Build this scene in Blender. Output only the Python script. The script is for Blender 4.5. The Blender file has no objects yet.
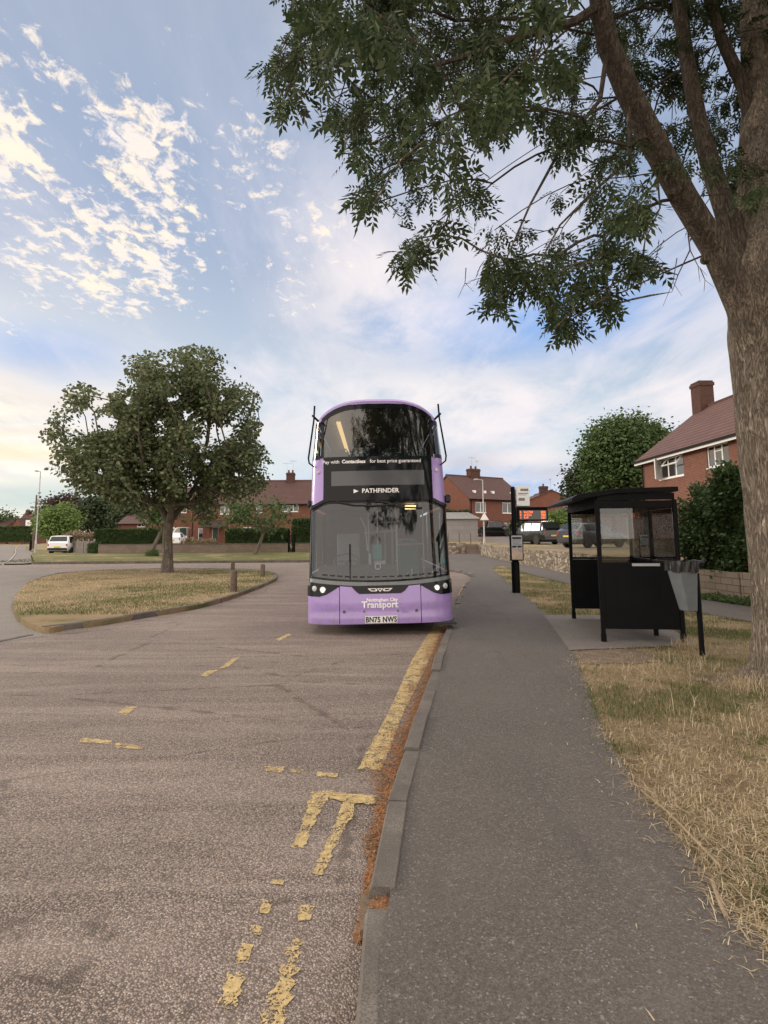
import bpy, bmesh, math, random
import numpy as np
from mathutils import Vector, Matrix
R = math.radians
random.seed(7); RNG = np.random.default_rng(11)
sc = bpy.context.scene
col = sc.collection

# ------------------------------------------------------------ camera
F = 610.0; PITCH = R(7.5); ROLL = R(-0.4); EYE = Vector((0, 0, 1.66)); HOR = 537.0
PPY = HOR - F * math.tan(PITCH)
CR = Matrix.Rotation(math.pi / 2 + PITCH, 3, 'X') @ Matrix.Rotation(ROLL, 3, 'Z')
cd = bpy.data.cameras.new('camera'); cam = bpy.data.objects.new('camera', cd); col.objects.link(cam)
cam.location = EYE; cam.rotation_euler = CR.to_euler()
cd.sensor_width = 36; cd.sensor_fit = 'AUTO'; cd.lens = F / 1024 * 36
cd.shift_y = -(512 - PPY) / 1024
cd.clip_start = 0.05; cd.clip_end = 3000
sc.camera = cam
sc.view_settings.view_transform = 'Standard'; sc.view_settings.look = 'None'
sc.view_settings.exposure = 0.56; sc.view_settings.gamma = 1

def ray(px, py):
    return CR @ Vector(((px - 384) / F, -(py - PPY) / F, -1))
def G(px, py, z=0.0):            # where the line of sight meets the level z
    d = ray(px, py); t = (z - EYE.z) / d.z
    return EYE + d * t
def W(px, py, Y):                # the point at depth Y
    d = ray(px, py); return EYE + d * (Y / d.y)
CRi = CR.inverted()
def proj(p):
    q = CRi @ (Vector(p) - EYE)
    if q.z > -0.05: return None
    return (384 + F * q.x / -q.z, PPY - F * q.y / -q.z)
def projN(P):
    M = np.array(CRi); q = (P - np.array(EYE)) @ M.T
    zz = np.where(q[:, 2] < -0.05, -q[:, 2], np.nan)
    return np.stack([384 + F * q[:, 0] / zz, PPY - F * q[:, 1] / zz], 1)

# ------------------------------------------------------------ world
SUN_EL, SUN_AZ = 9.0, -38.0       # low sun ahead and to the left, behind thin cloud
wd = bpy.data.worlds.new('World'); sc.world = wd; wd.use_nodes = True
def world():
    nt = wd.node_tree; N = nt.nodes; L = nt.links; N.clear()
    out = N.new('ShaderNodeOutputWorld'); bg = N.new('ShaderNodeBackground'); L.new(bg.outputs[0], out.inputs[0])
    def S(v):
        return v
    def M(op, a, b=None, c=None):
        n = N.new('ShaderNodeMath'); n.operation = op
        for i, v in enumerate((a, b, c)):
            if v is None: continue
            if isinstance(v, (int, float)): n.inputs[i].default_value = v
            else: L.new(v, n.inputs[i])
        return n.outputs[0]
    def step(v, a, b):
        n = N.new('ShaderNodeMapRange'); n.interpolation_type = 'SMOOTHSTEP'
        L.new(v, n.inputs[0]); n.inputs[1].default_value = a; n.inputs[2].default_value = b
        return n.outputs[0]
    def mix(f, a, b):
        n = N.new('ShaderNodeMix'); n.data_type = 'RGBA'
        if isinstance(f, (int, float)): n.inputs[0].default_value = f
        else: L.new(f, n.inputs[0])
        for i, v in ((6, a), (7, b)):
            if isinstance(v, tuple): n.inputs[i].default_value = (*v, 1)
            else: L.new(v, n.inputs[i])
        return n.outputs[2]
    def noise(vec, scale, detail=5, rough=.55, dist=0, lac=2):
        n = N.new('ShaderNodeTexNoise'); L.new(vec, n.inputs['Vector'])
        n.inputs['Scale'].default_value = scale; n.inputs['Detail'].default_value = detail
        n.inputs['Roughness'].default_value = rough; n.inputs['Distortion'].default_value = dist; n.inputs['Lacunarity'].default_value = lac
        return n.outputs[0]
    tc = N.new('ShaderNodeTexCoord'); sep = N.new('ShaderNodeSeparateXYZ'); L.new(tc.outputs['Generated'], sep.inputs[0])
    x, y, z = sep.outputs
    az = M('MULTIPLY', M('ARCTAN2', x, y), 57.2958); el = M('MULTIPLY', M('ARCSINE', z), 57.2958)
    zc = M('ADD', M('MAXIMUM', z, 0.0), 0.10)
    cx = M('DIVIDE', x, zc); cy = M('DIVIDE', y, zc)
    cb = N.new('ShaderNodeCombineXYZ'); L.new(cx, cb.inputs[0]); L.new(cy, cb.inputs[1]); plane = cb.outputs[0]
    def mapped(rot, sx, sy, off=(0, 0)):
        m = N.new('ShaderNodeMapping'); L.new(plane, m.inputs[0]); m.inputs['Rotation'].default_value[2] = R(rot)
        m.inputs['Scale'].default_value = (sx, sy, 1); m.inputs['Location'].default_value = (off[0], off[1], 0); return m.outputs[0]
    def blob(a, e, ra, re, soft=1.0):      # smooth bump round a direction of the sky
        d = M('SQRT', M('ADD', M('POWER', M('DIVIDE', M('SUBTRACT', az, a), ra), 2), M('POWER', M('DIVIDE', M('SUBTRACT', el, e), re), 2)))
        return M('SUBTRACT', 1.0, step(d, 1 - soft, 1 + soft * .0 + .0001 if soft == 0 else 1.0))
    def addc(*a):
        r = a[0]
        for b in a[1:]: r = M('MAXIMUM', r, b)
        return r
    sky = N.new('ShaderNodeTexSky'); sky.sky_type = 'NISHITA'; sky.sun_disc = False
    sky.sun_elevation = R(SUN_EL); sky.sun_rotation = R(SUN_AZ); sky.altitude = 50; sky.dust_density = 1.5
    sk = N.new('ShaderNodeVectorMath'); sk.operation = 'SCALE'; L.new(sky.outputs[0], sk.inputs[0]); sk.inputs['Scale'].default_value = 0.085
    # hazy blue base: paler low down
    base = mix(step(el, 0, 30), (.56, .66, .74), (.30, .38, .54))
    base = mix(step(el, 28, 50), base, (.36, .41, .52))
    blue = mix(0.15, base, sk.outputs[0])
    # clearer blue window ahead-right
    bw = addc(blob(14, 20, 24, 7), M('MULTIPLY', blob(6, 4.5, 20, 3.5), .8), M('MULTIPLY', blob(-30, 15, 10, 4), .7), M('MULTIPLY', blob(-27, 3.5, 14, 3.5), .25))
    blue = mix(bw, blue, (.22, .38, .70))
    # thin veil of high cloud
    wob = noise(mapped(20, .7, .9), 1.6, 6, .6, .4)
    v1 = step(noise(mapped(-38, 1.1, .42, (3, 1)), 1.9, 8, .62, .5), .40, .66)
    veilm = M('MULTIPLY', v1, M('SUBTRACT', 1.0, M('MULTIPLY', bw, .45)))
    veilm = M('MULTIPLY', veilm, M('SUBTRACT', 1.0, M('MULTIPLY', blob(-24, 32, 22, 20), .85)))
    c = mix(M('MULTIPLY', veilm, .72), blue, mix(step(el, 20, 42), (.70, .67, .72), (.50, .52, .60)))
    # broad brighter band low in the middle and the right
    vb = M('MULTIPLY', addc(blob(4, 12, 30, 8), blob(0, 22, 16, 12), M('MULTIPLY', blob(26, 12, 14, 6), .8)), step(noise(mapped(-30, .8, .5, (5, 2)), 2.4, 9, .66, .3), .30, .62))
    c = mix(M('MULTIPLY', vb, .78), c, (.84, .76, .74))
    # broken cream altocumulus, upper left
    fine = noise(mapped(-28, 1.0, .72, (1, 4)), 23, 8, .66, .35)
    mid = noise(mapped(-34, 1.25, .55, (2, 7)), 2.6, 5, .6, .5)
    reg = addc(blob(-34, 32, 11, 13), blob(-24, 24.5, 19, 9), M('MULTIPLY', blob(-24, 30, 14, 13), .95), M('MULTIPLY', blob(-20, 39, 9, 12), .66), M('MULTIPLY', blob(-14, 33, 9, 11), .72),
               M('MULTIPLY', blob(-10, 25, 16, 10), .66), M('MULTIPLY', blob(-33, 18, 9, 5), .6))
    am = M('ADD', M('ADD', M('MULTIPLY', fine, 1.0), M('MULTIPLY', mid, .95)), M('MULTIPLY', reg, .34))
    am = M('MULTIPLY', step(am, 1.20, 1.36), step(reg, 0.02, .5))
    shade = step(noise(mapped(-28, 1, .8, (1.05, 4.06)), 9, 6, .6), .35, .65)
    cream = mix(shade, (.92, .79, .63), (.80, .73, .70))
    c = mix(M('MULTIPLY', am, .92), c, cream)
    # warm light low on the left, over the hidden sun
    glow = M('MULTIPLY', blob(-30, 9.5, 26, 7.5), step(noise(mapped(10, .5, 1.4, (8, 8)), 1.5, 7, .6, .3), .28, .62))
    c = mix(M('MULTIPLY', glow, .55), c, (.80, .68, .50))
    gb = M('MULTIPLY', addc(blob(-36, 10.2, 15, 2.8), blob(-22, 8.6, 12, 1.6)), step(noise(mapped(0, .5, .3, (4, 1)), 2.0, 7, .6), .35, .6))
    c = mix(M('MULTIPLY', gb, .85), c, (.40, .43, .50))
    yb = blob(-34, 7.0, 13, 1.1); c = mix(M('MULTIPLY', yb, .6), c, (.85, .68, .40))
    lb = blob(-30, 3.2, 26, 3.6); c = mix(M('MULTIPLY', lb, .9), c, (.50, .58, .56))
    # grey heaped cloud near the horizon
    hn = noise(mapped(0, .45, .30, (2, 2)), 1.7, 8, .6)
    hz = M('MULTIPLY', addc(blob(7, 6.3, 10, 2.8), blob(17, 5, 9, 3), M('MULTIPLY', blob(-6, 7.5, 14, 3), .7)), step(hn, .42, .58))
    c = mix(M('MULTIPLY', hz, .75), c, (.50, .49, .55))
    rim = M('MULTIPLY', addc(blob(10, 4.2, 8, 1.8), blob(14, 7, 6, 1.5)), step(hn, .50, .54)); c = mix(M('MULTIPLY', rim, .45), c, (.92, .80, .74))
    # the unseen rest of the sky, brightened and warmed to light ground and bus
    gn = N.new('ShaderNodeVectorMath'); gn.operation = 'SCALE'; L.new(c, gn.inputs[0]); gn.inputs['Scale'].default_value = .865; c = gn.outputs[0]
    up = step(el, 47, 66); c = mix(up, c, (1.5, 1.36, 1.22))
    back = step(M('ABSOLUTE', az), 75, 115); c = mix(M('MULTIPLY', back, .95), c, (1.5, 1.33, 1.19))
    c = mix(step(el, -0.3, -3), c, (.28, .26, .24))
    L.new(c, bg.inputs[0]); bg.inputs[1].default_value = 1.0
world()
wd.cycles.sampling_method = 'MANUAL'; wd.cycles.sample_map_resolution = 512
sd = bpy.data.lights.new('sun', 'SUN'); sd.energy = 1.5; sd.angle = R(14); sd.color = (1, .86, .68)
so = bpy.data.objects.new('sun', sd); col.objects.link(so)
dv = Vector((math.sin(R(-62)) * math.cos(R(16)), math.cos(R(-62)) * math.cos(R(16)), math.sin(R(16))))
so.rotation_euler = dv.to_track_quat('Z', 'Y').to_euler()
SUN_NOTE = None

# ------------------------------------------------------------ helpers
def link(o, parent=None):
    col.objects.link(o)
    if parent: o.parent = parent
    return o
def tag(o, label=None, cat=None, group=None, kind=None):
    if label: o['label'] = label
    if cat: o['category'] = cat
    if group: o['group'] = group
    if kind: o['kind'] = kind
    return o
def empty(name, loc, rz=0, label=None, cat=None, group=None):
    o = bpy.data.objects.new(name, None); col.objects.link(o); o.location = loc; o.rotation_euler = (0, 0, rz)
    o.empty_display_size = .2
    return tag(o, label, cat, group)
KIDS = {}
def copy_tree(o, parent=None):
    c = o.copy(); col.objects.link(c)
    if parent: c.parent = parent
    for ch in [k for k in bpy.data.objects if k.parent == o]: copy_tree(ch, c)
    return c

class MB:
    def __init__(s): s.v = []; s.f = []; s.m = []; s.cm = 0
    def add(s, vs, fs):
        n = len(s.v); s.v += [tuple(v) for v in vs]
        for f in fs: s.f.append([i + n for i in f]); s.m.append(s.cm)
        return s
    def box(s, a, b, M=None):
        x0, y0, z0 = a; x1, y1, z1 = b
        vs = [(x0, y0, z0), (x1, y0, z0), (x1, y1, z0), (x0, y1, z0), (x0, y0, z1), (x1, y0, z1), (x1, y1, z1), (x0, y1, z1)]
        if M: vs = [M @ Vector(v) for v in vs]
        return s.add(vs, [(0, 3, 2, 1), (4, 5, 6, 7), (0, 1, 5, 4), (1, 2, 6, 5), (2, 3, 7, 6), (3, 0, 4, 7)])
    def quad(s, *p): return s.add(p, [tuple(range(len(p)))])
    def beam(s, p0, p1, w, h=None, up=(0, 0, 1)):        # box bar between two points
        p0 = Vector(p0); p1 = Vector(p1); d = (p1 - p0); L = d.length; d.normalize(); h = h or w
        u = Vector(up)
        if abs(d.dot(u)) > .95: u = Vector((0, 1, 0))
        a = d.cross(u).normalized(); b = a.cross(d)
        vs = []
        for p in (p0, p1):
            for sa, sb in ((-1, -1), (1, -1), (1, 1), (-1, 1)): vs.append(p + a * w / 2 * sa + b * h / 2 * sb)
        return s.add(vs, [(0, 1, 2, 3), (7, 6, 5, 4), (0, 4, 5, 1), (1, 5, 6, 2), (2, 6, 7, 3), (3, 7, 4, 0)])
    def tube(s, pts, r, n=8, caps=True):
        pts = [Vector(p) for p in pts]; k = len(pts)
        rs = r if isinstance(r, (list, tuple)) else [r] * k
        vs = []; a = None
        for i, p in enumerate(pts):
            d = (pts[min(i + 1, k - 1)] - pts[max(i - 1, 0)]).normalized()
            if a is None: a = d.orthogonal().normalized()
            a = (a - d * a.dot(d)).normalized(); b = d.cross(a)
            for j in range(n):
                t = 2 * math.pi * j / n; vs.append(p + (a * math.cos(t) + b * math.sin(t)) * rs[i])
        fs = [(i * n + j, i * n + (j + 1) % n, (i + 1) * n + (j + 1) % n, (i + 1) * n + j) for i in range(k - 1) for j in range(n)]
        if caps: fs += [tuple(range(n))[::-1], tuple((k - 1) * n + j for j in range(n))]
        return s.add(vs, fs)
    def grid(s, fn, us, vs_):
        P = [fn(u, v) for v in vs_ for u in us]; n = len(us)
        return s.add(P, [(j * n + i, j * n + i + 1, (j + 1) * n + i + 1, (j + 1) * n + i) for j in range(len(vs_) - 1) for i in range(n - 1)])
    def prism(s, poly, d0, d1, axis='y'):      # polygon in the two other axes
        n = len(poly)
        if axis == 'y': f = lambda p, d: (p[0], d, p[1])
        elif axis == 'x': f = lambda p, d: (d, p[0], p[1])
        else: f = lambda p, d: (p[0], p[1], d)
        vs = [f(p, d0) for p in poly] + [f(p, d1) for p in poly]
        return s.add(vs, [tuple(range(n)), tuple(range(2 * n - 1, n - 1, -1))] + [(i, i + n, (i + 1) % n + n, (i + 1) % n) for i in range(n)])
    def lathe(s, prof, n=20, c=(0, 0, 0), axis='z'):
        vs = []
        for r, h in prof:
            for j in range(n):
                t = 2 * math.pi * j / n
                if axis == 'z': vs.append((c[0] + r * math.cos(t), c[1] + r * math.sin(t), c[2] + h))
                elif axis == 'x': vs.append((c[0] + h, c[1] + r * math.cos(t), c[2] + r * math.sin(t)))
                else: vs.append((c[0] + r * math.cos(t), c[1] + h, c[2] + r * math.sin(t)))
        k = len(prof)
        fs = [(i * n + j, i * n + (j + 1) % n, (i + 1) * n + (j + 1) % n, (i + 1) * n + j) for i in range(k - 1) for j in range(n)]
        return s.add(vs, fs + [tuple(range(n))[::-1], tuple((k - 1) * n + j for j in range(n))])
    def build(s, name, mat, parent=None, smooth=False, loc=None, rz=0, bevel=0, fixn=True, split=False):
        if split:
            p = list(range(len(s.v)))
            def find(i):
                while p[i] != i: p[i] = p[p[i]]; i = p[i]
                return i
            for f in s.f:
                for i in f[1:]: p[find(i)] = find(f[0])
            grp = {}
            for f in s.f: grp.setdefault(find(f[0]), []).append(f)
            out = None
            for k, fs in grp.items():
                m = MB(); ids = sorted({i for f in fs for i in f}); mp = {i: j for j, i in enumerate(ids)}; m.add([s.v[i] for i in ids], [[mp[i] for i in f] for f in fs])
                out = m.build(name, mat, parent, smooth, loc, rz, bevel, fixn)
            return out
        me = bpy.data.meshes.new(name); me.from_pydata(s.v, [], s.f)
        for m in (mat if isinstance(mat, (list, tuple)) else [mat]): me.materials.append(m)
        if isinstance(mat, (list, tuple)): me.polygons.foreach_set('material_index', s.m)
        if fixn:
            bm = bmesh.new(); bm.from_mesh(me); bmesh.ops.recalc_face_normals(bm, faces=bm.faces); bm.to_mesh(me); bm.free()
        boxuv(me)
        if smooth: me.polygons.foreach_set('use_smooth', [True] * len(me.polygons)); me.update()
        o = bpy.data.objects.new(name, me); link(o, parent)
        if loc is not None: o.location = loc
        o.rotation_euler.z = rz
        if bevel:
            b = o.modifiers.new('b', 'BEVEL'); b.width = bevel; b.segments = 2; b.limit_method = 'ANGLE'; b.angle_limit = R(40)
        if smooth:
            try:
                me.set_sharp_from_angle(angle=R(38))
            except Exception: pass
        return o
def boxuv(me):
    uv = me.uv_layers.new(name='UVMap'); V = me.vertices; data = np.zeros(len(me.loops) * 2)
    for p in me.polygons:
        n = p.normal
        if abs(n.z) > .93: t = Vector((1, 0, 0)); b = Vector((0, 1, 0))
        else:
            t = Vector((-n.y, n.x, 0)).normalized(); b = n.cross(t)
            if b.z < 0: b = -b
        for li in p.loop_indices:
            c = V[me.loops[li].vertex_index].co; data[2 * li] = c.dot(t); data[2 * li + 1] = c.dot(b)
    uv.data.foreach_set('uv', data)
def npmesh(name, V, Fa, mat, parent=None, smooth=False):       # numpy vertices (n,3), faces (m,k)
    me = bpy.data.meshes.new(name); k = Fa.shape[1]
    me.vertices.add(len(V)); me.vertices.foreach_set('co', V.astype(np.float32).ravel())
    me.loops.add(Fa.size); me.loops.foreach_set('vertex_index', Fa.astype(np.int32).ravel())
    me.polygons.add(len(Fa)); me.polygons.foreach_set('loop_start', np.arange(0, Fa.size, k, dtype=np.int32))
    me.polygons.foreach_set('loop_total', np.full(len(Fa), k, dtype=np.int32))
    me.update(calc_edges=True); me.materials.append(mat)
    if smooth: me.polygons.foreach_set('use_smooth', [True] * len(Fa))
    o = bpy.data.objects.new(name, me); return link(o, parent)

# ------------------------------------------------------------ materials
class NT:
    def __init__(s, name):
        s.m = bpy.data.materials.new(name); s.m.use_nodes = True; s.t = s.m.node_tree; s.N = s.t.nodes; s.L = s.t.links
        s.p = s.N['Principled BSDF']; s.tc = s.N.new('ShaderNodeTexCoord'); s.out = s.N['Material Output']
    def co(s, kind='Object', scale=(1, 1, 1), rot=0):
        m = s.N.new('ShaderNodeMapping'); s.L.new(s.tc.outputs[kind], m.inputs[0]); m.inputs['Scale'].default_value = scale; m.inputs['Rotation'].default_value[2] = rot
        return m.outputs[0]
    def set(s, i, v):
        if hasattr(v, 'links') or hasattr(v, 'is_linked'): s.L.new(v, i)
        elif isinstance(v, tuple) and len(v) == 3 and i.type == 'RGBA': i.default_value = (*v, 1)
        else: i.default_value = v
    def noise(s, vec, scale, detail=4, rough=.55, dist=0, o=0):
        n = s.N.new('ShaderNodeTexNoise'); s.L.new(vec, n.inputs['Vector']); n.inputs['Scale'].default_value = scale
        n.inputs['Detail'].default_value = detail; n.inputs['Roughness'].default_value = rough; n.inputs['Distortion'].default_value = dist
        return n.outputs[o]
    def vor(s, vec, scale, feat='F1', out='Distance', rnd=1):
        n = s.N.new('ShaderNodeTexVoronoi'); s.L.new(vec, n.inputs['Vector']); n.inputs['Scale'].default_value = scale; n.feature = feat
        n.inputs['Randomness'].default_value = rnd
        return n.outputs[out]
    def ramp(s, v, *stops):
        n = s.N.new('ShaderNodeValToRGB'); s.L.new(v, n.inputs[0]); e = n.color_ramp.elements
        while len(e) < len(stops): e.new(.5)
        for k, (p, c) in enumerate(stops): e[k].position = p; e[k].color = (*c, 1) if isinstance(c, tuple) else (c, c, c, 1)
        return n.outputs[0]
    def mix(s, f, a, b, bt='MIX'):
        n = s.N.new('ShaderNodeMix'); n.data_type = 'RGBA'; n.blend_type = bt
        s.set(n.inputs[0], f); s.set(n.inputs[6], a); s.set(n.inputs[7], b); return n.outputs[2]
    def math(s, op, a, b=0.0):
        n = s.N.new('ShaderNodeMath'); n.operation = op; s.set(n.inputs[0], a); s.set(n.inputs[1], b); return n.outputs[0]
    def rng(s, v, a, b, c=0., d=1., smooth=False):
        n = s.N.new('ShaderNodeMapRange'); s.L.new(v, n.inputs[0])
        if smooth: n.interpolation_type = 'SMOOTHSTEP'
        for i, q in enumerate((a, b, c, d)): n.inputs[i + 1].default_value = q
        return n.outputs[0]
    def bump(s, h, strength=.3, dist=.01):
        n = s.N.new('ShaderNodeBump'); s.L.new(h, n.inputs['Height']); n.inputs['Strength'].default_value = strength; n.inputs['Distance'].default_value = dist
        s.L.new(n.outputs[0], s.p.inputs['Normal']); return n
    def col(s, c): s.set(s.p.inputs['Base Color'], c); return s
    def rough(s, v): s.set(s.p.inputs['Roughness'], v); return s
    def spec(s, v): s.p.inputs['Specular IOR Level'].default_value = v; return s
def mix3(a, k): return tuple(min(1, c * k) for c in a)
def plain(name, c, rough=.5, var=.15, scale=6, metal=0, bump=0, bscale=60, spec=.5, coat=0):
    n = NT(name); v = n.noise(n.co(), scale, 5, .6)
    n.col(n.ramp(v, (.3, mix3(c, 1 - var)), (.7, mix3(c, 1 + var)))); n.p.inputs['Metallic'].default_value = metal
    n.rough(n.rng(n.noise(n.co(), scale * 3, 3), .3, .7, max(0, rough - .08), min(1, rough + .08))); n.spec(spec)
    n.p.inputs['Coat Weight'].default_value = coat; n.p.inputs['Coat Roughness'].default_value = .06
    if bump: n.bump(n.noise(n.co(), bscale, 4), bump, .004)
    return n.m
def glass(name, tint, rough=0.0, ior=1.5, gain=1.6):
    n = NT(name); N = n.N; L = n.L; N.remove(n.p)
    tr = N.new('ShaderNodeBsdfTransparent'); tr.inputs[0].default_value = (*tint, 1)
    gl = N.new('ShaderNodeBsdfGlossy'); gl.inputs['Roughness'].default_value = rough
    fr = N.new('ShaderNodeFresnel'); fr.inputs[0].default_value = ior
    mx = N.new('ShaderNodeMixShader'); mu = N.new('ShaderNodeMath'); mu.operation = 'MULTIPLY'; mu.inputs[1].default_value = gain; mu.use_clamp = True
    L.new(fr.outputs[0], mu.inputs[0]); L.new(mu.outputs[0], mx.inputs[0]); L.new(tr.outputs[0], mx.inputs[1]); L.new(gl.outputs[0], mx.inputs[2]); L.new(mx.outputs[0], n.out.inputs[0])
    return n.m
def leafmat(name, c1, c2, c3, scale=.5, trans=.25, rough=.62):
    n = NT(name); co = n.co(); big = n.noise(co, scale, 3); g = n.N.new('ShaderNodeNewGeometry')
    c = n.mix(n.rng(big, .35, .65), c1, c2); c = n.mix(n.rng(g.outputs['Random Per Island'], .55, 1.0), c, c3)
    n.col(c).rough(rough).spec(.22)
    if trans:
        t = n.N.new('ShaderNodeBsdfTranslucent'); n.set(t.inputs[0], c); mx = n.N.new('ShaderNodeMixShader'); mx.inputs[0].default_value = trans
        n.L.new(n.p.outputs[0], mx.inputs[1]); n.L.new(t.outputs[0], mx.inputs[2]); n.L.new(mx.outputs[0], n.out.inputs[0])
    return n.m
def emit(name, c, s):
    n = NT(name); n.col((0, 0, 0)); n.p.inputs['Emission Color'].default_value = (*c, 1); n.p.inputs['Emission Strength'].default_value = s; return n.m
MT = {}
def materials():
    # worn surface-dressed carriageway
    n = NT('chip_road'); co = n.co()
    cr = n.vor(co, 105, out='Color'); sp = n.N.new('ShaderNodeSeparateColor'); n.L.new(cr, sp.inputs[0])
    ds = n.vor(co, 105, out='Distance')
    c = n.ramp(sp.outputs[0], (0, (.17, .132, .112)), (.4, (.34, .266, .226)), (.82, (.47, .375, .32)), (.97, (.68, .58, .50)))
    c = n.mix(n.rng(ds, .35, .75), c, (.06, .048, .041))
    trk = n.noise(n.co(scale=(.20, 1.25, 1), rot=R(-24)), 1.5, 6, .62, 1.1)
    c = n.mix(n.rng(trk, .36, .70, 0, .5, True), c, n.mix(.6, c, (.44, .365, .32)))
    c = n.mix(n.rng(n.noise(co, .35, 4), .4, .65, 0, .3), c, (.13, .11, .10))
    fine = n.noise(co, 420, 2); c = n.mix(n.rng(fine, .3, .7, 0, .35), c, (.12, .10, .085))
    ck = n.vor(n.co(scale=(.5, 1, 1)), .55, 'DISTANCE_TO_EDGE'); ckn = n.math('ADD', ck, n.math('MULTIPLY', n.noise(co, 3, 6, .7), .10)); c = n.mix(n.rng(ckn, .047, .056, .55, 0), c, (.07, .055, .045))
    oil = n.noise(n.co(scale=(1, .6, 1)), .75, 6, .7); c = n.mix(n.rng(oil, .60, .72, 0, .35, True), c, (.10, .08, .068))
    n.col(c).rough(.85).spec(.3)
    hh = n.math('MULTIPLY', n.rng(ds, 0, .7, 1, 0), n.rng(trk, .40, .66, 1, .6, True)); n.bump(hh, 1.0, .009); MT['road'] = n.m
    # dark footway
    def tarmac(name, k, speck=.24):
        n = NT(name); co = n.co()
        v = n.vor(co, 130, out='Color'); sp = n.N.new('ShaderNodeSeparateColor'); n.L.new(v, sp.inputs[0])
        c = n.ramp(sp.outputs[0], (0, mix3((.058, .051, .045), k)), (.6, mix3((.098, .087, .077), k)), (.955, mix3((.135, .121, .108), k)), (.975, (speck, speck * .95, speck * .9)))
        c = n.mix(n.rng(n.noise(co, .9, 6, .65), .4, .7, 0, .45), c, mix3((.125, .111, .098), k))
        c = n.mix(n.rng(n.noise(n.co(scale=(3, .5, 1)), .8, 4, .7), .52, .7, 0, .35), c, mix3((.055, .05, .049), k))
        pa = n.vor(n.co(scale=(.6, .22, 1), rot=.08), .8, out='Color'); sp2 = n.N.new('ShaderNodeSeparateColor'); n.L.new(pa, sp2.inputs[0]); c = n.mix(n.rng(sp2.outputs[0], 0, 1, 0, .22), c, mix3((.06, .05, .045), k))
        ck = n.vor(n.co(scale=(.9, .45, 1)), .5, 'DISTANCE_TO_EDGE'); ckn = n.math('ADD', ck, n.math('MULTIPLY', n.noise(co, 2.5, 6, .7), .10)); c = n.mix(n.rng(ckn, .030, .033, .35, 0), c, (.04, .034, .03))
        c = n.mix(n.rng(n.noise(co, 1.7, 7, .75), .56, .74, 0, .3), c, mix3((.19, .165, .14), k))
        n.col(c).rough(.8).spec(.3); n.bump(n.vor(co, 130), .7, .004); return n.m
    MT['path'] = tarmac('footway', 1.12); MT['side'] = tarmac('side_tarmac', 1.95); MT['patch'] = tarmac('patched', 1.9)
    n = NT('kerb_stone'); co = n.co(); v = n.noise(co, 2.2, 7, .7)
    c = n.ramp(v, (.3, (.085, .072, .060)), (.52, (.145, .125, .107)), (.72, (.26, .23, .20)))
    g = n.N.new('ShaderNodeNewGeometry'); c = n.mix(n.rng(g.outputs['Random Per Island'], 0, 1, 0, .5), c, (.125, .112, .098))
    c = n.mix(n.rng(n.noise(co, 140, 3), .45, .62, 0, .75), c, (.06, .052, .045)); c = n.mix(n.rng(n.noise(co, 6, 7, .75), .5, .62, 0, .6), c, (.075, .064, .053)); n.col(c).rough(.9); n.bump(n.noise(co, 90, 5, .7), .5, .004); MT['kerb'] = n.m
    MT['kerb_dark'] = plain('dark_kerb_stone', (.11, .095, .085), .9, .3, 3, bump=.5)  # darker kerb stone, also used for the garden wall copings
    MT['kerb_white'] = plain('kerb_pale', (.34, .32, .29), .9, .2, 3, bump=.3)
    # yellow paint, worn through
    n = NT('yellow_paint'); co = n.co(); w = n.noise(co, 9, 6, .75); s2 = n.noise(co, 95, 3, .6)
    a = n.math('ADD', n.math('MULTIPLY', w, .55), n.math('MULTIPLY', s2, .5))
    c = n.ramp(n.noise(co, 40, 4), (.3, (.34, .245, .105)), (.7, (.56, .42, .20))); n.col(c).rough(.75); n.bump(n.vor(co, 75), .5, .004)
    n.L.new(n.rng(a, .475, .51), n.p.inputs['Alpha']); MT['yellow'] = n.m
    n = NT('white_paint'); co = n.co(); a = n.noise(co, 14, 6, .7); n.col((.62, .61, .57)).rough(.75); n.L.new(n.rng(a, .36, .42), n.p.inputs['Alpha']); MT['white_line'] = n.m
    # turf soil under the blades
    def turf(name, dry):
        n = NT(name); co = n.co(); b = n.noise(co, .55, 6, .65); f = n.noise(co, 26, 6, .75); f2 = n.noise(n.co(scale=(1, 2.5, 1), rot=.5), 60, 4, .7)
        green = n.ramp(f, (.3, (.085, .092, .036)), (.7, (.18, .18, .075))); straw = n.ramp(f2, (.3, (.20, .145, .085)), (.7, (.44, .33, .19)))
        c = n.mix(n.rng(b, .62 - dry * .5, .82 - dry * .45, 0, .95, True), green, straw)
        c = n.mix(n.rng(n.noise(co, 3.2, 5, .7), .58, .72, 0, .6), c, (.13, .092, .058)); n.col(c).rough(.95).spec(.15)
        n.bump(n.math('ADD', f, f2), .9, .03); return n.m
    MT['turf'] = turf('turf_dry', .55); MT['turf_g'] = turf('turf_green', .30); MT['turf_far'] = turf('turf_straw', .62)
    n = NT('soil'); co = n.co(); n.col(n.ramp(n.noise(co, 8, 6, .7), (.3, (.09, .066, .046)), (.7, (.24, .175, .12)))).rough(.95); n.bump(n.noise(co, 40, 5, .7), .8, .02); MT['soil'] = n.m
    def brick(name, a, b, mortar, sx=.225, sy=.075, var=.5, ms=.010, bump=.6, noisec=None):
        n = NT(name); uv = n.co('UV'); t = n.N.new('ShaderNodeTexBrick'); n.L.new(uv, t.inputs['Vector'])
        t.inputs['Color1'].default_value = (*a, 1); t.inputs['Color2'].default_value = (*b, 1); t.inputs['Mortar'].default_value = (*mortar, 1)
        t.inputs['Scale'].default_value = 1; t.inputs['Brick Width'].default_value = sx; t.inputs['Row Height'].default_value = sy
        t.inputs['Mortar Size'].default_value = ms; t.inputs['Bias'].default_value = -.1; t.inputs['Mortar Smooth'].default_value = .3
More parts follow.
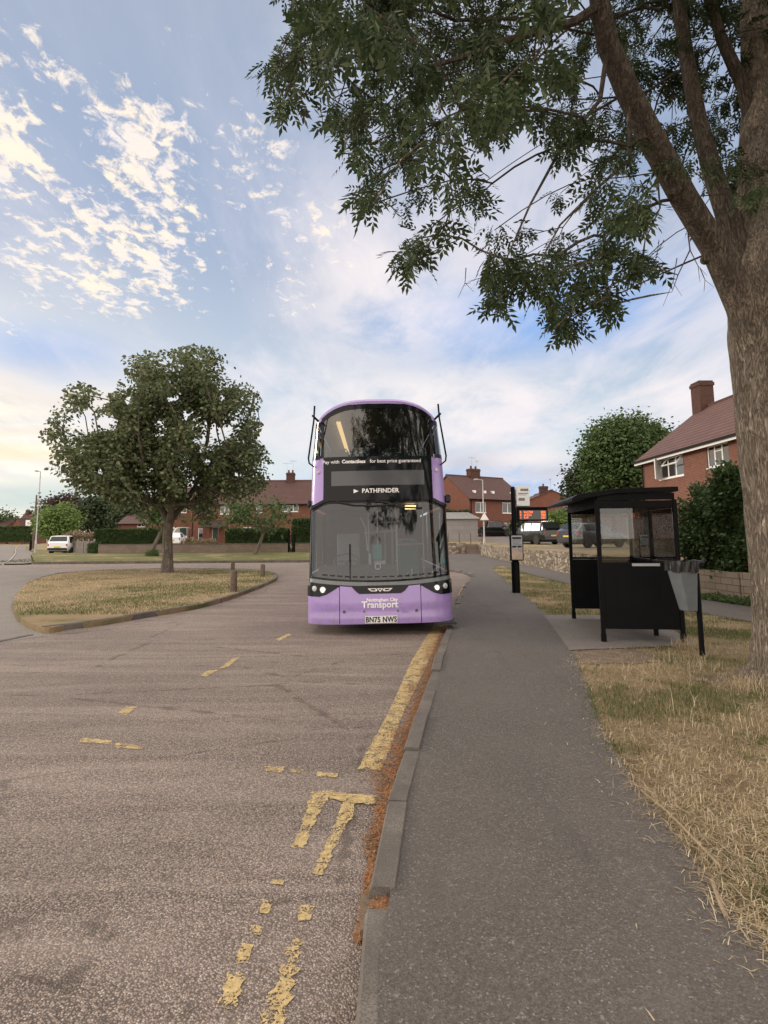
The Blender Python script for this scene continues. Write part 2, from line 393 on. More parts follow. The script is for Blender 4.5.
        c = n.mix(n.rng(n.noise(uv, 1.3, 6, .7), .3, .75, 0, var), t.outputs['Color'], noisec or mix3(a, .6))
        c = n.mix(n.rng(n.noise(uv, 22, 4, .7), .45, .7, 0, .35), c, mix3(b, 1.35))
        n.col(c).rough(.9).spec(.2)
        h = n.math('ADD', n.math('MULTIPLY', t.outputs['Fac'], -1.0), n.math('MULTIPLY', n.noise(uv, 60, 4, .7), .5)); n.bump(h, bump, .012); return n.m
    MT['brick'] = brick('red_brick', (.21, .085, .057), (.14, .056, .040), (.26, .19, .15))
    MT['brick_far'] = brick('red_brick_terrace', (.20, .078, .052), (.145, .055, .040), (.20, .13, .10))
    MT['brick_dark'] = brick('chimney_brick', (.095, .040, .030), (.060, .028, .023), (.13, .10, .085))
    n = NT('rubble_stone'); uv = n.co('UV', (1, 1.7, 1)); wv = n.N.new('ShaderNodeVectorMath'); wv.operation = 'ADD'; nz = n.N.new('ShaderNodeTexNoise'); n.L.new(uv, nz.inputs['Vector']); nz.inputs['Scale'].default_value = 5; sv = n.N.new('ShaderNodeVectorMath'); sv.operation = 'SCALE'; sv.inputs['Scale'].default_value = .12; n.L.new(nz.outputs['Color'], sv.inputs[0]); n.L.new(uv, wv.inputs[0]); n.L.new(sv.outputs[0], wv.inputs[1]); uv2 = wv.outputs[0]
    cc = n.vor(uv2, 3.6, out='Color'); sp_ = n.N.new('ShaderNodeSeparateColor'); n.L.new(cc, sp_.inputs[0]); ed = n.vor(uv2, 3.6, 'DISTANCE_TO_EDGE')
    c = n.ramp(sp_.outputs[0], (0, (.16, .125, .09)), (.35, (.30, .245, .18)), (.7, (.46, .39, .30)), (1, (.60, .53, .43))); c = n.mix(n.rng(n.noise(uv, 9, 6, .75), .35, .65, 0, .6), c, (.17, .14, .105)); c = n.mix(n.rng(ed, 0, .07, .85, 0), c, (.07, .055, .04))
    n.col(c).rough(.95); n.bump(n.math('ADD', n.rng(ed, 0, .12), n.math('MULTIPLY', n.noise(uv, 20, 5, .7), .5)), 1.0, .05); MT['wall_stone'] = n.m
    MT['wall_block'] = brick('block_wall', (.36, .29, .21), (.26, .205, .15), (.17, .135, .10), .44, .16, .45, .012, .9)
    MT['wall_low'] = brick('low_wall', (.22, .175, .14), (.16, .125, .10), (.12, .10, .08), .44, .22, .5, .01, .5)
    MT['shed'] = brick('concrete_panel', (.27, .26, .26), (.23, .22, .225), (.15, .145, .145), 1.1, .42, .4, .012, .4, (.16, .155, .155))
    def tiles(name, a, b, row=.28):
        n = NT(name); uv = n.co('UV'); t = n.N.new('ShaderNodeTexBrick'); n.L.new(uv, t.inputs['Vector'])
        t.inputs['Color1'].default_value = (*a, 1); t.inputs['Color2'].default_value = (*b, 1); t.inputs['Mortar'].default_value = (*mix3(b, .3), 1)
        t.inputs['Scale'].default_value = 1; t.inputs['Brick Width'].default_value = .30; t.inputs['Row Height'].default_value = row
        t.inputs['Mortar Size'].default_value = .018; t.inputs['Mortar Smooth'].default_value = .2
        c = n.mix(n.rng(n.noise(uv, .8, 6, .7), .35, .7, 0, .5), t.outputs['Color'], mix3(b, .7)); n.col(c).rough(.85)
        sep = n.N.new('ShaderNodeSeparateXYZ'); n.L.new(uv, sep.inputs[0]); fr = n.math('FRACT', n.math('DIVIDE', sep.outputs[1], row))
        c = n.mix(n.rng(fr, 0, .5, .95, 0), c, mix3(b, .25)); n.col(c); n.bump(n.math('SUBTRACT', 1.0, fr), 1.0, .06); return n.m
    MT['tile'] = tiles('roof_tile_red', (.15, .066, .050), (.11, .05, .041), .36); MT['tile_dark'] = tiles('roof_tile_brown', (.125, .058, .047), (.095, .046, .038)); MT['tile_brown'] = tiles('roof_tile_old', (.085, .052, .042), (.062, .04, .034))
    MT['upvc'] = plain('white_upvc', (.78, .78, .77), .35, .04); MT['pane'] = glass('window_glass', (.25, .28, .30), 0, 1.5, 2.6)
    MT['room'] = plain('dark_room', (.035, .035, .038), .9, .3, 2); MT['curtain'] = plain('net_curtain', (.55, .56, .57), .9, .15, 5)
    MT['black'] = plain('black_powder_coat', (.0035, .004, .005), .5, .25, 4, bump=.12, bscale=300, spec=.12)
    MT['steel'] = plain('galvanised', (.34, .35, .35), .5, .15, 9, metal=.6); MT['grey_paint'] = plain('grey_paint', (.36, .37, .38), .5, .1, 4)
    MT['perspex'] = glass('scratched_perspex', (.88, .90, .90), .0, 1.45)
    MT['bin_grey'] = plain('bin_grey_plastic', (.125, .14, .15), .55, .12, 7); MT['bag'] = plain('black_bin_bag', (.010, .0105, .011), .35, .3, 9, bump=.8, bscale=35)
    MT['wood'] = plain('weathered_wood', (.115, .085, .062), .9, .35, 12, bump=.8, bscale=40)
    MT['fence'] = plain('silvered_fence', (.23, .205, .19), .9, .25, 4, bump=.5)
    MT['rubber'] = plain('rubber', (.018, .018, .018), .8, .2, 10); MT['alloy'] = plain('alloy', (.42, .43, .44), .3, .1, 8, metal=.8)
    MT['orange'] = emit('led_orange', (1, .17, .05), 1.3); MT['strip'] = emit('ceiling_lamp', (1, .62, .25), 2.2)
    MT['lamp_on'] = emit('headlamp_lit', (1, .98, .9), 1.3)
    # bus
    n = NT('lilac_coachwork'); co = n.co(); c = n.ramp(n.noise(co, 1.2, 4), (.3, (.325, .22, .53)), (.7, (.37, .255, .575)))
    sep = n.N.new('ShaderNodeSeparateXYZ'); n.L.new(co, sep.inputs[0])
    dirt = n.math('MULTIPLY', n.rng(n.noise(co, 7, 6, .7), .40, .72), n.rng(sep.outputs[2], .15, .75, .65, .06)); c = n.mix(dirt, c, (.22, .18, .19))
    n.col(c).rough(n.rng(n.noise(co, 9, 4), .3, .7, .26, .42)); n.p.inputs['Coat Weight'].default_value = .6; n.p.inputs['Coat Roughness'].default_value = .08; MT['lilac'] = n.m
    n = NT('gloss_black'); n.col((.008, .009, .011)).rough(n.rng(n.noise(n.co(), 4, 4), .3, .7, .03, .10)); n.spec(.20); n.bump(n.noise(n.co(), 2.0, 2), .03, .02); MT['gblack'] = n.m
    n = NT('destination_screen'); n.col((.05, .053, .058)).rough(.16).spec(.6); MT['screen'] = n.m
    MT['ws'] = glass('windscreen_glass', (.64, .71, .73), 0.0, 1.45, 2.1); MT['ws_up'] = glass('tinted_glass', (.24, .27, .28), 0.01, 1.7); MT['sideglass'] = glass('side_glass', (.35, .40, .40), 0.0, 1.5)
    MT['scuttle'] = plain('scuttle_grey', (.14, .155, .155), .25, .1, 5); MT['int_dark'] = plain('interior_dark', (.085, .09, .10), .7, .2, 3); MT['int_grey'] = plain('interior_grey', (.30, .31, .34), .6, .12, 3)
    MT['int_light'] = plain('interior_light', (.34, .34, .35), .6, .08, 3); MT['teal'] = plain('teal_moquette', (.06, .24, .24), .8, .15, 30); MT['rail'] = plain('handrail', (.40, .41, .42), .35, .08, 5)
    MT['letter'] = plain('white_lettering', (.80, .80, .80), .5, .03); MT['plate'] = plain('plate_white', (.74, .74, .72), .5, .05)
    MT['ink'] = plain('plate_ink', (.012, .012, .014), .6, .05); MT['lens'] = plain('lamp_lens', (.55, .56, .56), .12, .05)
    # bark
    def bark(name, a, b, sc=1.0, st=1.0, low=None):
        n = NT(name); w = n.noise(n.co(), 3.0 * sc, 4, .6)
        r1 = n.noise(n.co(scale=(1, 1, .13)), 30 * sc, 9, .68, 1.2); r2 = n.noise(n.co(scale=(1, 1, .30)), 13 * sc, 6, .6, 1.5); f = n.noise(n.co(scale=(1, 1, .5)), 120 * sc, 4, .7)
        rd = n.math('ABSOLUTE', n.math('SUBTRACT', r1, .5)); rd = n.rng(rd, 0, .11); rd2 = n.rng(n.math('ABSOLUTE', n.math('SUBTRACT', r2, .5)), 0, .10)
        h = n.math('ADD', n.math('ADD', n.math('MULTIPLY', rd, .55), n.math('MULTIPLY', rd2, .45)), n.math('MULTIPLY', f, .35))
        c = n.mix(n.rng(h, .35, 1.15), a, b)
        if low:
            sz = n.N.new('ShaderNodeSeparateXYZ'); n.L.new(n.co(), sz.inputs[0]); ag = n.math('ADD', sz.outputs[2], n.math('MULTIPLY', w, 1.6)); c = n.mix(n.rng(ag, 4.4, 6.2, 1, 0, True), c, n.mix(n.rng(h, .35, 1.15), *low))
        c = n.mix(n.rng(w, .45, .7, 0, .4), c, mix3(b, .7))
        c = n.mix(n.rng(n.noise(n.co(), 7, 5, .7), .60, .72, 0, .3), c, (.13, .13, .08)); n.col(c).rough(.95).spec(.15); n.bump(h, st, .025); return n.m
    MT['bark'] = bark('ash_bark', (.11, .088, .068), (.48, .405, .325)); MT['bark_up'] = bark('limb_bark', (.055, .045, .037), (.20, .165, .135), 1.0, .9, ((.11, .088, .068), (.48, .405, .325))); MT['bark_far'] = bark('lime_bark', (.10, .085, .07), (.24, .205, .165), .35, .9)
    MT['leaf_ash'] = leafmat('ash_leaf', (.030, .050, .020), (.048, .074, .028), (.10, .125, .06), 1.2, .25)
    MT['leaf_lime'] = leafmat('lime_leaf', (.062, .085, .036), (.095, .118, .05), (.22, .24, .13), .35, .3)
    MT['leaf_dark'] = leafmat('evergreen_leaf', (.032, .048, .022), (.045, .065, .028), (.06, .08, .035), .3, .2)
    MT['leaf_mid'] = leafmat('green_leaf', (.055, .095, .03), (.075, .12, .038), (.11, .15, .06), .4, .25)
    MT['leaf_bright'] = leafmat('light_leaf', (.12, .19, .05), (.15, .22, .06), (.20, .27, .09), .5, .3)
    MT['leaf_copper'] = leafmat('copper_leaf', (.055, .035, .035), (.075, .045, .042), (.09, .06, .05), .4, .2)
    MT['leaf_hedge'] = leafmat('hedge_leaf', (.035, .062, .02), (.05, .085, .028), (.08, .115, .04), .8, .2)
    MT['leaf_laurel'] = leafmat('laurel_leaf', (.032, .060, .018), (.045, .080, .026), (.085, .12, .045), 1.0, .2, .4)
    MT['flower'] = leafmat('hydrangea_leaf', (.14, .12, .06), (.20, .15, .09), (.42, .32, .25), 2, .2)
    MT['g_straw'] = leafmat('straw_blade', (.46, .36, .22), (.28, .21, .125), (.70, .60, .42), 1.5, .2, .8)
    MT['g_green'] = leafmat('green_blade', (.10, .125, .035), (.07, .095, .03), (.20, .19, .08), 1.2, .3, .7)
    MT['litter'] = leafmat('orange_litter', (.36, .16, .07), (.20, .11, .06), (.42, .26, .14), 6, .1, .9)
    MT['twig'] = plain('dead_twig', (.26, .20, .13), .9, .2, 20)
    MT['yellow_pl'] = plain('yellow_plate', (.65, .50, .05), .5, .05); MT['red_lens'] = plain('tail_lamp', (.35, .02, .02), .2, .1); MT['chrome'] = plain('trim_chrome', (.5, .5, .5), .2, .05, metal=1)
materials()
MT['grey_ink'] = plain('print_grey', (.16, .17, .19), .6, .1); MT['map'] = plain('printed_map', (.42, .33, .27), .5, .35, 9); MT['poster'] = plain('poster_paper', (.36, .39, .41), .4, .15, 5); MT['camper_glass'] = plain('green_glass', (.04, .09, .085), .1, .2, 2)
MT['door_green'] = plain('dark_green_door', (.012, .035, .028), .4, .1)
# ------------------------------------------------------------ ground, roads, verges
KZ = 0.085                      # footway and verge level above the carriageway
def sm(a, b, x): t = min(1, max(0, (x - a) / (b - a))); return t * t * (3 - 2 * t)
def zt(x, y): return .30 * sm(38, 56, y) + .48 * sm(54, 72, y) * sm(-.36, -.26, x / max(y, 1))
def zg(x, y): return zt(x, y)
def tri_fill(poly, z, name, mat, kind='structure', thick=0, sub=0, terr=False, label=None):
    from mathutils.geometry import tessellate_polygon
    bm = bmesh.new(); poly = [p for i, p in enumerate(poly) if abs(p[0] - poly[i - 1][0]) + abs(p[1] - poly[i - 1][1]) > 1e-5]; vs = [bm.verts.new((p[0], p[1], 0)) for p in poly]
    for t3 in tessellate_polygon([[Vector((p[0], p[1], 0)) for p in poly]]):
        try: f = bm.faces.new([vs[i] for i in t3])
        except ValueError: continue
        f.normal_update()
        if f.normal.z < 0: f.normal_flip()
    if sub:
        y = 38.0
        while y < 76:
            bmesh.ops.bisect_plane(bm, geom=bm.verts[:] + bm.edges[:] + bm.faces[:], plane_co=(0, y, 0), plane_no=(0, 1, 0)); y += 2.5
    for v in bm.verts: v.co.z = z + (zt(v.co.x, v.co.y) if terr else 0)
    if thick:
        r = bmesh.ops.extrude_face_region(bm, geom=bm.faces[:])
        for e in r['geom']:
            if isinstance(e, bmesh.types.BMVert): e.co.z -= thick
        bmesh.ops.recalc_face_normals(bm, faces=bm.faces)
    me = bpy.data.meshes.new(name); bm.to_mesh(me); bm.free(); me.materials.append(mat); boxuv(me)
    me.polygons.foreach_set('use_smooth', [False] * len(me.polygons))
    o = link(bpy.data.objects.new(name, me)); tag(o, kind=kind); return o
def g2(px, py, z=0): p = G(px, py, z); return (p.x, p.y)
def smooth_poly(pts, n=6, closed=False):
    out = []; k = len(pts); rngk = range(k if closed else k - 1)
    for i in rngk:
        p0 = pts[(i - 1) % k] if closed or i > 0 else pts[i]; p1 = pts[i]; p2 = pts[(i + 1) % k]; p3 = pts[(i + 2) % k] if closed or i + 2 < k else pts[min(i + 1, k - 1)]
        for j in range(n):
            t = j / n
            out.append(tuple(.5 * ((2 * p1[a]) + (-p0[a] + p2[a]) * t + (2 * p0[a] - 5 * p1[a] + 4 * p2[a] - p3[a]) * t * t + (-p0[a] + 3 * p1[a] - 3 * p2[a] + p3[a]) * t ** 3) for a in range(2)))
    if not closed: out.append(tuple(pts[-1]))
    return out
def inpoly(x, y, poly):
    c = False; j = len(poly) - 1
    for i in range(len(poly)):
        if (poly[i][1] > y) != (poly[j][1] > y) and x < (poly[j][0] - poly[i][0]) * (y - poly[i][1]) / (poly[j][1] - poly[i][1]) + poly[i][0]: c = not c
        j = i
    return c
def inpolyN(X, Y, poly):
    c = np.zeros(len(X), bool); j = len(poly) - 1
    for i in range(len(poly)):
        yi, yj, xi, xj = poly[i][1], poly[j][1], poly[i][0], poly[j][0]
        if yi != yj: c ^= ((yi > Y) != (yj > Y)) & (X < (xj - xi) * (Y - yi) / (yj - yi) + xi)
        j = i
    return c

# base sheet to the horizon
mb = MB(); xs = [-1500, -400, -150, -80] + list(range(-60, 61, 6)) + [80, 150, 400, 1500]; ys = [-300, -60, -20] + list(range(-4, 100, 4)) + [120, 160, 300, 600, 1600]
mb.grid(lambda x, y: (x, y, zt(x, y) - .05), xs, ys); o = mb.build('ground', MT['turf_far'], smooth=True, fixn=False); tag(o, kind='structure')

# kerb line (road side), metres, from the photograph's vanishing geometry
kerb_road = [(-.16, -3), (-.11, .8)] + [g2(*p) for p in [(346, 1024), (366, 912), (384, 818), (403, 760), (424, 700), (440, 649), (451, 618), (457, 603), (463.5, 588)]]
kerb_road += [(3.35, 24.0), (3.55, 26.6), (3.25, 29.0), (2.0, 30.8), (0, 31.7), (-3, 32.4)]
kerb_road = smooth_poly(kerb_road, 8)
verge_edge = [g2(*p) for p in [(-30, 564), (40, 564.5), (200, 563), (305, 563), (380, 563)]]
YV = verge_edge[2][1]
# carriageway: one sheet covering forecourt and turning circle
road_poly = [(-70, -6), (kerb_road[0][0] + .06, -6)] + [(a_ + .06, b_ - (.0 if b_ < 28 else -.06)) for a_, b_ in kerb_road] + [(-3, 33), (-3, YV - .6), (-70, YV - .6)]
tri_fill(road_poly, 0.0, 'road', MT['road'])
# dark side road and its footway, left
sr = [g2(*p) for p in [(-60, 650), (0, 643), (46, 636), (18, 624), (11, 606), (22, 589), (60, 571), (10, 567), (-60, 567)]]
tri_fill(sr, 0.004, 'side_road', MT['side'])
KX0 = W(7, 562, YV).x
rd2 = [(-60, YV - 2.5), (KX0, YV - 2.5), (KX0, YV)] + [(W(14, 550, 58).x, 58), (W(16, 541, 100).x, 100), (W(12, 541, 170).x, 170), (W(-20, 541, 170).x, 190), (W(-60, 541, 100).x, 100), (-75, 60)]
tri_fill(rd2, .008, 'far_road', MT['side'], sub=8, terr=True)
# pale kerb line of that far road
mb = MB()
kl = smooth_poly([(W(3, 562, YV - 1).x, YV - 1), (W(9, 556, 44).x, 44), (W(14, 552, 52).x, 52), (W(16, 549, 62).x, 62), (W(16, 546, 78).x, 78), (W(17, 543, 100).x, 100), (W(20, 541, 150).x, 150)], 6)
for a, b in zip(kl, kl[1:]): mb.beam((a[0], a[1], zt(*a) + .03), (b[0], b[1], zt(*b) + .02), .12, .12)
tag(mb.build('far_kerb', MT['kerb_white']), kind='structure')
fp = [(a_[0] + .1, a_[1]) for a_ in kl] + [(W(21, 541, 130).x, 130), (W(27, 541, 130).x, 130), (W(27, 545, 80).x, 80), (W(34, 548, 62).x, 62), (W(31, 552, 52).x, 52), (W(32, 562, YV).x, YV), (W(32, 562, YV).x, YV - 1)]
tri_fill(fp, .06, 'far_footway', MT['side'], sub=6, terr=True)

# island
isl_px = [(44, 633), (70, 629.5), (100, 626), (140, 619), (170, 614), (200, 608.5), (225, 601.5), (250, 592.5), (268, 585), (277, 580), (275, 575.5), (262, 572.5), (235, 571), (165, 570.5), (110, 572), (62, 575), (36, 581), (24, 589), (15, 600), (14, 612), (22, 624)]
isl = smooth_poly([g2(*p) for p in isl_px], 5, True)
def island_top(x, y): return KZ
tri_fill(isl, .10, 'island_verge', MT['turf'], thick=.25)
def kerb_run(pts, name, mat, w=.125, h=.22, top=.10, stone=.915, gap=.012, side=1, jitter=.006, terr=False):
    """kerb stones along a line; the line is the road face, stones extend to `side`"""
    mb = MB(); seg = []; acc = 0
    P = [Vector((p[0], p[1], 0)) for p in pts]; L = [0]
    for a, b in zip(P, P[1:]): L.append(L[-1] + (b - a).length)
    def at(s):
        s = min(max(s, 0), L[-1])
        for i in range(len(P) - 1):
            if s <= L[i + 1]: t = (s - L[i]) / max(1e-6, L[i + 1] - L[i]); return P[i].lerp(P[i + 1], t)
        return P[-1]
    s = 0; rnd = random.Random(5)
    while s < L[-1] - .2:
        a = at(s + gap); b = at(min(s + stone - gap, L[-1])); d = (b - a).normalized(); n = Vector((d.y, -d.x, 0)) * side
        dz = rnd.uniform(-jitter, jitter); dn = rnd.uniform(-jitter, jitter); tz = rnd.uniform(-jitter, jitter)
        a += n * dn; b += n * (dn + rnd.uniform(-jitter, jitter)); r = .014; z0 = zt(a.x, a.y) if terr else 0
        prof = [(0, top - h), (0.006, top - r * 1.6), (.006 + r, top), (w - .004, top), (w, top - .01), (w, top - h)]
        vs = [a + n * q + Vector((0, 0, z + dz + z0)) for q, z in prof] + [b + n * q + Vector((0, 0, z + dz + tz + z0)) for q, z in prof]; k = len(prof)
        mb.add(vs, [tuple(range(k)), tuple(range(2 * k - 1, k - 1, -1))] + [(i, i + k, (i + 1) % k + k, (i + 1) % k) for i in range(k)])
        s += stone
    o = mb.build(name, mat); tag(o, kind='structure'); return o
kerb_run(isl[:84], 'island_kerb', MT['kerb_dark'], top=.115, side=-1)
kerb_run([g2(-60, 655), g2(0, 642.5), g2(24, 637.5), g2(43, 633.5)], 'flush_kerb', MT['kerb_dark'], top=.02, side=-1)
kj = G(366, 912); ks = min(range(len(kerb_road)), key=lambda i: (kerb_road[i][0] - kj.x) ** 2 + (kerb_road[i][1] - kj.y) ** 2)
kerb_run([(kj.x, kj.y)] + [p for p in kerb_road[ks:] if p[1] > kj.y + .02], 'kerb', MT['kerb'], top=.095, side=1, jitter=.012, gap=.016)
kerb_run([(kj.x - .012, kj.y - .10)] + [p for p in reversed(kerb_road[:ks + 1]) if p[1] < kj.y - .12], 'kerb', MT['kerb'], top=.075, side=-1, jitter=.012, gap=.016)
mb = MB(); mb.box((kj.x - .02, kj.y - .2, -.02), (kj.x + .16, kj.y + .05, .045)); tag(mb.build('kerb_gap_soil', MT['soil']), kind='structure')
# far verge kerb
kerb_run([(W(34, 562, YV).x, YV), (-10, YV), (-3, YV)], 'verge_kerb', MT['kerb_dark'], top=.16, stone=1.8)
# far verge
vg = [g2(33, 563)] + [(g2(34, 563)[0], YV + .1), (4.2, YV + .1)] + [(4.2, 44), (3.5, 50), (3.5, 53.8), (-22, 53.8), (W(98, 556, 53).x, 53.8), (W(88, 552, 60).x, 62), (W(40, 552, 62).x, 66), (W(34, 552, 52).x, 52)]
vg = [(W(34, 562, YV).x, YV + .1), (-3, YV + .1), (-3, 53.8), (W(97, 556, 53.8).x, 53.8), (W(96, 550, 64).x, 64), (W(27, 548, 80).x, 80), (W(34, 548, 62).x, 62), (W(31, 552, 52).x, 52)]
tri_fill(vg, .115, 'far_verge', MT['turf_g'], sub=4, terr=True)
# main footway with the widened tarmac beyond
path_r = [(1.75, -3), (1.62, 1.2)] + [g2(px, py, KZ) for px, py in [(765, 940), (725, 900), (683, 840), (640, 790), (612, 745), (596, 712), (587, 685), (577, 662), (568, 643), (558, 628), (549, 617), (536, 605), (523, 595), (511, 585), (502.5, 577), (497, 573), (491, 570)]]
path_r = smooth_poly(path_r, 4)
k_in = [(p[0], p[1]) for p in kerb_road]
path_poly = [(k_in[0][0] + .11, -3.5), (1.75, -3.5)] + path_r + [(6.3, 34), (7.6, 36), (7.6, 49.5), (2, 50), (-3, 50), (-3, 33.2)] + [(x + (.11 if y < 28 else 0), y + (0 if y < 28 else .1)) for x, y in reversed(k_in)]
tri_fill(path_poly, KZ, 'footway', MT['path'], sub=6, terr=True)
pp = [g2(px, py, KZ) for px, py in [(457, 604), (520, 605), (500, 586), (478, 577), (470, 580)]]
# verge on the right
vr = path_r[0:1] + path_r[1:] + [(6.3, 34), (6.0, 24), (6.15, 16), (6.5, 12), (7.3, 8.5), (30, 3), (30, -3)]
tri_fill(vr, KZ - .012, 'right_verge', MT['turf'], sub=6)
# second footway by the stone wall
p2 = [(6.3, 34), (6.0, 24), (6.15, 16), (6.5, 12), (7.3, 8.5), (30, 3), (30, 5.5), (9.6, 11.0), (8.1, 13.8), (7.8, 20), (7.7, 36), (7.6, 36)]
tri_fill(p2, KZ, 'wall_footway', MT['path'])
# shelter pad
SH0 = G(604, 641.7, KZ); SH1 = G(574, 618.6, KZ)
dS = Vector((SH1.x - SH0.x, SH1.y - SH0.y, 0)); SHL = dS.length; dS.normalize(); nS = Vector((dS.y, -dS.x, 0))   # nS points right, away from the path
a = SH0 - dS * .75 - nS * .62; b = SH1 + dS * .5 - nS * .5
pad = [(a.x, a.y), (b.x, b.y), (b.x + nS.x * 2.0, b.y + nS.y * 2.0), (a.x + nS.x * 1.9 + dS.x * .55, a.y + nS.y * 1.9 + dS.y * .55)]
tri_fill(pad, KZ + .004, 'shelter_pad', MT['patch'])
# bare soil beside the pad and round the tree
def soilpatch(cx, cy, rx, ry, name, z):
    pts = []
    for i in range(28):
        t = i / 28 * 2 * math.pi; k = 1 + .22 * math.sin(3 * t + cx) + .12 * math.sin(7 * t); pts.append((cx + rx * k * math.cos(t), cy + ry * k * math.sin(t)))
    tri_fill(pts, z, name, MT['soil'])
c_ = G(590, 655, KZ); soilpatch(c_.x + .35, c_.y + .1, .62, .75, 'bare_soil', KZ - .006)
soilpatch(4.6, 6.9, 1.0, .9, 'bare_soil', KZ - .004)
# raised plots behind the walls
def zp(x, y): return .93 + .75 * sm(46, 74, y)
mb = MB(); mb.grid(lambda x, y: (x, y, zp(x, y)), [8.35, 10, 14, 20, 30, 60, 150], [14.5, 20, 26, 32, 40, 50.5]); mb.grid(lambda x, y: (x, y, zp(x, y) - .005), [1.6, 8.36, 14, 30, 60, 150], [50.4, 54, 58, 62, 66, 70, 75, 90, 150]); tag(mb.build('raised_terrain', MT['turf_far'], fixn=False), kind='structure')
mb = MB(); mb.grid(lambda x, y: (x, y, zp(x, y) + .008), [9.6, 14, 30, 60], [33, 40, 46, 50, 54, 58, 62, 66, 70, 74]); tag(mb.build('parking_area', MT['side'], fixn=False), kind='structure')
# terrace gardens on the left
mb = MB(); mb.grid(lambda x, y: (x, y, zt(x, y) + .02 + .30 * sm(54.2, 57, y)), [W(96, 550, 54).x, -14, -7, 1], [54.3, 56, 60, 66, 72, 90]); tag(mb.build('gardens', MT['turf_g'], fixn=False), kind='structure')

# painted marks (worn yellow bay lines and bus-stop lettering)
def mark(pxpoly, name='road_marking', mat='yellow', z=.005, rag=.010):
    pts = [g2(*p) for p in pxpoly]; out = []; rnd = random.Random(int(pxpoly[0][0] * 7))
    for i in range(len(pts)):
        a = Vector(pts[i]); b = Vector(pts[(i + 1) % len(pts)]); L = (b - a).length; n = max(1, int(L / .022)); d = (b - a).normalized() if L else a; q = Vector((-d.y, d.x))
        for j in range(n):
            k = rnd.uniform(-rag, rag) if j else 0; p = a.lerp(b, j / n) + q * k; out.append((p.x, p.y))
    return tri_fill(out, z, name, MT[mat])
mark([(357, 770), (381, 771), (404, 712), (424, 672), (437, 642), (446, 622), (436, 622), (422, 644), (410, 664), (398, 692), (382, 725)])
mark([(312, 792), (334, 791), (318, 815), (304, 849), (291, 848), (301, 826)]); mark([(331, 793), (375, 797), (376, 806), (352, 804), (330, 800)], rag=.01, z=.009)
mark([(345, 797), (357, 798), (352, 818), (341, 836), (322, 876), (312, 874), (320, 857), (333, 830)])
mark([(292, 941), (303, 942), (296, 975), (284, 1024), (281, 1040), (258, 1040), (264, 1010), (277, 985), (285, 958)], rag=.016)
for q in [[(264, 767), (284, 767), (283, 773), (266, 772)], [(289, 770), (304, 770), (303, 774), (291, 773)], [(316, 772), (338, 774), (336, 778), (317, 777)], [(272, 880), (284, 881), (283, 886), (272, 885)],
          [(262, 900), (273, 902), (270, 916), (260, 914)], [(300, 906), (315, 907), (310, 921), (298, 922)], [(251, 926), (262, 928), (260, 936), (250, 935)], [(241, 944), (254, 946), (248, 964), (236, 965)],
          [(227, 973), (244, 976), (237, 1008), (220, 1008), (222, 990)], [(78, 738), (112, 741), (111, 745), (80, 743)], [(115, 743), (143, 747), (142, 750), (116, 748)],
          [(118, 713), (126, 707), (139, 707), (125, 716)], [(199, 676), (208, 671), (219, 670), (206, 677)], [(219, 669), (232, 659), (240, 657), (229, 667)], [(275, 640), (288, 634), (292, 635), (279, 641)]]:
    mark(q, rag=.006 if abs(q[0][0] - q[1][0]) < 16 else .012)
mark([(455, 612), (460, 612), (468, 590), (464, 584), (458, 594)])

# blades, litter and fallen twigs
def blades(name, P, hgt, wid, lean, mat, curve=.5, kind='stuff', label=None):
    n = len(P); az = RNG.uniform(0, 2 * np.pi, n); h = hgt * RNG.uniform(.4, 1.3, n); w = wid * RNG.uniform(.6, 1.3, n)
    ln = lean * RNG.uniform(.2, 1.4, n); d = np.stack([np.cos(az), np.sin(az), np.zeros(n)], 1); s = np.stack([-np.sin(az), np.cos(az), np.zeros(n)], 1)
    up = np.array([0, 0, 1.0]); a1 = np.where(lean > 1.4, RNG.uniform(1.2, 1.52, n), ln * .5); a2 = np.where(lean > 1.4, RNG.uniform(1.45, 1.65, n), np.minimum(ln * (1 + curve), 1.65))
    m = P + (d * np.sin(a1)[:, None] + up * np.cos(a1)[:, None]) * (h * .5)[:, None]
    t = m + (d * np.sin(a2)[:, None] + up * np.cos(a2)[:, None]) * (h * .5)[:, None]; t[:, 2] = np.maximum(t[:, 2], P[:, 2] + .003)
    w = w[:, None]
    V = np.stack([P - s * w / 2, P + s * w / 2, m - s * w * .4, m + s * w * .4, t], 1).reshape(-1, 3)
    b = np.arange(n)[:, None] * 5
    Fa = np.concatenate([b + [0, 1, 3], b + [0, 3, 2], b + [2, 3, 4]]); return npmesh(name, V, Fa, mat)
def scatter(poly, n, z, yr, dens=None):
    xs = [p[0] for p in poly]; X = RNG.uniform(min(xs), max(xs), n); u = RNG.uniform(0, 1, n); y0, y1 = yr
    Y = y0 * (y1 / y0) ** u                              # nearer ground gets more
    ok = inpolyN(X, Y, poly); P = np.stack([X, Y, np.full(n, z)], 1)[ok]
    if dens is not None: P = P[RNG.uniform(0, 1, len(P)) < dens(P)]
    return P
def fbm(P, s, seed=0):
    a = np.zeros(len(P)); r = np.random.default_rng(seed)
    for k in range(4):
        f = s * 2 ** k; ph = r.uniform(0, 6.28, 6); th = r.uniform(0, 6.28)
        a += (np.sin((P[:, 0] * np.cos(th) + P[:, 1] * np.sin(th)) * f + ph[0]) * np.sin((-P[:, 0] * np.sin(th) + P[:, 1] * np.cos(th)) * f * 1.3 + ph[1] + 1.5 * np.sin(P[:, 0] * f * .7 + ph[2]))) / 1.5 ** k
    return a
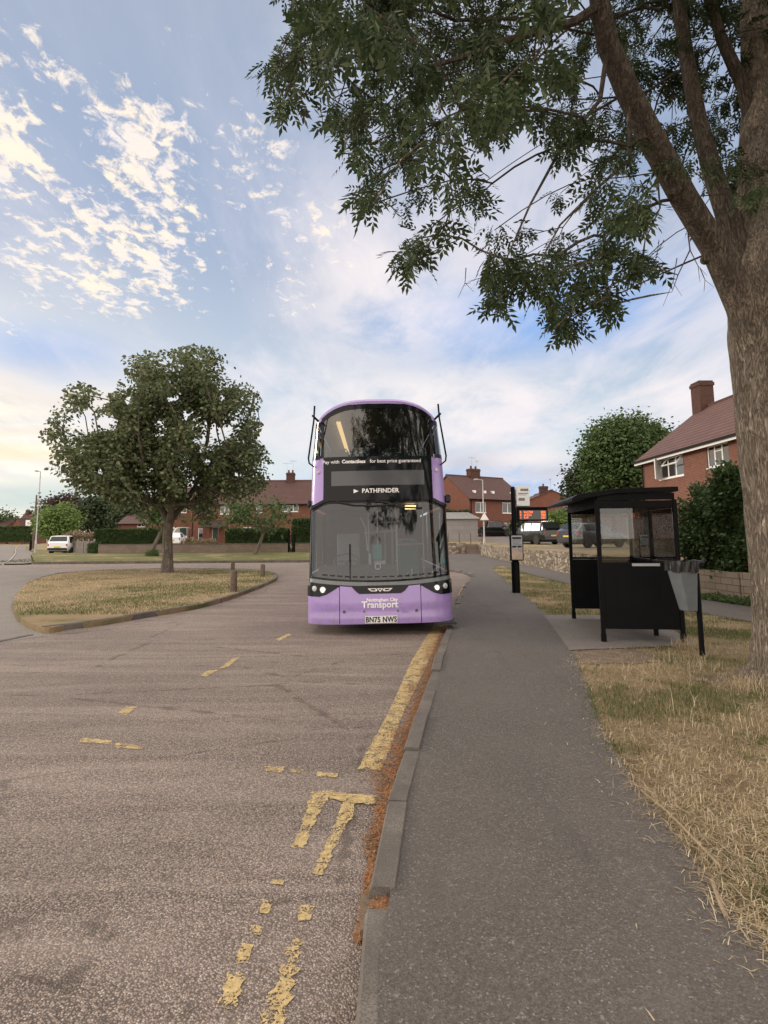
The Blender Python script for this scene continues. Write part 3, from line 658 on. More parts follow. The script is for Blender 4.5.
vrc = [p for p in vr if p[0] < 7.6] + [(7.0, 8.8), (7.4, 1.0), (1.75, 1.0)]
vr_near = path_r + [(6.3, 34), (6.0, 24), (6.15, 16), (6.5, 12), (7.3, 8.5), (9, 7), (9, 1), (1.7, 1)]
padS = pad
def notpad(P): return ~inpolyN(P[:, 0], P[:, 1], padS)
def edgefade(P): return np.clip((P[:, 0] - np.interp(P[:, 1], [p[1] for p in path_r], [p[0] for p in path_r])) / .25 + .25, 0, 1)
Pn = scatter(vr_near, 300000, KZ - .01, (1.9, 34)); Pn = Pn[notpad(Pn)]; ed_ = Pn[:, 0] - np.interp(Pn[:, 1], [p[1] for p in path_r], [p[0] for p in path_r]) < .10; Pn[:, 0] -= np.where(ed_, RNG.exponential(.045, len(Pn)), 0); Pn[:, 2] += np.where(ed_, .012, 0)
gmix = fbm(Pn, 1.3, 3) + .45 * np.clip(Pn[:, 1] - 5.5, 0, 3) / 3 * (Pn[:, 0] > 3.4) + .5 * (Pn[:, 1] > 11)
soild = np.hypot(Pn[:, 0] - (c_.x + .1), (Pn[:, 1] - c_.y) * .8) > .62
Pn = Pn[soild | (RNG.uniform(0, 1, len(Pn)) < .18)]; gmix = fbm(Pn, 1.3, 3) + .45 * np.clip(Pn[:, 1] - 5.5, 0, 3) / 3 * (Pn[:, 0] > 3.4) + .5 * (Pn[:, 1] > 11)
isg = gmix + RNG.normal(0, .30, len(Pn)) + .22 > .62
Pn[:, 2] += RNG.uniform(0, .02, len(Pn)); A = Pn[~isg]; k = len(A) // 3
tag(blades('dry_grass', A[:k], .065, .0040, 1.15, MT['g_straw']), kind='stuff')
tag(blades('flattened_straw', A[k:], .12, .0036, 1.5, MT['g_straw'], .3), kind='stuff')
tag(blades('green_grass', Pn[isg], .055, .0055, .9, MT['g_green']), kind='stuff')
# tall tufts round the bin post and the trunk foot
tp = []
for cx, cy, r, n in [(G(690, 648, KZ).x, G(690, 648, KZ).y, .25, 300), (3.9, 6.5, .35, 300), (2.9, 5.4, .5, 90), (3.3, 4.6, .5, 90), (3.6, 7.6, .4, 160), (4.4, 5.8, .5, 260)]:
    a = RNG.uniform(0, 6.28, n); q = r * np.sqrt(RNG.uniform(0, 1, n)); tp.append(np.stack([cx + q * np.cos(a), cy + q * np.sin(a), np.full(n, KZ)], 1))
tag(blades('tall_dry_grass', np.concatenate(tp), .17, .0048, .7, MT['g_straw']), kind='stuff')
Pi = scatter(isl, 60000, .10, (13, 32)); gi = fbm(Pi, .5, 9) + .18 * (Pi[:, 0] + 7) + RNG.normal(0, .4, len(Pi)) > .2
tag(blades('island_grass', Pi[gi], .06, .012, .7, MT['g_green']), kind='stuff'); tag(blades('island_dry_grass', Pi[~gi], .05, .010, 1.1, MT['g_straw']), kind='stuff')
Pf = scatter([(-28, YV + .3), (-3, YV + .3), (-3, 53.5), (-26, 53.5)], 26000, .12, (38, 53.5)); Pf[:, 2] += .30 * np.clip((Pf[:, 1] - 38) / 18, 0, 1) ** 2 * 1.2 - .02
tag(blades('far_verge_grass', Pf, .08, .03, .7, MT['g_green']), kind='stuff')
# orange-brown litter in the channel by the kerb
n = 13000; s = RNG.uniform(0, 1, n) ** 1.25; yy = 2.75 + s * 9.3; kx = np.interp(yy, [p[1] for p in kerb_road[:90] if True][:80], [p[0] for p in kerb_road][:80])
wv = (.035 + .10 * np.clip((yy - 2.3) / 1.2, 0, 1) + .05 * np.clip((yy - 4.2) / 2, 0, 1)) * np.clip((yy - 2.75) / 1.6, .10, 1) * (.65 + .35 * (np.sin(yy * 9 + 2 * np.sin(yy * 3.7)) > -.45)) * 1.25 * (.75 + .35 * np.sin(yy * 5.1) * np.sin(yy * 2.3 + 1))
xx = kx - np.abs(RNG.normal(0, 1, n)) * wv * .50; Pl = np.stack([xx, yy, np.full(n, .004) + RNG.uniform(0, .012, n)], 1)
Pl = np.concatenate([Pl, np.stack([RNG.normal(0, .024, 200) + kj.x + .07, RNG.normal(0, .035, 200) + kj.y - .06, np.full(200, .06)], 1)])
tag(blades('fallen_litter', Pl, .028, .0075, 1.7, MT['litter'], .2), kind='stuff')
# litter at turning-circle edge and sprinkled on the path edge
Pe = scatter(vr_near, 26000, KZ, (2, 8)); Pe = Pe[(np.interp(Pe[:, 1], [p[1] for p in path_r], [p[0] for p in path_r]) + .35 > Pe[:, 0])]; Pe[:, 0] -= RNG.exponential(.11, len(Pe)); Pe[:, 2] += .004
tag(blades('path_edge_debris', Pe, .05, .005, 1.7, MT['g_straw'], .2), kind='stuff')
Pb = np.stack([RNG.uniform(2.6, 4.4, 2600), RNG.uniform(1.9, 3.4, 2600), np.full(2600, KZ + .01)], 1); Pb = Pb[Pb[:, 0] < 1.6 + .5 * Pb[:, 1] + RNG.normal(0, .2, len(Pb))]
tag(blades('brown_leaf_litter', Pb, .045, .016, 1.7, MT['litter'], .2), kind='stuff')
def twig(pts, r, label):
    mb = MB(); mb.tube([G(px, py, KZ + z) for px, py, z in pts], r, 6); o = mb.build('fallen_twig', MT['twig'], smooth=True); tag(o, label, 'twig'); return o
twig([(641, 790, .012), (668, 812, .02), (700, 845, .03), (722, 868, .02)], .007, 'long pale fallen twig lying along the dry grass edge of the path')
twig([(712, 880, .012), (719, 900, .02), (727, 918, .008)], .010, 'short thick pale stick poking from the grass onto the path')
twig([(631, 783, .01), (645, 789, .015), (655, 794, .02)], .006, 'small fallen twig beside the longest one at the grass edge')
# ------------------------------------------------------------ double-deck bus
BUSY = 10.72
bus = empty('double_decker_bus', (W(380.5, 560, BUSY).x, BUSY, 0), R(1.0), 'lilac double decker bus with a black upper front, standing at the kerb', 'bus')
bus.rotation_euler = (0, R(-0.75), R(1.0))
BL = 10.8; DD = .50
def lerpk(z, ks):
    for (a, va), (b, vb) in zip(ks, ks[1:]):
        if z <= b: t = max(0, (z - a) / (b - a)); return va + (vb - va) * t
    return ks[-1][1]
def HW(z): return lerpk(z, [(0, 1.265), (.6, 1.275), (1.0, 1.262), (2.3, 1.245), (3.1, 1.225), (3.8, 1.175), (4.3, 1.14)])
def Y0(z): return lerpk(z, [(0, .06), (.22, .02), (.5, 0), (.85, .03), (.95, .06), (2.35, .26), (2.42, .27), (3.1, .37), (4.3, .62)])
NP = 3.4
def curve(f): f = min(abs(f), .99999); return 1 - (1 - f ** NP) ** (1 / NP)
def FP(x, z, off=0):
    w = HW(z); f = max(-1, min(1, x / w)); y = Y0(z) + DD * curve(f)
    if off:
        e = .01; f2 = min(.999, abs(f) + e); f1 = max(0, abs(f) - e); dy = DD * (curve(f2) - curve(f1)); dx = (f2 - f1) * w; L_ = math.hypot(dx, dy); nx, ny = dy / L_ * (1 if x >= 0 else -1), -dx / L_
        zz = (Y0(z + .02) - Y0(z - .02)) / .04; nz = zz / math.hypot(1, zz) * .0
        return (x + nx * off, y + ny * off, z)
    return (x, y, z)
FR = [0, .1, .2, .3, .4, .5, .6, .7, .78, .85, .90, .94, .965, .983, .994, .999, 1]; FU = sorted({-f for f in FR} | set(FR))
def zroof(x): return 4.275 - .385 * min(1, abs(x) / 1.16) ** 3.3
def zglass(x): return 4.165 - .41 * min(1, abs(x) / 1.16) ** 3.5
def patch(mb, us, bot, top, off=0, nz=6, absx=False, back=0):
    """front-shell patch; us = fractions of half width (or x values); bot/top = functions of x"""
    P = []; 
    for j in range(nz + 1):
        for u in us:
            x = u if absx else u * HW(2.0); zb, zt2 = bot(x), top(x); z = zb + (zt2 - zb) * j / nz
            xx = u if absx else u * HW(z)
            P.append(FP(xx, z, off))
    n = len(us); fs = [(j * n + i, j * n + i + 1, (j + 1) * n + i + 1, (j + 1) * n + i) for j in range(nz) for i in range(n - 1)]
    base = len(mb.v); mb.add(P, fs)
    if off and back:   # give it an edge down to the skin
        Q = []
        for j in range(nz + 1):
            for u in us:
                x = u if absx else u * HW(2.0); z = bot(x) + (top(x) - bot(x)) * j / nz; xx = u if absx else u * HW(z); Q.append(FP(xx, z, off - back))
        b2 = len(mb.v); mb.add(Q, []); ring = [i for i in range(n)] + [j * n + n - 1 for j in range(1, nz + 1)] + [nz * n + i for i in range(n - 2, -1, -1)] + [j * n for j in range(nz - 1, 0, -1)]
        for a, b in zip(ring, ring[1:] + ring[:1]): mb.f.append([base + a, base + b, b2 + b, b2 + a]); mb.m.append(0)
    return mb
C = lambda v: (lambda x: v)
zskirt = lambda x: .17 + .0 * x; zb_top = lambda x: .80 + .10 * (abs(x) / 1.27) ** 2
zws0 = lambda x: .885 + .085 * (abs(x) / 1.27) ** 2; zws1 = lambda x: 2.315 - .13 * sm01((abs(x) - .88) / .36)
def sm01(t): t = min(1, max(0, t)); return t * t * (3 - 2 * t)
# bumper and lower coachwork, three panels with shadow gaps
gapx = .70
def xs_between(a, b, n=10): return [a + (b - a) * i / n for i in range(n + 1)]
edge = [ .75, .82, .9, .96, 1.01, 1.06, 1.10, 1.14, 1.17, 1.20, 1.222, 1.24, 1.252, 1.26, 1.264]
m = MB(); patch(m, FU, C(.17), C(.46), 0, 6); 
m.v = [(x, y - (.02 if .36 < z < .44 else 0), z) for x, y, z in m.v]
m2 = MB(); patch(m2, xs_between(-gapx + .006, gapx - .006, 14), C(.19), zb_top, .012, 10, True, .03); m2.v = [(x, y - .030 * (1 - sm01((z - .30) / .05)) + .0, z) for x, y, z in m2.v]; m2.build('front_panel', MT['lilac'], bus, smooth=True, fixn=False)
for sg, nm in ((-1, 'corner_panel'), (1, 'corner_panel')):
    us = sorted([sg * (gapx + .006)] + [sg * e for e in edge]); m3 = MB(); patch(m3, us, C(.19), lambda x: .80 + .02 * (abs(x) / 1.27) ** 2, .012, 10, True, .03); m3.v = [(x, y - .030 * (1 - sm01((z - .30) / .05)) + .0, z) for x, y, z in m3.v]; m3.build(nm, MT['lilac'], bus, smooth=True, fixn=False)
bk = MB(); patch(bk, FU, C(.20), lambda x: zws0(x) + .0, -.012, 6); bk.build('inner_panel', MT['gblack'], bus, smooth=True)
m = MB(); patch(m, FU, lambda x: zb_top(x) + .0, zws0, .004, 3, back=.02); m.build('scuttle', MT['gblack'], bus, smooth=True, fixn=False)
m = MB(); patch(m, [f * .97 for f in FU], lambda x: zws0(x) - .062, lambda x: zws0(x) + .002, .010, 2, back=.02); m.build('lower_trim', MT['scuttle'], bus, smooth=True, fixn=False)
# centre grille: black trapezoid with the maker's winged marks
def decal(poly, off, name, mat, parent, thick=.006, sub=10):
    """flat outline in front coordinates (x,z) laid onto the shell"""
    bm = bmesh.new(); f = bm.faces.new([bm.verts.new((p[0], p[1], 0)) for p in poly]); bmesh.ops.triangulate(bm, faces=[f])
    for it in range(6):
        lg = [e for e in bm.edges if e.calc_length() > .09]
        if not lg: break
        bmesh.ops.subdivide_edges(bm, edges=lg, cuts=1); bmesh.ops.triangulate(bm, faces=bm.faces)
    r_ = bmesh.ops.extrude_face_region(bm, geom=bm.faces[:]); top = {v for v in r_['geom'] if isinstance(v, bmesh.types.BMVert)}
    for v in bm.verts: q = FP(v.co.x, v.co.y, off if v in top else off - thick); v.co = q
    bmesh.ops.recalc_face_normals(bm, faces=bm.faces); me = bpy.data.meshes.new(name); bm.to_mesh(me); bm.free(); me.materials.append(mat); return link(bpy.data.objects.new(name, me), parent)
gr_ = decal([(-.50, .83), (-.42, .74), (-.36, .695), (.36, .695), (.43, .74), (.51, .835)], .020, 'grille', MT['gblack'], bus, .03)
for poly in ([(-.215, .785), (-.07, .785), (-.045, .75), (-.065, .735), (-.155, .735)], [(-.055, .785), (.055, .785), (0, .722)], [(.215, .785), (.07, .785), (.045, .75), (.065, .735), (.155, .735)]):
    decal(poly, .0235, 'emblem', MT['letter'], gr_, .003)
for poly in ([(-.175, .774), (-.085, .774), (-.075, .762), (-.085, .748), (-.145, .748)], [(-.028, .775), (.028, .775), (0, .745)], [(.175, .774), (.085, .774), (.075, .762), (.085, .748), (.145, .748)]):
    decal(poly, .0245, 'emblem_inset', MT['gblack'], gr_, .0008)
for sg in (-1, 1):
    P_ = [(sg * 1.262, .90), (sg * 1.262, .66), (sg * 1.05, .655), (sg * .93, .69), (sg * .74, .80), (sg * .76, .845), (sg * 1.0, .875)]
    if sg > 0: P_ = P_[::-1]
    h = decal(P_, .022, 'headlight', MT['gblack'], bus, .03)
    for x, z, r_, mt_ in ((.985, .765, .060, 'lamp_on'), (1.13, .79, .048, 'lens')):
        q = FP(sg * x, z, .024); m = MB(); d = Vector(FP(sg * x, z, .06)) - Vector(FP(sg * x, z, .0)); d.normalize(); p = Vector(q); m.tube([p - d * .01, p + d * .004, p + d * .010], [r_, r_, r_ * .8], 18)
        o = m.build('lamp', MT['chrome'] if mt_ == 'lamp_on' else MT['lens'], h, smooth=True)
        m = MB(); m.tube([p + d * .0105, p + d * .014], [r_ * .62, r_ * .5], 16); m.build('bulb', MT[mt_], h)
# lettering
def text_mesh(body, size, bold=0, sx=1.0, shear=0, space=1.0):
    cu = bpy.data.curves.new('lettering', 'FONT'); cu.body = body; cu.size = size; cu.align_x = 'CENTER'; cu.align_y = 'CENTER'; cu.offset = bold; cu.shear = shear; cu.space_character = space; cu.resolution_u = 3
    o = bpy.data.objects.new('lettering', cu); col.objects.link(o); bpy.context.view_layer.update(); me = bpy.data.meshes.new_from_object(o); bpy.data.objects.remove(o); bpy.data.curves.remove(cu)
    for v in me.vertices: v.co.x *= sx
    return me
def bus_text(body, x, z, size, bold=0, sx=1.0, off=.016, mat='letter', name='lettering', space=1.0, parent=None):
    me = text_mesh(body, size, bold, sx, 0, space)
    for v in me.vertices: v.co = FP(x + v.co.x, z + v.co.y, off)
    me.materials.append(MT[mat]); return link(bpy.data.objects.new(name, me), parent or bus)
bus_text('Nottingham City', .03, .590, .080, .0025, .98, .0185); bus_text('Transport', -.01, .508, .155, .0035, .98, .0185)
# number plate
pl = decal([(-.265, .205), (.285, .205), (.285, .325), (-.265, .325)], .062, 'number_plate', MT['plate'], bus, .02); bus_text('BN75 NWS', .01, .262, .125, .004, .84, .0645, 'ink', 'lettering', 1.05, pl)
# windscreen
m = MB(); patch(m, [f * .985 for f in FU], lambda x: zws0(x) + .012, lambda x: zws1(x) - .02, .0, 10); m.build('windscreen', MT['ws'], bus, smooth=True, fixn=False)
m = MB(); us = [f for f in FU]
patch(m, us, zws0, lambda x: zws0(x) + .035, .006, 2, back=.02); patch(m, us, lambda x: zws1(x) - .045, lambda x: zws1(x) + .02, .006, 2, back=.02)
for sg in (-1, 1): patch(m, sorted([sg * f * HW(2) for f in (.972, .98, .988, .995, 1)]), zws0, zws1, .007, 10, True, .02)
m.build('windscreen_surround', MT['gblack'], bus, smooth=True, fixn=False)
m = MB()
for i in range(16):
    x0_ = -1.0 + i * .13; patch(m, [x0_, x0_ + .045, x0_ + .09], lambda x: zws0(x) + .075, lambda x: zws0(x) + .10, .004, 1, True)
m.build('frit_line', MT['gblack'], bus, smooth=True, fixn=False)
# lip over the windscreen
m = MB(); patch(m, FU, lambda x: zws1(x) + .0, lambda x: zws1(x) + .06, .034, 2, back=.06); m.build('cowl', MT['gblack'], bus, smooth=True, fixn=False)
# upper front: lilac corners, black centre
for sg in (-1, 1):
    m = MB(); us = sorted([sg * v for v in (.985, 1.03, 1.07, 1.10, 1.13, 1.155, 1.175, 1.19, 1.2, 1.215, 1.235)])
    m4 = MB(); patch(m4, sorted(sg * f for f in (.80, .85, .89, .92, .945, .965, .98, .99, .996, 1)), lambda x: zws1(x) + .055, C(3.12), .004, 8, back=.02); m4.build('upper_corner_panel', MT['lilac'], bus, smooth=True, fixn=False)
m = MB(); patch(m, xs_between(-.985, .985, 22), lambda x: zws1(x) + .055, C(3.13), .022, 8, True, .03); m.build('upper_panel', MT['gblack'], bus, smooth=True, fixn=False)
decal([(-.84, 2.59), (.84, 2.59), (.84, 2.86), (-.84, 2.86)], .026, 'destination_display', MT['screen'], bus, .003)
m = MB(); 
bus_text('PATHFINDER', .04, 2.487, .112, .0025, 1.0, .030, space=1.02)
decal([(-.44, 2.45), (-.44, 2.525), (-.35, 2.487)], .030, 'arrow_mark', MT['letter'], bus, .003)
bus_text('Pay with', -.845, 3.035, .092, .0008, .98, .030); bus_text('Contactless', -.435, 3.035, .092, .0032, .98, .030); bus_text('for best price guaranteed', .325, 3.035, .092, .0008, .99, .030)
for sg in (-1, 1):
    p = Vector(FP(sg * 1.085, 2.86, .006)); m = MB(); m.tube([p, p + Vector((0, -.025, 0)), p + Vector((0, -.032, 0))], [.032, .03, .015], 14); m.build('marker_lamp', MT['lens'], bus, smooth=True)
# upper windscreen and glazed corners
m = MB(); patch(m, xs_between(-1.02, 1.02, 24), C(3.13), zglass, .012, 8, True); m.build('upper_windscreen', MT['ws_up'], bus, smooth=True, fixn=False)
m = MB(); patch(m, xs_between(-1.03, 1.03, 20), lambda x: zglass(x) - .10, lambda x: zglass(x) + .01, .014, 2, True, .02)
for sg in (-1, 1): patch(m, sorted([sg * .985, sg * 1.01, sg * 1.035]), C(3.12), lambda x: zglass(x) - .02, .016, 8, True, .02)
m.build('upper_surround', MT['gblack'], bus, smooth=True, fixn=False)
for sg in (-1, 1):
    m = MB(); patch(m, sorted(sg * f for f in (.895, .92, .945, .965, .98, .99, .996, 1)), C(3.16), C(3.76), 0, 6); m.build('corner_window', MT['sideglass'], bus, smooth=True, fixn=False)
    m = MB(); patch(m, sorted(sg * f for f in (.86, .90, .93, .955, .975, .99, .996, 1)), C(3.10), C(3.17), .006, 2, back=.02); patch(m, sorted(sg * f for f in (.90, .93, .955, .975, .99, .996, 1)), C(3.74), C(3.84), .002, 2); m.build('corner_trim', MT['gblack'], bus, smooth=True, fixn=False, split=True)
# roof: front brow and shell
xs_ = [f * 1.165 for f in FU]
def roofpt(x, y, dz=0): return (x, y, zroof(x) + dz)
m = MB(); ysr = [0, .02, .06, .12, .2, .35, .6, 1.2, 2, 4, 6, 8, 10, 10.45, 10.62, 10.7]
def rp(x, t):
    f = min(1, abs(x) / 1.165); ys = Y0(4.2) - .02 + DD * curve(f) * .9; y = ys + (BL - ys) * t / 10.7
    return (x, y, zroof(x) - (.06 * math.exp(-t / .05)) - (.10 if t > 10.65 else 0))
m.grid(rp, xs_, ysr); 
m.grid(lambda x, v: (x, rp(x, 0)[1] - .004 * v + (.0), zroof(x) - .06 - (zroof(x) - .06 - zglass(x) + .005) * v), xs_, [0, .5, 1.0])
m.build('roof', MT['lilac'], bus, smooth=True)
m = MB(); m.grid(lambda x, y: (x * .97, y, zroof(x) - .12), [f * 1.1 for f in FU[2:-2]], [.75, 2, 5, 10.5]); m.build('ceiling', MT['int_light'], bus, smooth=True)
# sides: lilac bands with glazing between
ys_side = DD + .05
for sg in (-1, 1):
    def sx_(z): return sg * HW(z)
    def band(mb, z0, z1, y0, y1, off=0, n=3):
        mb.grid(lambda y, z: (sx_(z) + sg * off, max(y, Y0(z) + DD), z), np.linspace(y0, y1, 14), np.linspace(z0, z1, n + 1))
    m = MB(); band(m, .22, 1.0, .5, BL); band(m, 2.25, 3.14, .5, BL); band(m, 3.76, 3.88, .5, BL, 0, 2); band(m, 1.0, 2.25, 9.9, BL)
    for y in np.arange(2.0, 9.9, 1.55): pass
    m.build('side_panel', MT['lilac'], bus, smooth=True, split=True)
    for za, zb2, ylist in ((1.03, 2.2, (.6, 1.7, 3.2, 4.7, 6.2, 7.7, 9.2, 9.9)), (3.16, 3.75, (.95, 2.2, 3.7, 5.2, 6.7, 8.2, 9.6, 10.6))):
        for ya, yb in zip(ylist, ylist[1:]):
            m = MB(); m.grid(lambda y, z: (sx_(z) - sg * .004, y, z), [ya + .03, (ya + yb) / 2, yb - .03], [za, (za + zb2) / 2, zb2]); m.build('side_window', MT['sideglass'], bus)
        m = MB()
        for y in ylist: m.grid(lambda q, z: (sx_(z) + sg * .003, q, z), [y - .035, y + .035], [za - .03, (za + zb2) / 2, zb2 + .03])
        m.build('window_pillar', MT['gblack'], bus, split=True)
m = MB(); m.box((-1.13, BL - .002, .3), (1.13, BL + .04, 3.9)); m.build('rear_panel', MT['lilac'], bus, bevel=.03)
# chassis, wheels
m = MB(); m.box((-1.1, .55, .22), (1.1, BL - .3, .42)); m.build('floor', MT['int_dark'], bus)
for y in (2.75, 8.3):
    for sg in (-1, 1):
        w_ = MB(); w_.lathe([(.30, -.14), (.47, -.14), (.485, -.10), (.485, .10), (.47, .14), (.30, .14)], 28, (sg * 1.06, y, .485), 'x'); w = w_.build('wheel', MT['rubber'], bus, smooth=True)
        w_ = MB(); w_.lathe([(.02, sg * .06), (.12, sg * .08), (.15, sg * .12), (.29, sg * .145), (.30, sg * .10)], 22, (sg * 1.06, y, .485), 'x'); w_.build('rim', MT['alloy'], w, smooth=True)
m = MB(); m.box((.98, -.02, .155), (1.30, .50, .185)); m.build('step_edge', MT['rubber'], bus)
# interior
m = MB(); m.box((-1.15, .75, 2.28), (1.15, BL - .2, 2.36)); m.build('upper_floor', MT['int_grey'], bus)
m = MB(); m.box((-1.2, 3.4, .43), (-.05, 3.5, 2.27)); m.box((.62, 6.2, .43), (1.2, 6.3, 2.27)); m.box((-1.2, 9.6, .43), (1.2, 9.7, 2.27)); m.build('bulkhead', MT['int_dark'], bus, split=True)
m = MB(); m.prism([(.22, .86), (.75, 1.16), (.95, 1.14), (.95, .45), (.4, .45)], -1.12, .32, 'x'); m.prism([(.24, .86), (.45, .93), (.5, .45), (.4, .45)], .33, 1.12, 'x'); m.build('dashboard', MT['int_dark'], bus)
p = Vector((-.03, .58, 1.13)); m = MB(); 
for t in range(20): a, b_ = t / 20 * 6.2832, (t + 1) / 20 * 6.2832; m.beam(p + Vector((.05 * math.cos(a), -.04, .05 * math.sin(a))), p + Vector((.05 * math.cos(b_), -.04, .05 * math.sin(b_))), .014)
m.build('ring_emblem', MT['letter'], bus)
sw_ = empty('steering_wheel', (-.62, .95, 1.22), 0); sw_.parent = bus; M_ = Matrix.Rotation(R(35), 4, 'X'); m = MB(); pts = [M_ @ Vector((.23 * math.cos(t / 24 * 6.2832), .23 * math.sin(t / 24 * 6.2832), 0)) for t in range(25)]; m.tube(pts, .017, 8, False); m.build('wheel_rim', MT['int_dark'], sw_, smooth=True)
m = MB(); m.tube([M_ @ Vector((-.22, 0, 0)), M_ @ Vector((.22, 0, 0))], .015, 6); m.tube([M_ @ Vector((0, 0, 0)), Vector((0, .1, -.4))], .03, 8); m.build('column', MT['int_dark'], sw_)
m = MB(); m.box((-.86, 1.7, .45), (-.38, 2.2, 1.0)); m.box((-.86, 2.1, .95), (-.38, 2.25, 1.75)); m.build('driver_seat', MT['int_grey'], bus, bevel=.05)
m = MB(); m.box((-.2, 1.0, .45), (-.15, 2.4, 1.35)); m.box((-.2, 1.0, 1.35), (-.185, 2.4, 2.1)); m.build('cab_screen', MT['int_grey'], bus)
m = MB(); m.box((-.13, 1.15, 1.22), (.06, 1.35, 1.52)); m.build('ticket_machine', MT['teal'], bus, bevel=.02)
m = MB(); m.box((-.10, 1.1, 1.08), (.12, 1.34, 1.21)); m.build('ticket_tray', MT['int_light'], bus)
m = MB()
for x, y in ((.36, 1.5), (.30, 2.6), (.36, 4.2), (.95, 2.3), (-.02, 1.5), (.16, 3.3)): m.tube([(x, y, .43), (x, y, 2.27)], .018, 8)
for a, b_ in (((-.3, 1.9, 1.75), (.36, 1.9, 1.78)), ((.36, 1.5, 1.5), (.95, 2.3, 1.5)), ((.05, 1.6, 1.95), (.4, 1.6, 1.95)), ((.36, 1.5, 1.15), (.36, 2.6, 1.15))): m.tube([a, b_], .016, 8)
m.tube([(.45, 1.1, .5), (.52, 1.1, .95), (.62, 1.12, 1.05), (.64, 1.12, .5)], .018, 8); m.tube([(-.35, 1.5, 2.05), (-.25, 1.4, 1.85), (-.22, 1.35, 1.4)], .014, 8); m.build('handrail', MT['rail'], bus, smooth=True, split=True)
m = MB(); m.tube([(1.16, .62, 2.15), (1.17, .58, 1.6), (1.15, .55, 1.2), (.95, .5, 1.0)], .018, 8); m.tube([(1.19, .62, 2.15), (1.2, .62, 1.0)], .02, 8); m.build('door_rail', MT['rail'], bus, smooth=True, split=True)
def seat(x, y, z):
    s = empty('seat', (x, y, z), 0); s.parent = bus; m = MB(); m.box((-.22, -.2, .38), (.22, .22, .48)); m.box((-.22, .17, .45), (.22, .26, 1.1)); m.build('cushion', MT['teal'], s, bevel=.03); m = MB(); m.box((-.05, -.05, 0), (.05, .05, .38)); m.tube([(-.2, .2, 1.08), (-.15, .2, 1.16), (.15, .2, 1.16), (.2, .2, 1.08)], .015, 6); m.build('grab_handle', MT['rail'], s); return s
s0 = seat(.7, 3.2, .43)
for x, y, z in ((.7, 4.2, .43), (-.7, 4.4, .43), (.7, 5.2, .43), (-.3, 4.4, .43)): c_2 = copy_tree(s0, bus); c_2.location = (x, y, z)
for y in (1.9, 2.8, 3.7, 4.6):
    for x in (-.8, -.35, .35, .8): c_2 = copy_tree(s0, bus); c_2.location = (x, y, 2.36)
m = MB(); m.box((-.78, .95, 3.86), (-.70, 5.5, 3.90)); m.build('ceiling_lamp', MT['strip'], bus); m = MB(); m.box((.10, 2.5, 3.93), (.13, 6.5, 3.95)); m.build('ceiling_trim', MT['rail'], bus)
m = MB(); m.box((.52, .95, 2.18), (.72, 1.1, 2.25)); m.build('cab_lamp', MT['strip'], bus)
# wipers
m = MB(); 
def wp(x, z, o=.03): return FP(x, z, o)
m.tube([wp(-.75, 2.30, .05), wp(-.45, 2.235), wp(-.1, 2.215), wp(.3, 2.24, .05)], .014, 6); m.tube([wp(-.05, 2.30, .05), wp(.15, 2.27), wp(.42, 2.18), wp(.78, 2.16)], .016, 6); m.build('wiper', MT['rubber'], bus, split=True)
m = MB(); m.tube([wp(-.515, .93, .02), wp(-.515, 1.52, .035)], .009, 6); m.tube([wp(-.515, 1.2, .05), wp(-.515, 1.55, .05)], .014, 6); m.build('wiper', MT['rubber'], bus)
# branch guards and camera mirrors
for sg in (-1, 1):
    m = MB(); a = FP(sg * 1.13, 3.97, 0)
    q0 = (sg * 1.20, .42, 4.06); pts = [(sg * 1.165, .62, 3.90), q0, (sg * 1.21, .36, 3.78), (sg * 1.27, .36, 3.12), (sg * 1.27, .40, 3.06), (sg * 1.17, .60, 2.98)]
    m.tube([(sg * 1.10, .62, 3.85), (sg * 1.19, .44, 3.92)], .02, 8); m.tube([(sg * 1.15, .42, 4.10), (sg * 1.165, .41, 3.82), (sg * 1.265, .40, 3.12), (sg * 1.255, .42, 3.03), (sg * 1.16, .62, 2.96)], [.017, .016, .016, .015, .013], 8); m.build('branch_guard', MT['black'], bus, smooth=True)
    m = MB(); m.box((sg * 1.24 - .0, .52, 2.26), (sg * 1.34, .74, 2.42)) if sg > 0 else m.box((-1.30, .52, 2.22), (-1.235, .7, 2.36)); o = m.build('mirror_camera', MT['gblack'], bus, bevel=.03)
# tax-disc sized sticker on the glass
p = FP(1.12, 1.22, -.01); m = MB(); m.lathe([(.0, 0), (.045, 0), (.045, -.003), (0, -.003)], 16, p, 'y'); m.build('sticker', MT['teal'], bus)

# small front fittings
for x, z, r_ in ((-.62, .40, .028), (.62, .40, .028), (-.28, .40, .018), (.30, .40, .018)):
    p = Vector(FP(x, z, .013)); m = MB(); m.tube([p, p + Vector((0, -.004, 0))], [r_, r_ * .9], 14); m.build('sensor', MT['int_dark'], bus)
m = MB(); patch(m, [ .36, .40, .44, .48], C(.355), C(.47), .0165, 2, True, .01); m.build('towing_eye_cover', MT['lilac'], bus, bevel=.0)
for sg in (-1, 1):
    for y in (3.6, 5.8, 7.2):
        m = MB(); m.box((sg * 1.262 - .006, y, .25), (sg * 1.262 + .008, y + .012, .98)); m.build('panel_gap', MT['int_dark'], bus)
# ------------------------------------------------------------ bus shelter
sh = empty('bus_shelter', (SH0.x, SH0.y, KZ), math.atan2(nS.y, nS.x), 'black framed bus shelter with clear end panels and a sloping roof over the pad', 'bus shelter')
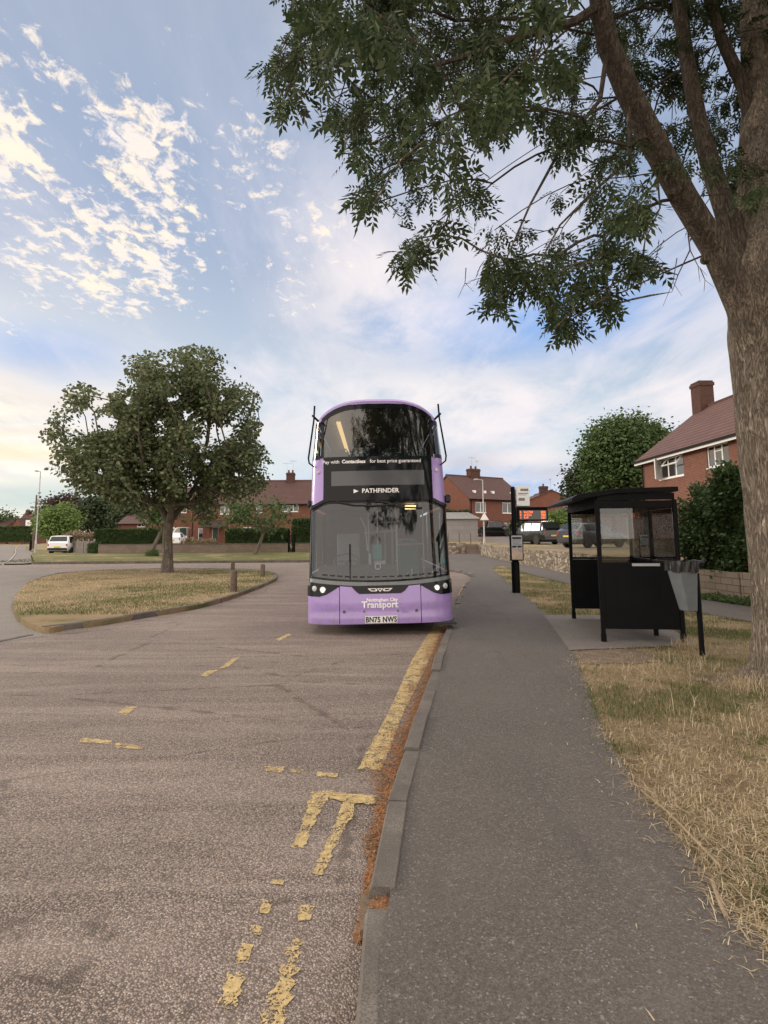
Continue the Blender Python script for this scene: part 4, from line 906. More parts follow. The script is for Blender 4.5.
# local x = away from the footway, local y = along it (away from camera)
SW_ = 1.13; HT = 2.11
posts = [(0, 0), (SW_, 0), (SW_, SHL / 2), (SW_, SHL), (0, SHL)]
for x, y in posts:
    m = MB(); m.box((x - .03, y - .03, -.02), (x + .03, y + .03, HT)); m.box((x - .036, y - .036, -.02), (x + .036, y + .036, .12)); m.build('post', MT['black'], sh, bevel=.004)
def endpanel(y):
    m = MB(); m.box((.031, y - .015, .23), (SW_ - .031, y + .015, 1.12)); m.build('lower_panel', MT['black'], sh); m = MB()
    m.box((.031, y - .02, 1.125), (SW_ - .031, y + .02, 1.165)); m.box((.031, y - .02, HT - .12), (SW_ - .031, y + .02, HT - .01)); m.box((.031, y - .02, .19), (SW_ - .031, y + .02, .228)); m.build('rail', MT['black'], sh, split=True)
    m = MB(); m.box((.04, y - .004, 1.17), (SW_ - .04, y + .004, HT - .125)); m.build('glazing', MT['perspex'], sh)
endpanel(0); endpanel(SHL)
for y0, y1 in ((0, SHL / 2), (SHL / 2, SHL)):
    m = MB(); m.box((SW_ - .015, y0 + .031, .23), (SW_ + .015, y1 - .031, 1.12)); m.build('lower_panel', MT['black'], sh); m = MB(); m.box((SW_ - .004, y0 + .04, 1.17), (SW_ + .004, y1 - .04, HT - .125)); m.build('glazing', MT['perspex'], sh)
    m = MB(); m.box((SW_ - .02, y0 + .031, 1.125), (SW_ + .02, y1 - .031, 1.165)); m.box((SW_ - .02, y0 + .031, HT - .12), (SW_ + .02, y1 - .031, HT - .01)); m.build('rail', MT['black'], sh, split=True)
m = MB(); sec = [(-.38, 2.10), (-.38, 2.15), (-.28, 2.21), (.3, 2.285), (SW_ + .05, 2.30), (SW_ + .05, 2.23), (.3, 2.21), (-.34, 2.12)]
m.prism(sec, -.08, SHL + .12, 'y'); m.build('roof', MT['black'], sh, bevel=.006)
m = MB(); m.box((-.025, .03, HT - .10), (.025, SHL - .03, HT + .06)); m.box((0, -.025, HT + .0), (SW_, .025, HT + .10)); m.box((0, SHL - .025, HT + .0), (SW_, SHL + .025, HT + .10)); m.build('roof_beam', MT['black'], sh, split=True)
m = MB(); m.box((SW_ - .38, .35, .46), (SW_ - .08, SHL - .35, .50)); m.box((SW_ - .26, .5, .02), (SW_ - .2, .56, .46)); m.box((SW_ - .26, SHL - .56, .02), (SW_ - .2, SHL - .5, .46)); m.build('bench', MT['black'], sh)
m = MB(); m.box((.46, -.026, 1.115), (.86, -.021, 1.155)); m.build('sticker', MT['grey_paint'], sh)
# ------------------------------------------------------------ bus stop pole
BP = G(516.3, 592.7, KZ); bs = empty('bus_stop', (BP.x, BP.y, KZ), R(4), 'black bus stop pole with pale flag, lit departure display and framed timetable', 'bus stop')
s = BP.y / F; X = lambda px, py=540: (W(px, py, BP.y).x - BP.x); Z = lambda py: W(516, py, BP.y).z - KZ
m = MB(); m.tube([(0, 0, -.05), (0, 0, Z(562))], .115, 16); m.tube([(0, 0, Z(562) - .01), (0, 0, Z(559))], [.115, .07], 16); m.tube([(0, 0, Z(560)), (0, 0, Z(487.5))], .062, 14); m.tube([(0, 0, Z(487.5)), (0, 0, Z(486.5))], [.062, .03], 14); m.build('pole', MT['black'], bs, smooth=True)
x0, x1, z0, z1 = X(515.5, 495) + .02, X(529.5, 495), Z(506), Z(486)
m = MB(); m.box((x0, -.03, z0), (x1, .03, z1)); fl = m.build('flag', MT['plate'], bs, bevel=.006)
def panel_text(parent, body, x, z, size, y, mat='ink', bold=0, sx=1.0):
    me = text_mesh(body, size, bold, sx); 
    for v in me.vertices: v.co = (x + v.co.x, y, z + v.co.y)
    me.materials.append(MT[mat]); return link(bpy.data.objects.new('lettering', me), parent)
cx = (x0 + x1) / 2; hh = z1 - z0
m = MB(); m.box((x0 + .12, -.034, z1 - hh * .25), (x1 - .03, -.0315, z1 - hh * .14)); m.box((x0 + .05, -.034, z1 - hh * .39), (x1 - .04, -.0315, z1 - hh * .35)); m.box((x0 + .05, -.034, z1 - hh * .46), (x1 - .09, -.0315, z1 - hh * .44)); m.box((x0 + .06, -.034, z0 + hh * .26), (x0 + .24, -.0315, z0 + hh * .40)); m.build('printed_lines', MT['grey_ink'] if 'grey_ink' in MT else MT['ink'], fl)
m = MB(); m.box((x0 + .01, -.02, z0 - .09), (x1 - .01, .02, z0 - .004)); m.build('route_strip', MT['door_green'], fl)
dx0, dx1, dz0, dz1 = X(517.5), X(547.5, 515), Z(521), Z(508.5)
m = MB(); m.box((dx0, -.10, dz0), (dx1, .12, dz1)); dsp = m.build('departure_display', MT['black'], bs, bevel=.008); m = MB(); m.box((dx0, -.14, dz1 + .002), (dx1, .14, dz1 + .035)); m.build('hood', MT['black'], dsp)
m = MB(); m.box((dx0 + .05, -.108, dz0 + .04), (dx1 - .04, -.101, dz1 - .06)); m.build('screen', MT['screen'], dsp)
LED = {'3': ('###', '..#', '###', '..#', '###'), '8': ('###', '#.#', '###', '#.#', '###'), '9': ('###', '#.#', '###', '..#', '###'), '1': ('.#.', '##.', '.#.', '.#.', '###'), '4': ('#.#', '#.#', '###', '..#', '..#'), 'm': ('...', '###', '###', '#.#', '#.#'), 'o': ('...', '###', '#.#', '#.#', '###')}
rows = 3; W_ = dx1 - dx0 - .14; rh = (dz1 - dz0 - .12) / rows; m = MB(); dot = rh * .80 / 5
rnd = random.Random(3)
for r_ in range(rows):
    zt2 = dz1 - .075 - rh * r_
    for a, b_ in ((0, .07), (.15, (.50, .48, .34)[r_]), (.82, 1.0)):
        x = dx0 + .07 + W_ * a
        while x < dx0 + .07 + W_ * b_ - dot * 2:
            for i in range(3):
                for j in range(5):
                    if rnd.random() < .72: m.box((x + i * dot, -.112, zt2 - j * dot - dot * .85), (x + i * dot + dot * .9, -.109, zt2 - j * dot))
            x += dot * 3.6
m.build('led_text', MT['orange'], dsp)
tx0, tx1, tz0, tz1 = X(508.8, 547), X(522.0, 547), Z(560.5), Z(534.5)
m = MB(); m.box((tx0, -.15, tz0), (tx1, -.065, tz1)); tt = m.build('timetable_case', MT['black'], bs, bevel=.008); m = MB(); m.box((tx0 + .035, -.156, tz0 + .03), (tx1 - .03, -.151, tz1 - .03)); m.build('poster', MT['poster'] if 'poster' in MT else MT['plate'], tt)
m = MB(); th_ = tz1 - tz0; m.box((tx0 + .06, -.160, tz1 - .13), (tx1 - .06, -.157, tz1 - .07)); m.box((tx0 + .05, -.160, tz0 + th_ * .50), (tx0 + .17, -.157, tz0 + th_ * .56)); m.box((tx0 + .20, -.160, tz0 + th_ * .50), (tx1 - .05, -.157, tz0 + th_ * .56)); 
for i in range(5): m.box((tx0 + .06, -.160, tz1 - .18 - i * .035), (tx1 - .06 - .03 * (i % 3), -.157, tz1 - .172 - i * .035))
m.build('printed_lines', MT['ink'], tt)
m = MB(); m.box((tx0 + .036, -.1565, tz0 + .031), (tx1 - .031, -.1562, tz0 + th_ * .46)); m.build('map_panel', MT['map'], tt)
m = MB(); m.box((-.04, -.07, tz0 + .1), (.04, 0, tz0 + .16)); m.box((-.04, -.07, tz1 - .16), (.04, 0, tz1 - .1)); m.build('clamp', MT['black'], tt)
# ------------------------------------------------------------ litter bin
LB = G(702.5, 656, KZ); s = LB.y / F; lb = empty('litter_bin', (LB.x, LB.y, KZ), R(6), 'grey litter bin with a black bag rim hung on a dark post beside the shelter', 'litter bin')
X = lambda px: W(px, 590, LB.y).x - LB.x; Z = lambda py: W(690, py, LB.y).z - KZ
m = MB(); m.tube([(0, 0, -.05), (0, 0, Z(573))], .034, 14); m.build('post', MT['black'], lb, smooth=True)
bx0, bx1 = X(674) - .02, -.075
m = MB(); zt2, zb2 = Z(563), Z(611); top = [(bx0, -.16), (bx1, -.16), (bx1, .16), (bx0, .16)]; bo = [(bx0 + .12, -.11), (bx1 - .01, -.11), (bx1 - .01, .11), (bx0 + .12, .11)]
m.add([(x, y, zb2) for x, y in bo] + [(x, y, zt2 - .06) for x, y in top], [(0, 3, 2, 1), (4, 5, 6, 7), (0, 1, 5, 4), (1, 2, 6, 5), (2, 3, 7, 6), (3, 0, 4, 7)]); m.build('body', MT['bin_grey'], lb, bevel=.02)
m = MB()
def rag_(u, v):
    t = u * 2 * math.pi; sx2 = (bx1 - bx0) / 2 + .012; cx2 = (bx0 + bx1) / 2; q = max(abs(math.cos(t)), abs(math.sin(t))); x = cx2 + sx2 * math.cos(t) / q * .995; y = (.185) * math.sin(t) / q
    w_ = .006 * math.sin(u * 60 + v * 3) + .005 * math.sin(u * 97 + 1); return (x + w_ * math.cos(t), y + w_ * math.sin(t), zt2 + .03 - v * (.135 + .012 * math.sin(u * 25)) + .003 * math.sin(u * 44))
m.grid(rag_, np.linspace(0, 1, 120), np.linspace(0, 1, 7)); m.add([(bx0, -.17, zt2 + .01), (bx1, -.17, zt2 + .02), (bx1, .17, zt2 + .01), (bx0, .17, zt2 + .02)], [(0, 1, 2, 3)])
m.build('bag_rim', MT['bag'], lb, smooth=True)
m = MB(); m.tube([(bx1, .0, zt2 - .05), (.0, .0, zt2 - .06)], .018, 8); m.tube([(bx1 + .01, -.02, zt2 + .02), (.06, -.04, zt2 + .0), (.10, -.04, zt2 + .05), (.13, -.03, zt2 + .03)], [.03, .035, .025, .01], 8); m.build('bracket', MT['bag'], lb, smooth=True)
m = MB(); rnd = random.Random(8); cxb = (bx0 + bx1) / 2
for k in range(9):
    a0 = rnd.uniform(0, 6.28); pts = [(cxb + .03 + .05 * math.cos(a0 + i * .5) * (1 + .1 * k % .5) + .01 * k - .03, -.1445 - .0 + (zt2 - .15 - .03 * math.sin(a0 + i * .6) - .02 - .06) * 0, zt2 - .17 - .05 * math.sin(a0 + i * .7)) for i in range(5)]
    for p, q in zip(pts, pts[1:]): m.tube([(p[0], -.158 + (zt2 - p[2]) * .09 - .004, p[2]), (q[0], -.158 + (zt2 - q[2]) * .09 - .004, q[2])], .0022, 4, False)
m.build('scribble', MT['rubber'], lb)
# ------------------------------------------------------------ cars and van
def vehicle(name, label, cat, loc, rz, secs, paint, glassm, hw, roofw, belt, wheels, wr=.33, group=None, tail=True, dark_lower=False, win=(), ws=None, rw=None, plate='yellow_pl', rails=False):
    """secs: (y, z_under, z_belt, z_top) from the tail (y=0) to the nose (y=L); wins between section numbers"""
    r = empty(name, loc, rz, label, cat, group)
    def ring(i, off=0):
        y, zb, zbelt, zt2 = secs[i]; L_ = secs[-1][0]; f = .90 if i in (0, len(secs) - 1) else (.97 if i in (1, len(secs) - 2) else 1); w = hw * f; rt = roofw * f if zt2 > zbelt + .2 else w * .93
        o = off
        return [(w * .86, y, zb), (w + o, y, zb + .16), (w * 1.01 + o, y, (zb + zbelt) / 2 + .05), (w * .985 + o, y, zbelt), (w * .955 + o, y, zbelt + min(.03, (zt2 - zbelt) * .5)), (rt + .03 + o, y, zt2 - min(.09, (zt2 - zbelt) * .4)), (rt - .06, y, zt2 + o), (0, y, zt2 + o + .02)]
    n = len(secs); pts = []; 
    for i in range(n): a = ring(i); pts += a + [(-x, y, z) for x, y, z in reversed(a[:-1])]
    k = 15; m = MB(); m.add(pts, [(i * k + j, i * k + j + 1, (i + 1) * k + j + 1, (i + 1) * k + j) for i in range(n - 1) for j in range(k - 1)] + [(i * k + k - 1, i * k, (i + 1) * k, (i + 1) * k + k - 1) for i in range(n - 1)] + [tuple(range(k)), tuple(range((n - 1) * k + k - 1, (n - 1) * k - 1, -1))])
    body = m.build('body', paint, r, smooth=True)
    for (i, t0, t1) in win:        # side windows
        for sg in (-1, 1):
            a, b_ = ring(i, .006), ring(i + 1, .006)
            def P_(A, B, t): return [A[q] + (B[q] - A[q]) * t for q in range(3)]
            q = [P_(a[4], b_[4], t0), P_(a[4], b_[4], t1), P_(a[5], b_[5], t1), P_(a[5], b_[5], t0)]
            m = MB(); m.quad(*[(sg * x, y, z) for x, y, z in q]); m.build('window', glassm, r)
    for idx, nm in ((rw, 'rear_window'), (ws, 'windscreen')):
        if idx is None: continue
        i, t0, t1 = idx; a, b_ = ring(i, .0), ring(i + 1, .0); A = [(x * .92, y, z) for x, y, z in (a[4], a[5])]; 
        lo, hi = (secs[i], secs[i + 1]) if secs[i][3] < secs[i + 1][3] else (secs[i + 1], secs[i]); sgy = -1 if lo[0] < hi[0] else 1
        def pt(t, x): y = lo[0] + (hi[0] - lo[0]) * t; z = lo[3] + (hi[3] - lo[3]) * t + .025; return (x, y + sgy * .012, z)
        m = MB(); m.quad(pt(t0, -hw * .84), pt(t0, hw * .84), pt(t1, roofw * .88), pt(t1, -roofw * .88)); m.build(nm, glassm, r)
    for y in wheels:
        for sg in (-1, 1):
            w_ = MB(); w_.lathe([(wr * .62, -.1), (wr * .95, -.1), (wr, -.06), (wr, .06), (wr * .95, .1), (wr * .62, .1)], 22, (sg * (hw - .07), y, wr), 'x'); w = w_.build('wheel', MT['rubber'], r, smooth=True)
            w_ = MB(); w_.lathe([(.03, sg * .09), (wr * .3, sg * .085), (wr * .58, sg * .095), (wr * .64, sg * .06)], 18, (sg * (hw - .07), y, wr), 'x'); w_.build('rim', MT['alloy'], w, smooth=True)
            w_ = MB(); w_.tube([(sg * (hw * .99), y + (wr + .06) * math.cos(t / 12 * math.pi), wr + (wr + .05) * math.sin(t / 12 * math.pi)) for t in range(13)], .03, 6); w_.build('wheel_arch', MT['rubber'], r, smooth=True)
    zb = secs[1][2]; y0 = secs[0][0]; y1 = secs[-1][0]
    for sg in (-1, 1):
        m = MB(); m.box((sg * hw * .86 - .05, y0 - .015, zb - .20), (sg * hw * .86 + .07, y0 + .06, zb - .02)); m.build('tail_lamp', MT['red_lens'], r, bevel=.01)
        z2 = secs[-1][2]; m = MB(); m.box((sg * hw * .68 - .16, y1 - .06, z2 - .16), (sg * hw * .68 + .16, y1 + .02, z2 - .02)); m.build('headlight', MT['lens'], r, bevel=.01)
        im = next(i for i in range(n) if secs[n - 1 - i][3] > secs[n - 1 - i][2] + .3); ym = secs[n - 1 - im][0] + .25; m = MB(); m.box((sg * (hw + .02), ym, belt - .0), (sg * (hw + .19), ym + .10, belt + .16)) if sg > 0 else m.box((-hw - .19, ym, belt), (-hw - .02, ym + .1, belt + .16)); m.build('mirror', paint, r, bevel=.02)
    m = MB(); m.box((-hw * .9, y0 - .05, secs[0][1] + .02), (hw * .9, y0 + .1, secs[0][1] + .24)); m.build('bumper', MT['rubber'] if dark_lower else paint, r, bevel=.02)
    m = MB(); m.box((-hw * .9, y1 - .1, secs[-1][1] + .02), (hw * .9, y1 + .05, secs[-1][1] + .22)); m.build('bumper', MT['rubber'] if dark_lower else paint, r, bevel=.02)
    m = MB(); m.box((-.26, y0 - .058, secs[0][1] + (.30 if not dark_lower else .28)), (.26, y0 - .03, secs[0][1] + .40)); m.build('number_plate', MT[plate], r)
    m = MB(); m.box((-hw * .62, .3, .22), (hw * .62, y1 - .3, .40)); m.build('underbody', MT['rubber'], r)
    if rails:
        for sg in (-1, 1): m = MB(); zt2 = max(s_[3] for s_ in secs); m.tube([(sg * roofw * .92, secs[2][0] + .3, zt2 + .02), (sg * roofw * .92, secs[2][0] + .4, zt2 + .08), (sg * roofw * .92, secs[3][0] - .3, zt2 + .08), (sg * roofw * .92, secs[3][0] - .2, zt2 + .02)], .02, 6); m.build('roof_rail', MT['chrome'], r, smooth=True)
    return r
def paint(name, c, rough=.25): 
    n = NT(name); n.col(c).rough(rough); n.p.inputs['Coat Weight'].default_value = .5; n.p.inputs['Coat Roughness'].default_value = .05; return n.m
cg = NT('car_glass'); cg.col((.02, .025, .028)).rough(.12).spec(.45); CG = cg.m
PW = paint('white_paint', (.72, .73, .74)); PK = paint('black_paint', (.008, .009, .010), .18); PS = paint('silver_paint', (.58, .56, .53), .2); PR = paint('red_paint', (.40, .02, .02)); PG = paint('grey_car_paint', (.035, .037, .04), .2)
van = [(0, .34, .92, 1.02), (.10, .30, .95, 1.10), (.38, .28, .98, 1.66), (1.6, .28, .98, 1.72), (2.9, .28, .98, 1.64), (3.7, .28, .94, .98), (4.3, .30, .82, .86), (4.5, .34, .66, .70)]
suv = [(0, .38, 1.05, 1.12), (.12, .34, 1.08, 1.25), (.42, .32, 1.10, 1.76), (2.6, .32, 1.08, 1.82), (3.1, .32, 1.05, 1.70), (3.75, .32, 1.04, 1.10), (4.6, .34, .96, 1.02), (4.8, .38, .80, .84)]
hat = [(0, .34, .92, .98), (.10, .28, .95, 1.08), (.55, .26, .96, 1.44), (1.8, .26, .94, 1.50), (2.4, .26, .92, 1.44), (3.25, .26, .90, .96), (3.95, .28, .78, .84), (4.2, .32, .60, .64)]
pick = [(0, .48, 1.05, 1.08), (.1, .42, 1.08, 1.12), (1.6, .40, 1.08, 1.14), (1.8, .40, 1.08, 1.74), (3.2, .40, 1.06, 1.78), (3.9, .40, 1.05, 1.14), (4.9, .42, 1.0, 1.06), (5.1, .46, .85, .9)]
vp = W(57, 550, 56); vehicle('white_car', 'white people carrier parked tail towards us on the far left verge', 'car', (vp.x, 56, .30), R(4), van, PW, CG, .94, .78, .95, (.85, 3.6), .32, win=((2, .08, .97), (3, .04, .94)), rw=(1, .12, .86), ws=(4, .1, .9), plate='yellow_pl', dark_lower=True)
zc = .96
p = W(549, 545, 50); vehicle('parked_suv', 'black tailed off-roader with a pale reflecting side, parked nose left above the stone wall', 'car', (p.x, 48.6, zc), R(23), suv, PK, CG, .94, .76, 1.08, (.95, 3.8), .38, win=((2, .06, .55), (2, .60, .99), (3, .05, .9)), rw=(1, .10, .9), ws=(4, .1, .9), rails=True)
p = W(512, 537, 70); vehicle('parked_pickup', 'black pickup parked side on between the garage and the bus stop', 'car', (p.x - 4.7, 69.5, 1.60), R(-80), pick, PK, CG, .93, .74, 1.06, (.95, 4.0), .40, win=((3, .05, .5), (3, .54, .98), (4, .05, .6)), ws=(4, .1, .9), rails=False)
p = W(558, 540, 55); vehicle('parked_car', 'red car half hidden behind the black off-roader', 'car', (p.x, 55, 1.1), R(-78), hat, PR, CG, .88, .68, .94, (.8, 3.4), .32, win=((2, .1, .97), (3, .05, .95)), rw=(1, .1, .9), ws=(4, .1, .9))
p = W(569, 548, 36); vehicle('parked_car', 'dark grey hatchback seen through the far glass of the bus shelter', 'car', (p.x, 36.3, .94), R(-62), hat, PG, CG, .88, .68, .94, (.8, 3.4), .32, win=((2, .1, .97), (3, .05, .95)), rw=(1, .1, .9), ws=(4, .1, .9))
p = W(180.5, 544, 74); vehicle('parked_van', 'pale camper with a large green-tinted windscreen on a drive behind the garden wall', 'van', (p.x + .4, 74.5, .9), R(168), [(0, .4, 1.1, 2.0), (.1, .36, 1.1, 2.05), (1.2, .36, 1.1, 2.1), (3.0, .36, 1.1, 2.05), (3.6, .36, 1.08, 1.9), (4.5, .36, 1.05, 1.15), (4.9, .38, .95, 1.0), (5.0, .4, .8, .85)], paint('cream_paint', (.45, .42, .36)), MT['camper_glass'], .95, .82, 1.1, (.9, 4.0), .34, win=((2, .1, .9),), ws=(4, .05, .95))
p = W(167, 545, 62); vehicle('parked_car', 'white car glimpsed between the island tree trunk and the camper', 'car', (p.x - .9, 66, .80), R(8), hat, PW, CG, .88, .68, .94, (.8, 3.4), .32, win=((2, .1, .97),), ws=(4, .1, .9))
# ------------------------------------------------------------ walls, houses
def wall_line(name, label, pts, h, t, mat, cat='wall', cope=None, z0=None, copeh=.06, zf=None):
    root = empty(name, (pts[0][0], pts[0][1], 0), 0, label, cat); o = Vector((pts[0][0], pts[0][1], 0)); mb = MB(); cp = MB()
    for a, b in zip(pts, pts[1:]):
        A = Vector((a[0], a[1], 0)); B = Vector((b[0], b[1], 0)); d = (B - A).normalized(); n = Vector((-d.y, d.x, 0)) * t / 2
        za = (z0 if z0 is not None else zt(*a[:2])) - .1; zb = (z0 if z0 is not None else zt(*b[:2])) - .1; ha = (a[2] if len(a) > 2 else h); hb = (b[2] if len(b) > 2 else h)
        q = [A - n, B - n, B + n, A + n]; zz = [za, zb, zb, za]; hh = [ha, hb, hb, ha]
        vs = [p - o + Vector((0, 0, zz[i])) for i, p in enumerate(q)] + [p - o + Vector((0, 0, zz[i] + .1 + hh[i])) for i, p in enumerate(q)]
        mb.add(vs, [(0, 3, 2, 1), (4, 5, 6, 7), (0, 1, 5, 4), (1, 2, 6, 5), (2, 3, 7, 6), (3, 0, 4, 7)])
        if cope:
            n2 = n * 1.25; q = [A - n2, B - n2, B + n2, A + n2]
            vs = [p - o + Vector((0, 0, zz[i] + .102 + hh[i])) for i, p in enumerate(q)] + [p - o + Vector((0, 0, zz[i] + .10 + hh[i] + copeh)) for i, p in enumerate(q)]
            cp.add(vs, [(0, 3, 2, 1), (4, 5, 6, 7), (0, 1, 5, 4), (1, 2, 6, 5), (2, 3, 7, 6), (3, 0, 4, 7)])
    mb.build('masonry', mat, root)
    if cope: cp.build('coping', cope, root)
    return root
sw = [(8.15, 16.6), (8.2, 20), (8.25, 26), (8.2, 32), (8.0, 38), (7.75, 44), (7.55, 47.2)]
wall_line('stone_wall', 'long rubble stone wall holding up the parking ground beside the footway', sw, .93, .32, MT['wall_stone'])
wall_line('stone_wall', 'short stretch of rubble wall left of the stone steps, beyond the bus', [(W(465.5, 550, 49.8).x, 49.9), (3, 50.2), (-2, 50.6)], .93, .32, MT['wall_stone'])
wall_line('block_wall', 'low pale block wall under the laurel bush on the right', [(8.2, 16.4), (8.35, 14.4), (8.9, 13.0), (11, 11.4), (16, 9.4)], .78, .3, MT['wall_block'])
# steps
sx = W(471, 550, 49.8).x; root = empty('stone_steps', (sx, 49.2, KZ + .12), 0, 'flight of dark stone steps cut through the rubble wall by the lamp post', 'steps')
for i in range(5):
    m = MB(); m.box((-.62 + i * .001, -.1 + i * .27, -.3 - i * .01), (.62 - i * .001, 2.2 - i * .01, .165 * (i + 1))); m.build('step', MT['wall_low'], root, loc=(0, 0, 0))
for x in (-.8, .62): m = MB(); m.box((x, -.3, -.4), (x + (.175 if x < 0 else .4), 2.3, .85 if x < 0 else .95)); m.build('cheek_wall', MT['wall_stone'], root)
# low walls and fence on the left
xa = W(97, 552, 53.9).x
wl = [(xa, 54.2), (W(287.5, 552, 54).x, 54.2)]
wall_line('garden_wall', 'long low grey garden wall under the clipped hedges, left of the gateway', wl, .86, .25, MT['wall_low'], cope=MT['kerb_dark'], copeh=.05)
wall_line('garden_wall', 'short piece of low garden wall between the gateway and the bus', [(W(295, 552, 54).x, 54.2), (1, 54.2)], .86, .25, MT['wall_low'], cope=MT['kerb_dark'], copeh=.05)
g = empty('garden_gate', (W(287.6, 552, 54).x, 54.25, zt(-8, 54)), 0, 'dark metal gate between two gate posts in the garden wall', 'gate')
gw = W(294.8, 552, 54).x - W(287.6, 552, 54).x; m = MB(); m.box((.02, -.02, .1), (gw - .02, .02, .16)); m.box((.02, -.02, 1.5), (gw - .02, .02, 1.56))
for i in range(7): m.box((.03 + i * (gw - .08) / 6, -.012, .12), (.055 + i * (gw - .08) / 6, .012, 1.54))
m.build('bars', MT['black'], g)
for x in (-.02, gw - .1): m = MB(); m.box((x, -.06, 0), (x + .12, .06, 1.7)); m.build('gate_post', MT['black'], g)
# silvered board fence by the van
fx0 = W(71, 552, 57).x; fx1 = W(97, 552, 55).x; f = empty('board_fence', (fx0, 57.2, .32), 0, 'low silvered board fence with posts beside the white van', 'fence')
m = MB(); nb = 22
for i in range(nb):
    x = (fx1 - fx0) * i / nb; y = -2.8 * i / nb; hh = 1.15 + .05 * math.sin(i * 2.1)
    m.box((x, y, 0), (x + (fx1 - fx0) / nb - .02, y + .02, hh))
m.build('boards', MT['fence'], f)
for i in range(5): m = MB(); x = (fx1 - fx0) * i / 4; y = -2.8 * i / 4; m.box((x - .06, y - .06, 0), (x + .06, y + .06, 1.35)); m.build('fence_post', MT['fence'], f)

def wall_holes(mb, L_, H, holes, flip=None):
    """facade in its own plane: x 0..L, z 0..H, at y=0; holes (x0,z0,x1,z1); returns with reveals .12 deep (towards +y)"""
    xs = sorted({0, L_} | {h[0] for h in holes} | {h[2] for h in holes}); zs = sorted({0, H} | {h[1] for h in holes} | {h[3] for h in holes})
    for i in range(len(xs) - 1):
        for j in range(len(zs) - 1):
            cx, cz = (xs[i] + xs[i + 1]) / 2, (zs[j] + zs[j + 1]) / 2
            if any(h[0] < cx < h[2] and h[1] < cz < h[3] for h in holes): continue
            mb.quad((xs[i], 0, zs[j]), (xs[i + 1], 0, zs[j]), (xs[i + 1], 0, zs[j + 1]), (xs[i], 0, zs[j + 1]))
    for x0, z0, x1, z1 in holes:
        d = .14
        mb.quad((x0, 0, z0), (x1, 0, z0), (x1, d, z0), (x0, d, z0)); mb.quad((x0, 0, z1), (x0, d, z1), (x1, d, z1), (x1, 0, z1))
        mb.quad((x0, 0, z0), (x0, d, z0), (x0, d, z1), (x0, 0, z1)); mb.quad((x1, 0, z0), (x1, 0, z1), (x1, d, z1), (x1, d, z0))
def window(root, x0, z0, x1, z1, lights=2, open_=None, curtain=True, M_=None, sill=True):
    """window in the facade plane y=0, set back"""
    fr = MB(); t = .075; y0, y1 = .05, .12; w = x1 - x0
    fr.box((x0, y0, z0), (x1, y1, z0 + t)); fr.box((x0, y0, z1 - t), (x1, y1, z1)); fr.box((x0, y0, z0 + t), (x0 + t, y1, z1 - t)); fr.box((x1 - t, y0, z0 + t), (x1, y1, z1 - t))
    for k in range(1, lights): x = x0 + w * k / lights; fr.box((x - t * .6, y0 + .004, z0 + t), (x + t * .6, y1 - .004, z1 - t))
    if lights > 2: zz = z1 - (z1 - z0) * .3; xm = x0 + w / lights; fr.box((xm + t * .6, y0 + .008, zz - .02), (x1 - w / lights - t * .6, y1 - .008, zz + .02))
    if sill: fr.box((x0 - .04, -.05, z0 - .05), (x1 + .04, .10, z0 - .002))
    if M_: fr.v = [tuple(M_ @ Vector(v)) for v in fr.v]
    f = fr.build('window', MT['upvc'], root)
    p = MB(); p.box((x0 + t, y0 + .02, z0 + t), (x1 - t, y0 + .03, z1 - t)); 
    if M_: p.v = [tuple(M_ @ Vector(v)) for v in p.v]
    p.build('pane', MT['pane'], f)
    c = MB(); 
    if curtain:
        c.grid(lambda u, v: (x0 + .06 + u * w * .30, .22 + .02 * math.sin(u * 28), z0 + v * (z1 - z0)), np.linspace(0, 1, 12), [0, 1]); c.grid(lambda u, v: (x1 - .06 - u * w * .28, .22 + .02 * math.sin(u * 28), z0 + v * (z1 - z0)), np.linspace(0, 1, 12), [0, 1])
        if M_: c.v = [tuple(M_ @ Vector(v)) for v in c.v]
        c.build('curtain', MT['curtain'], f)
    return f
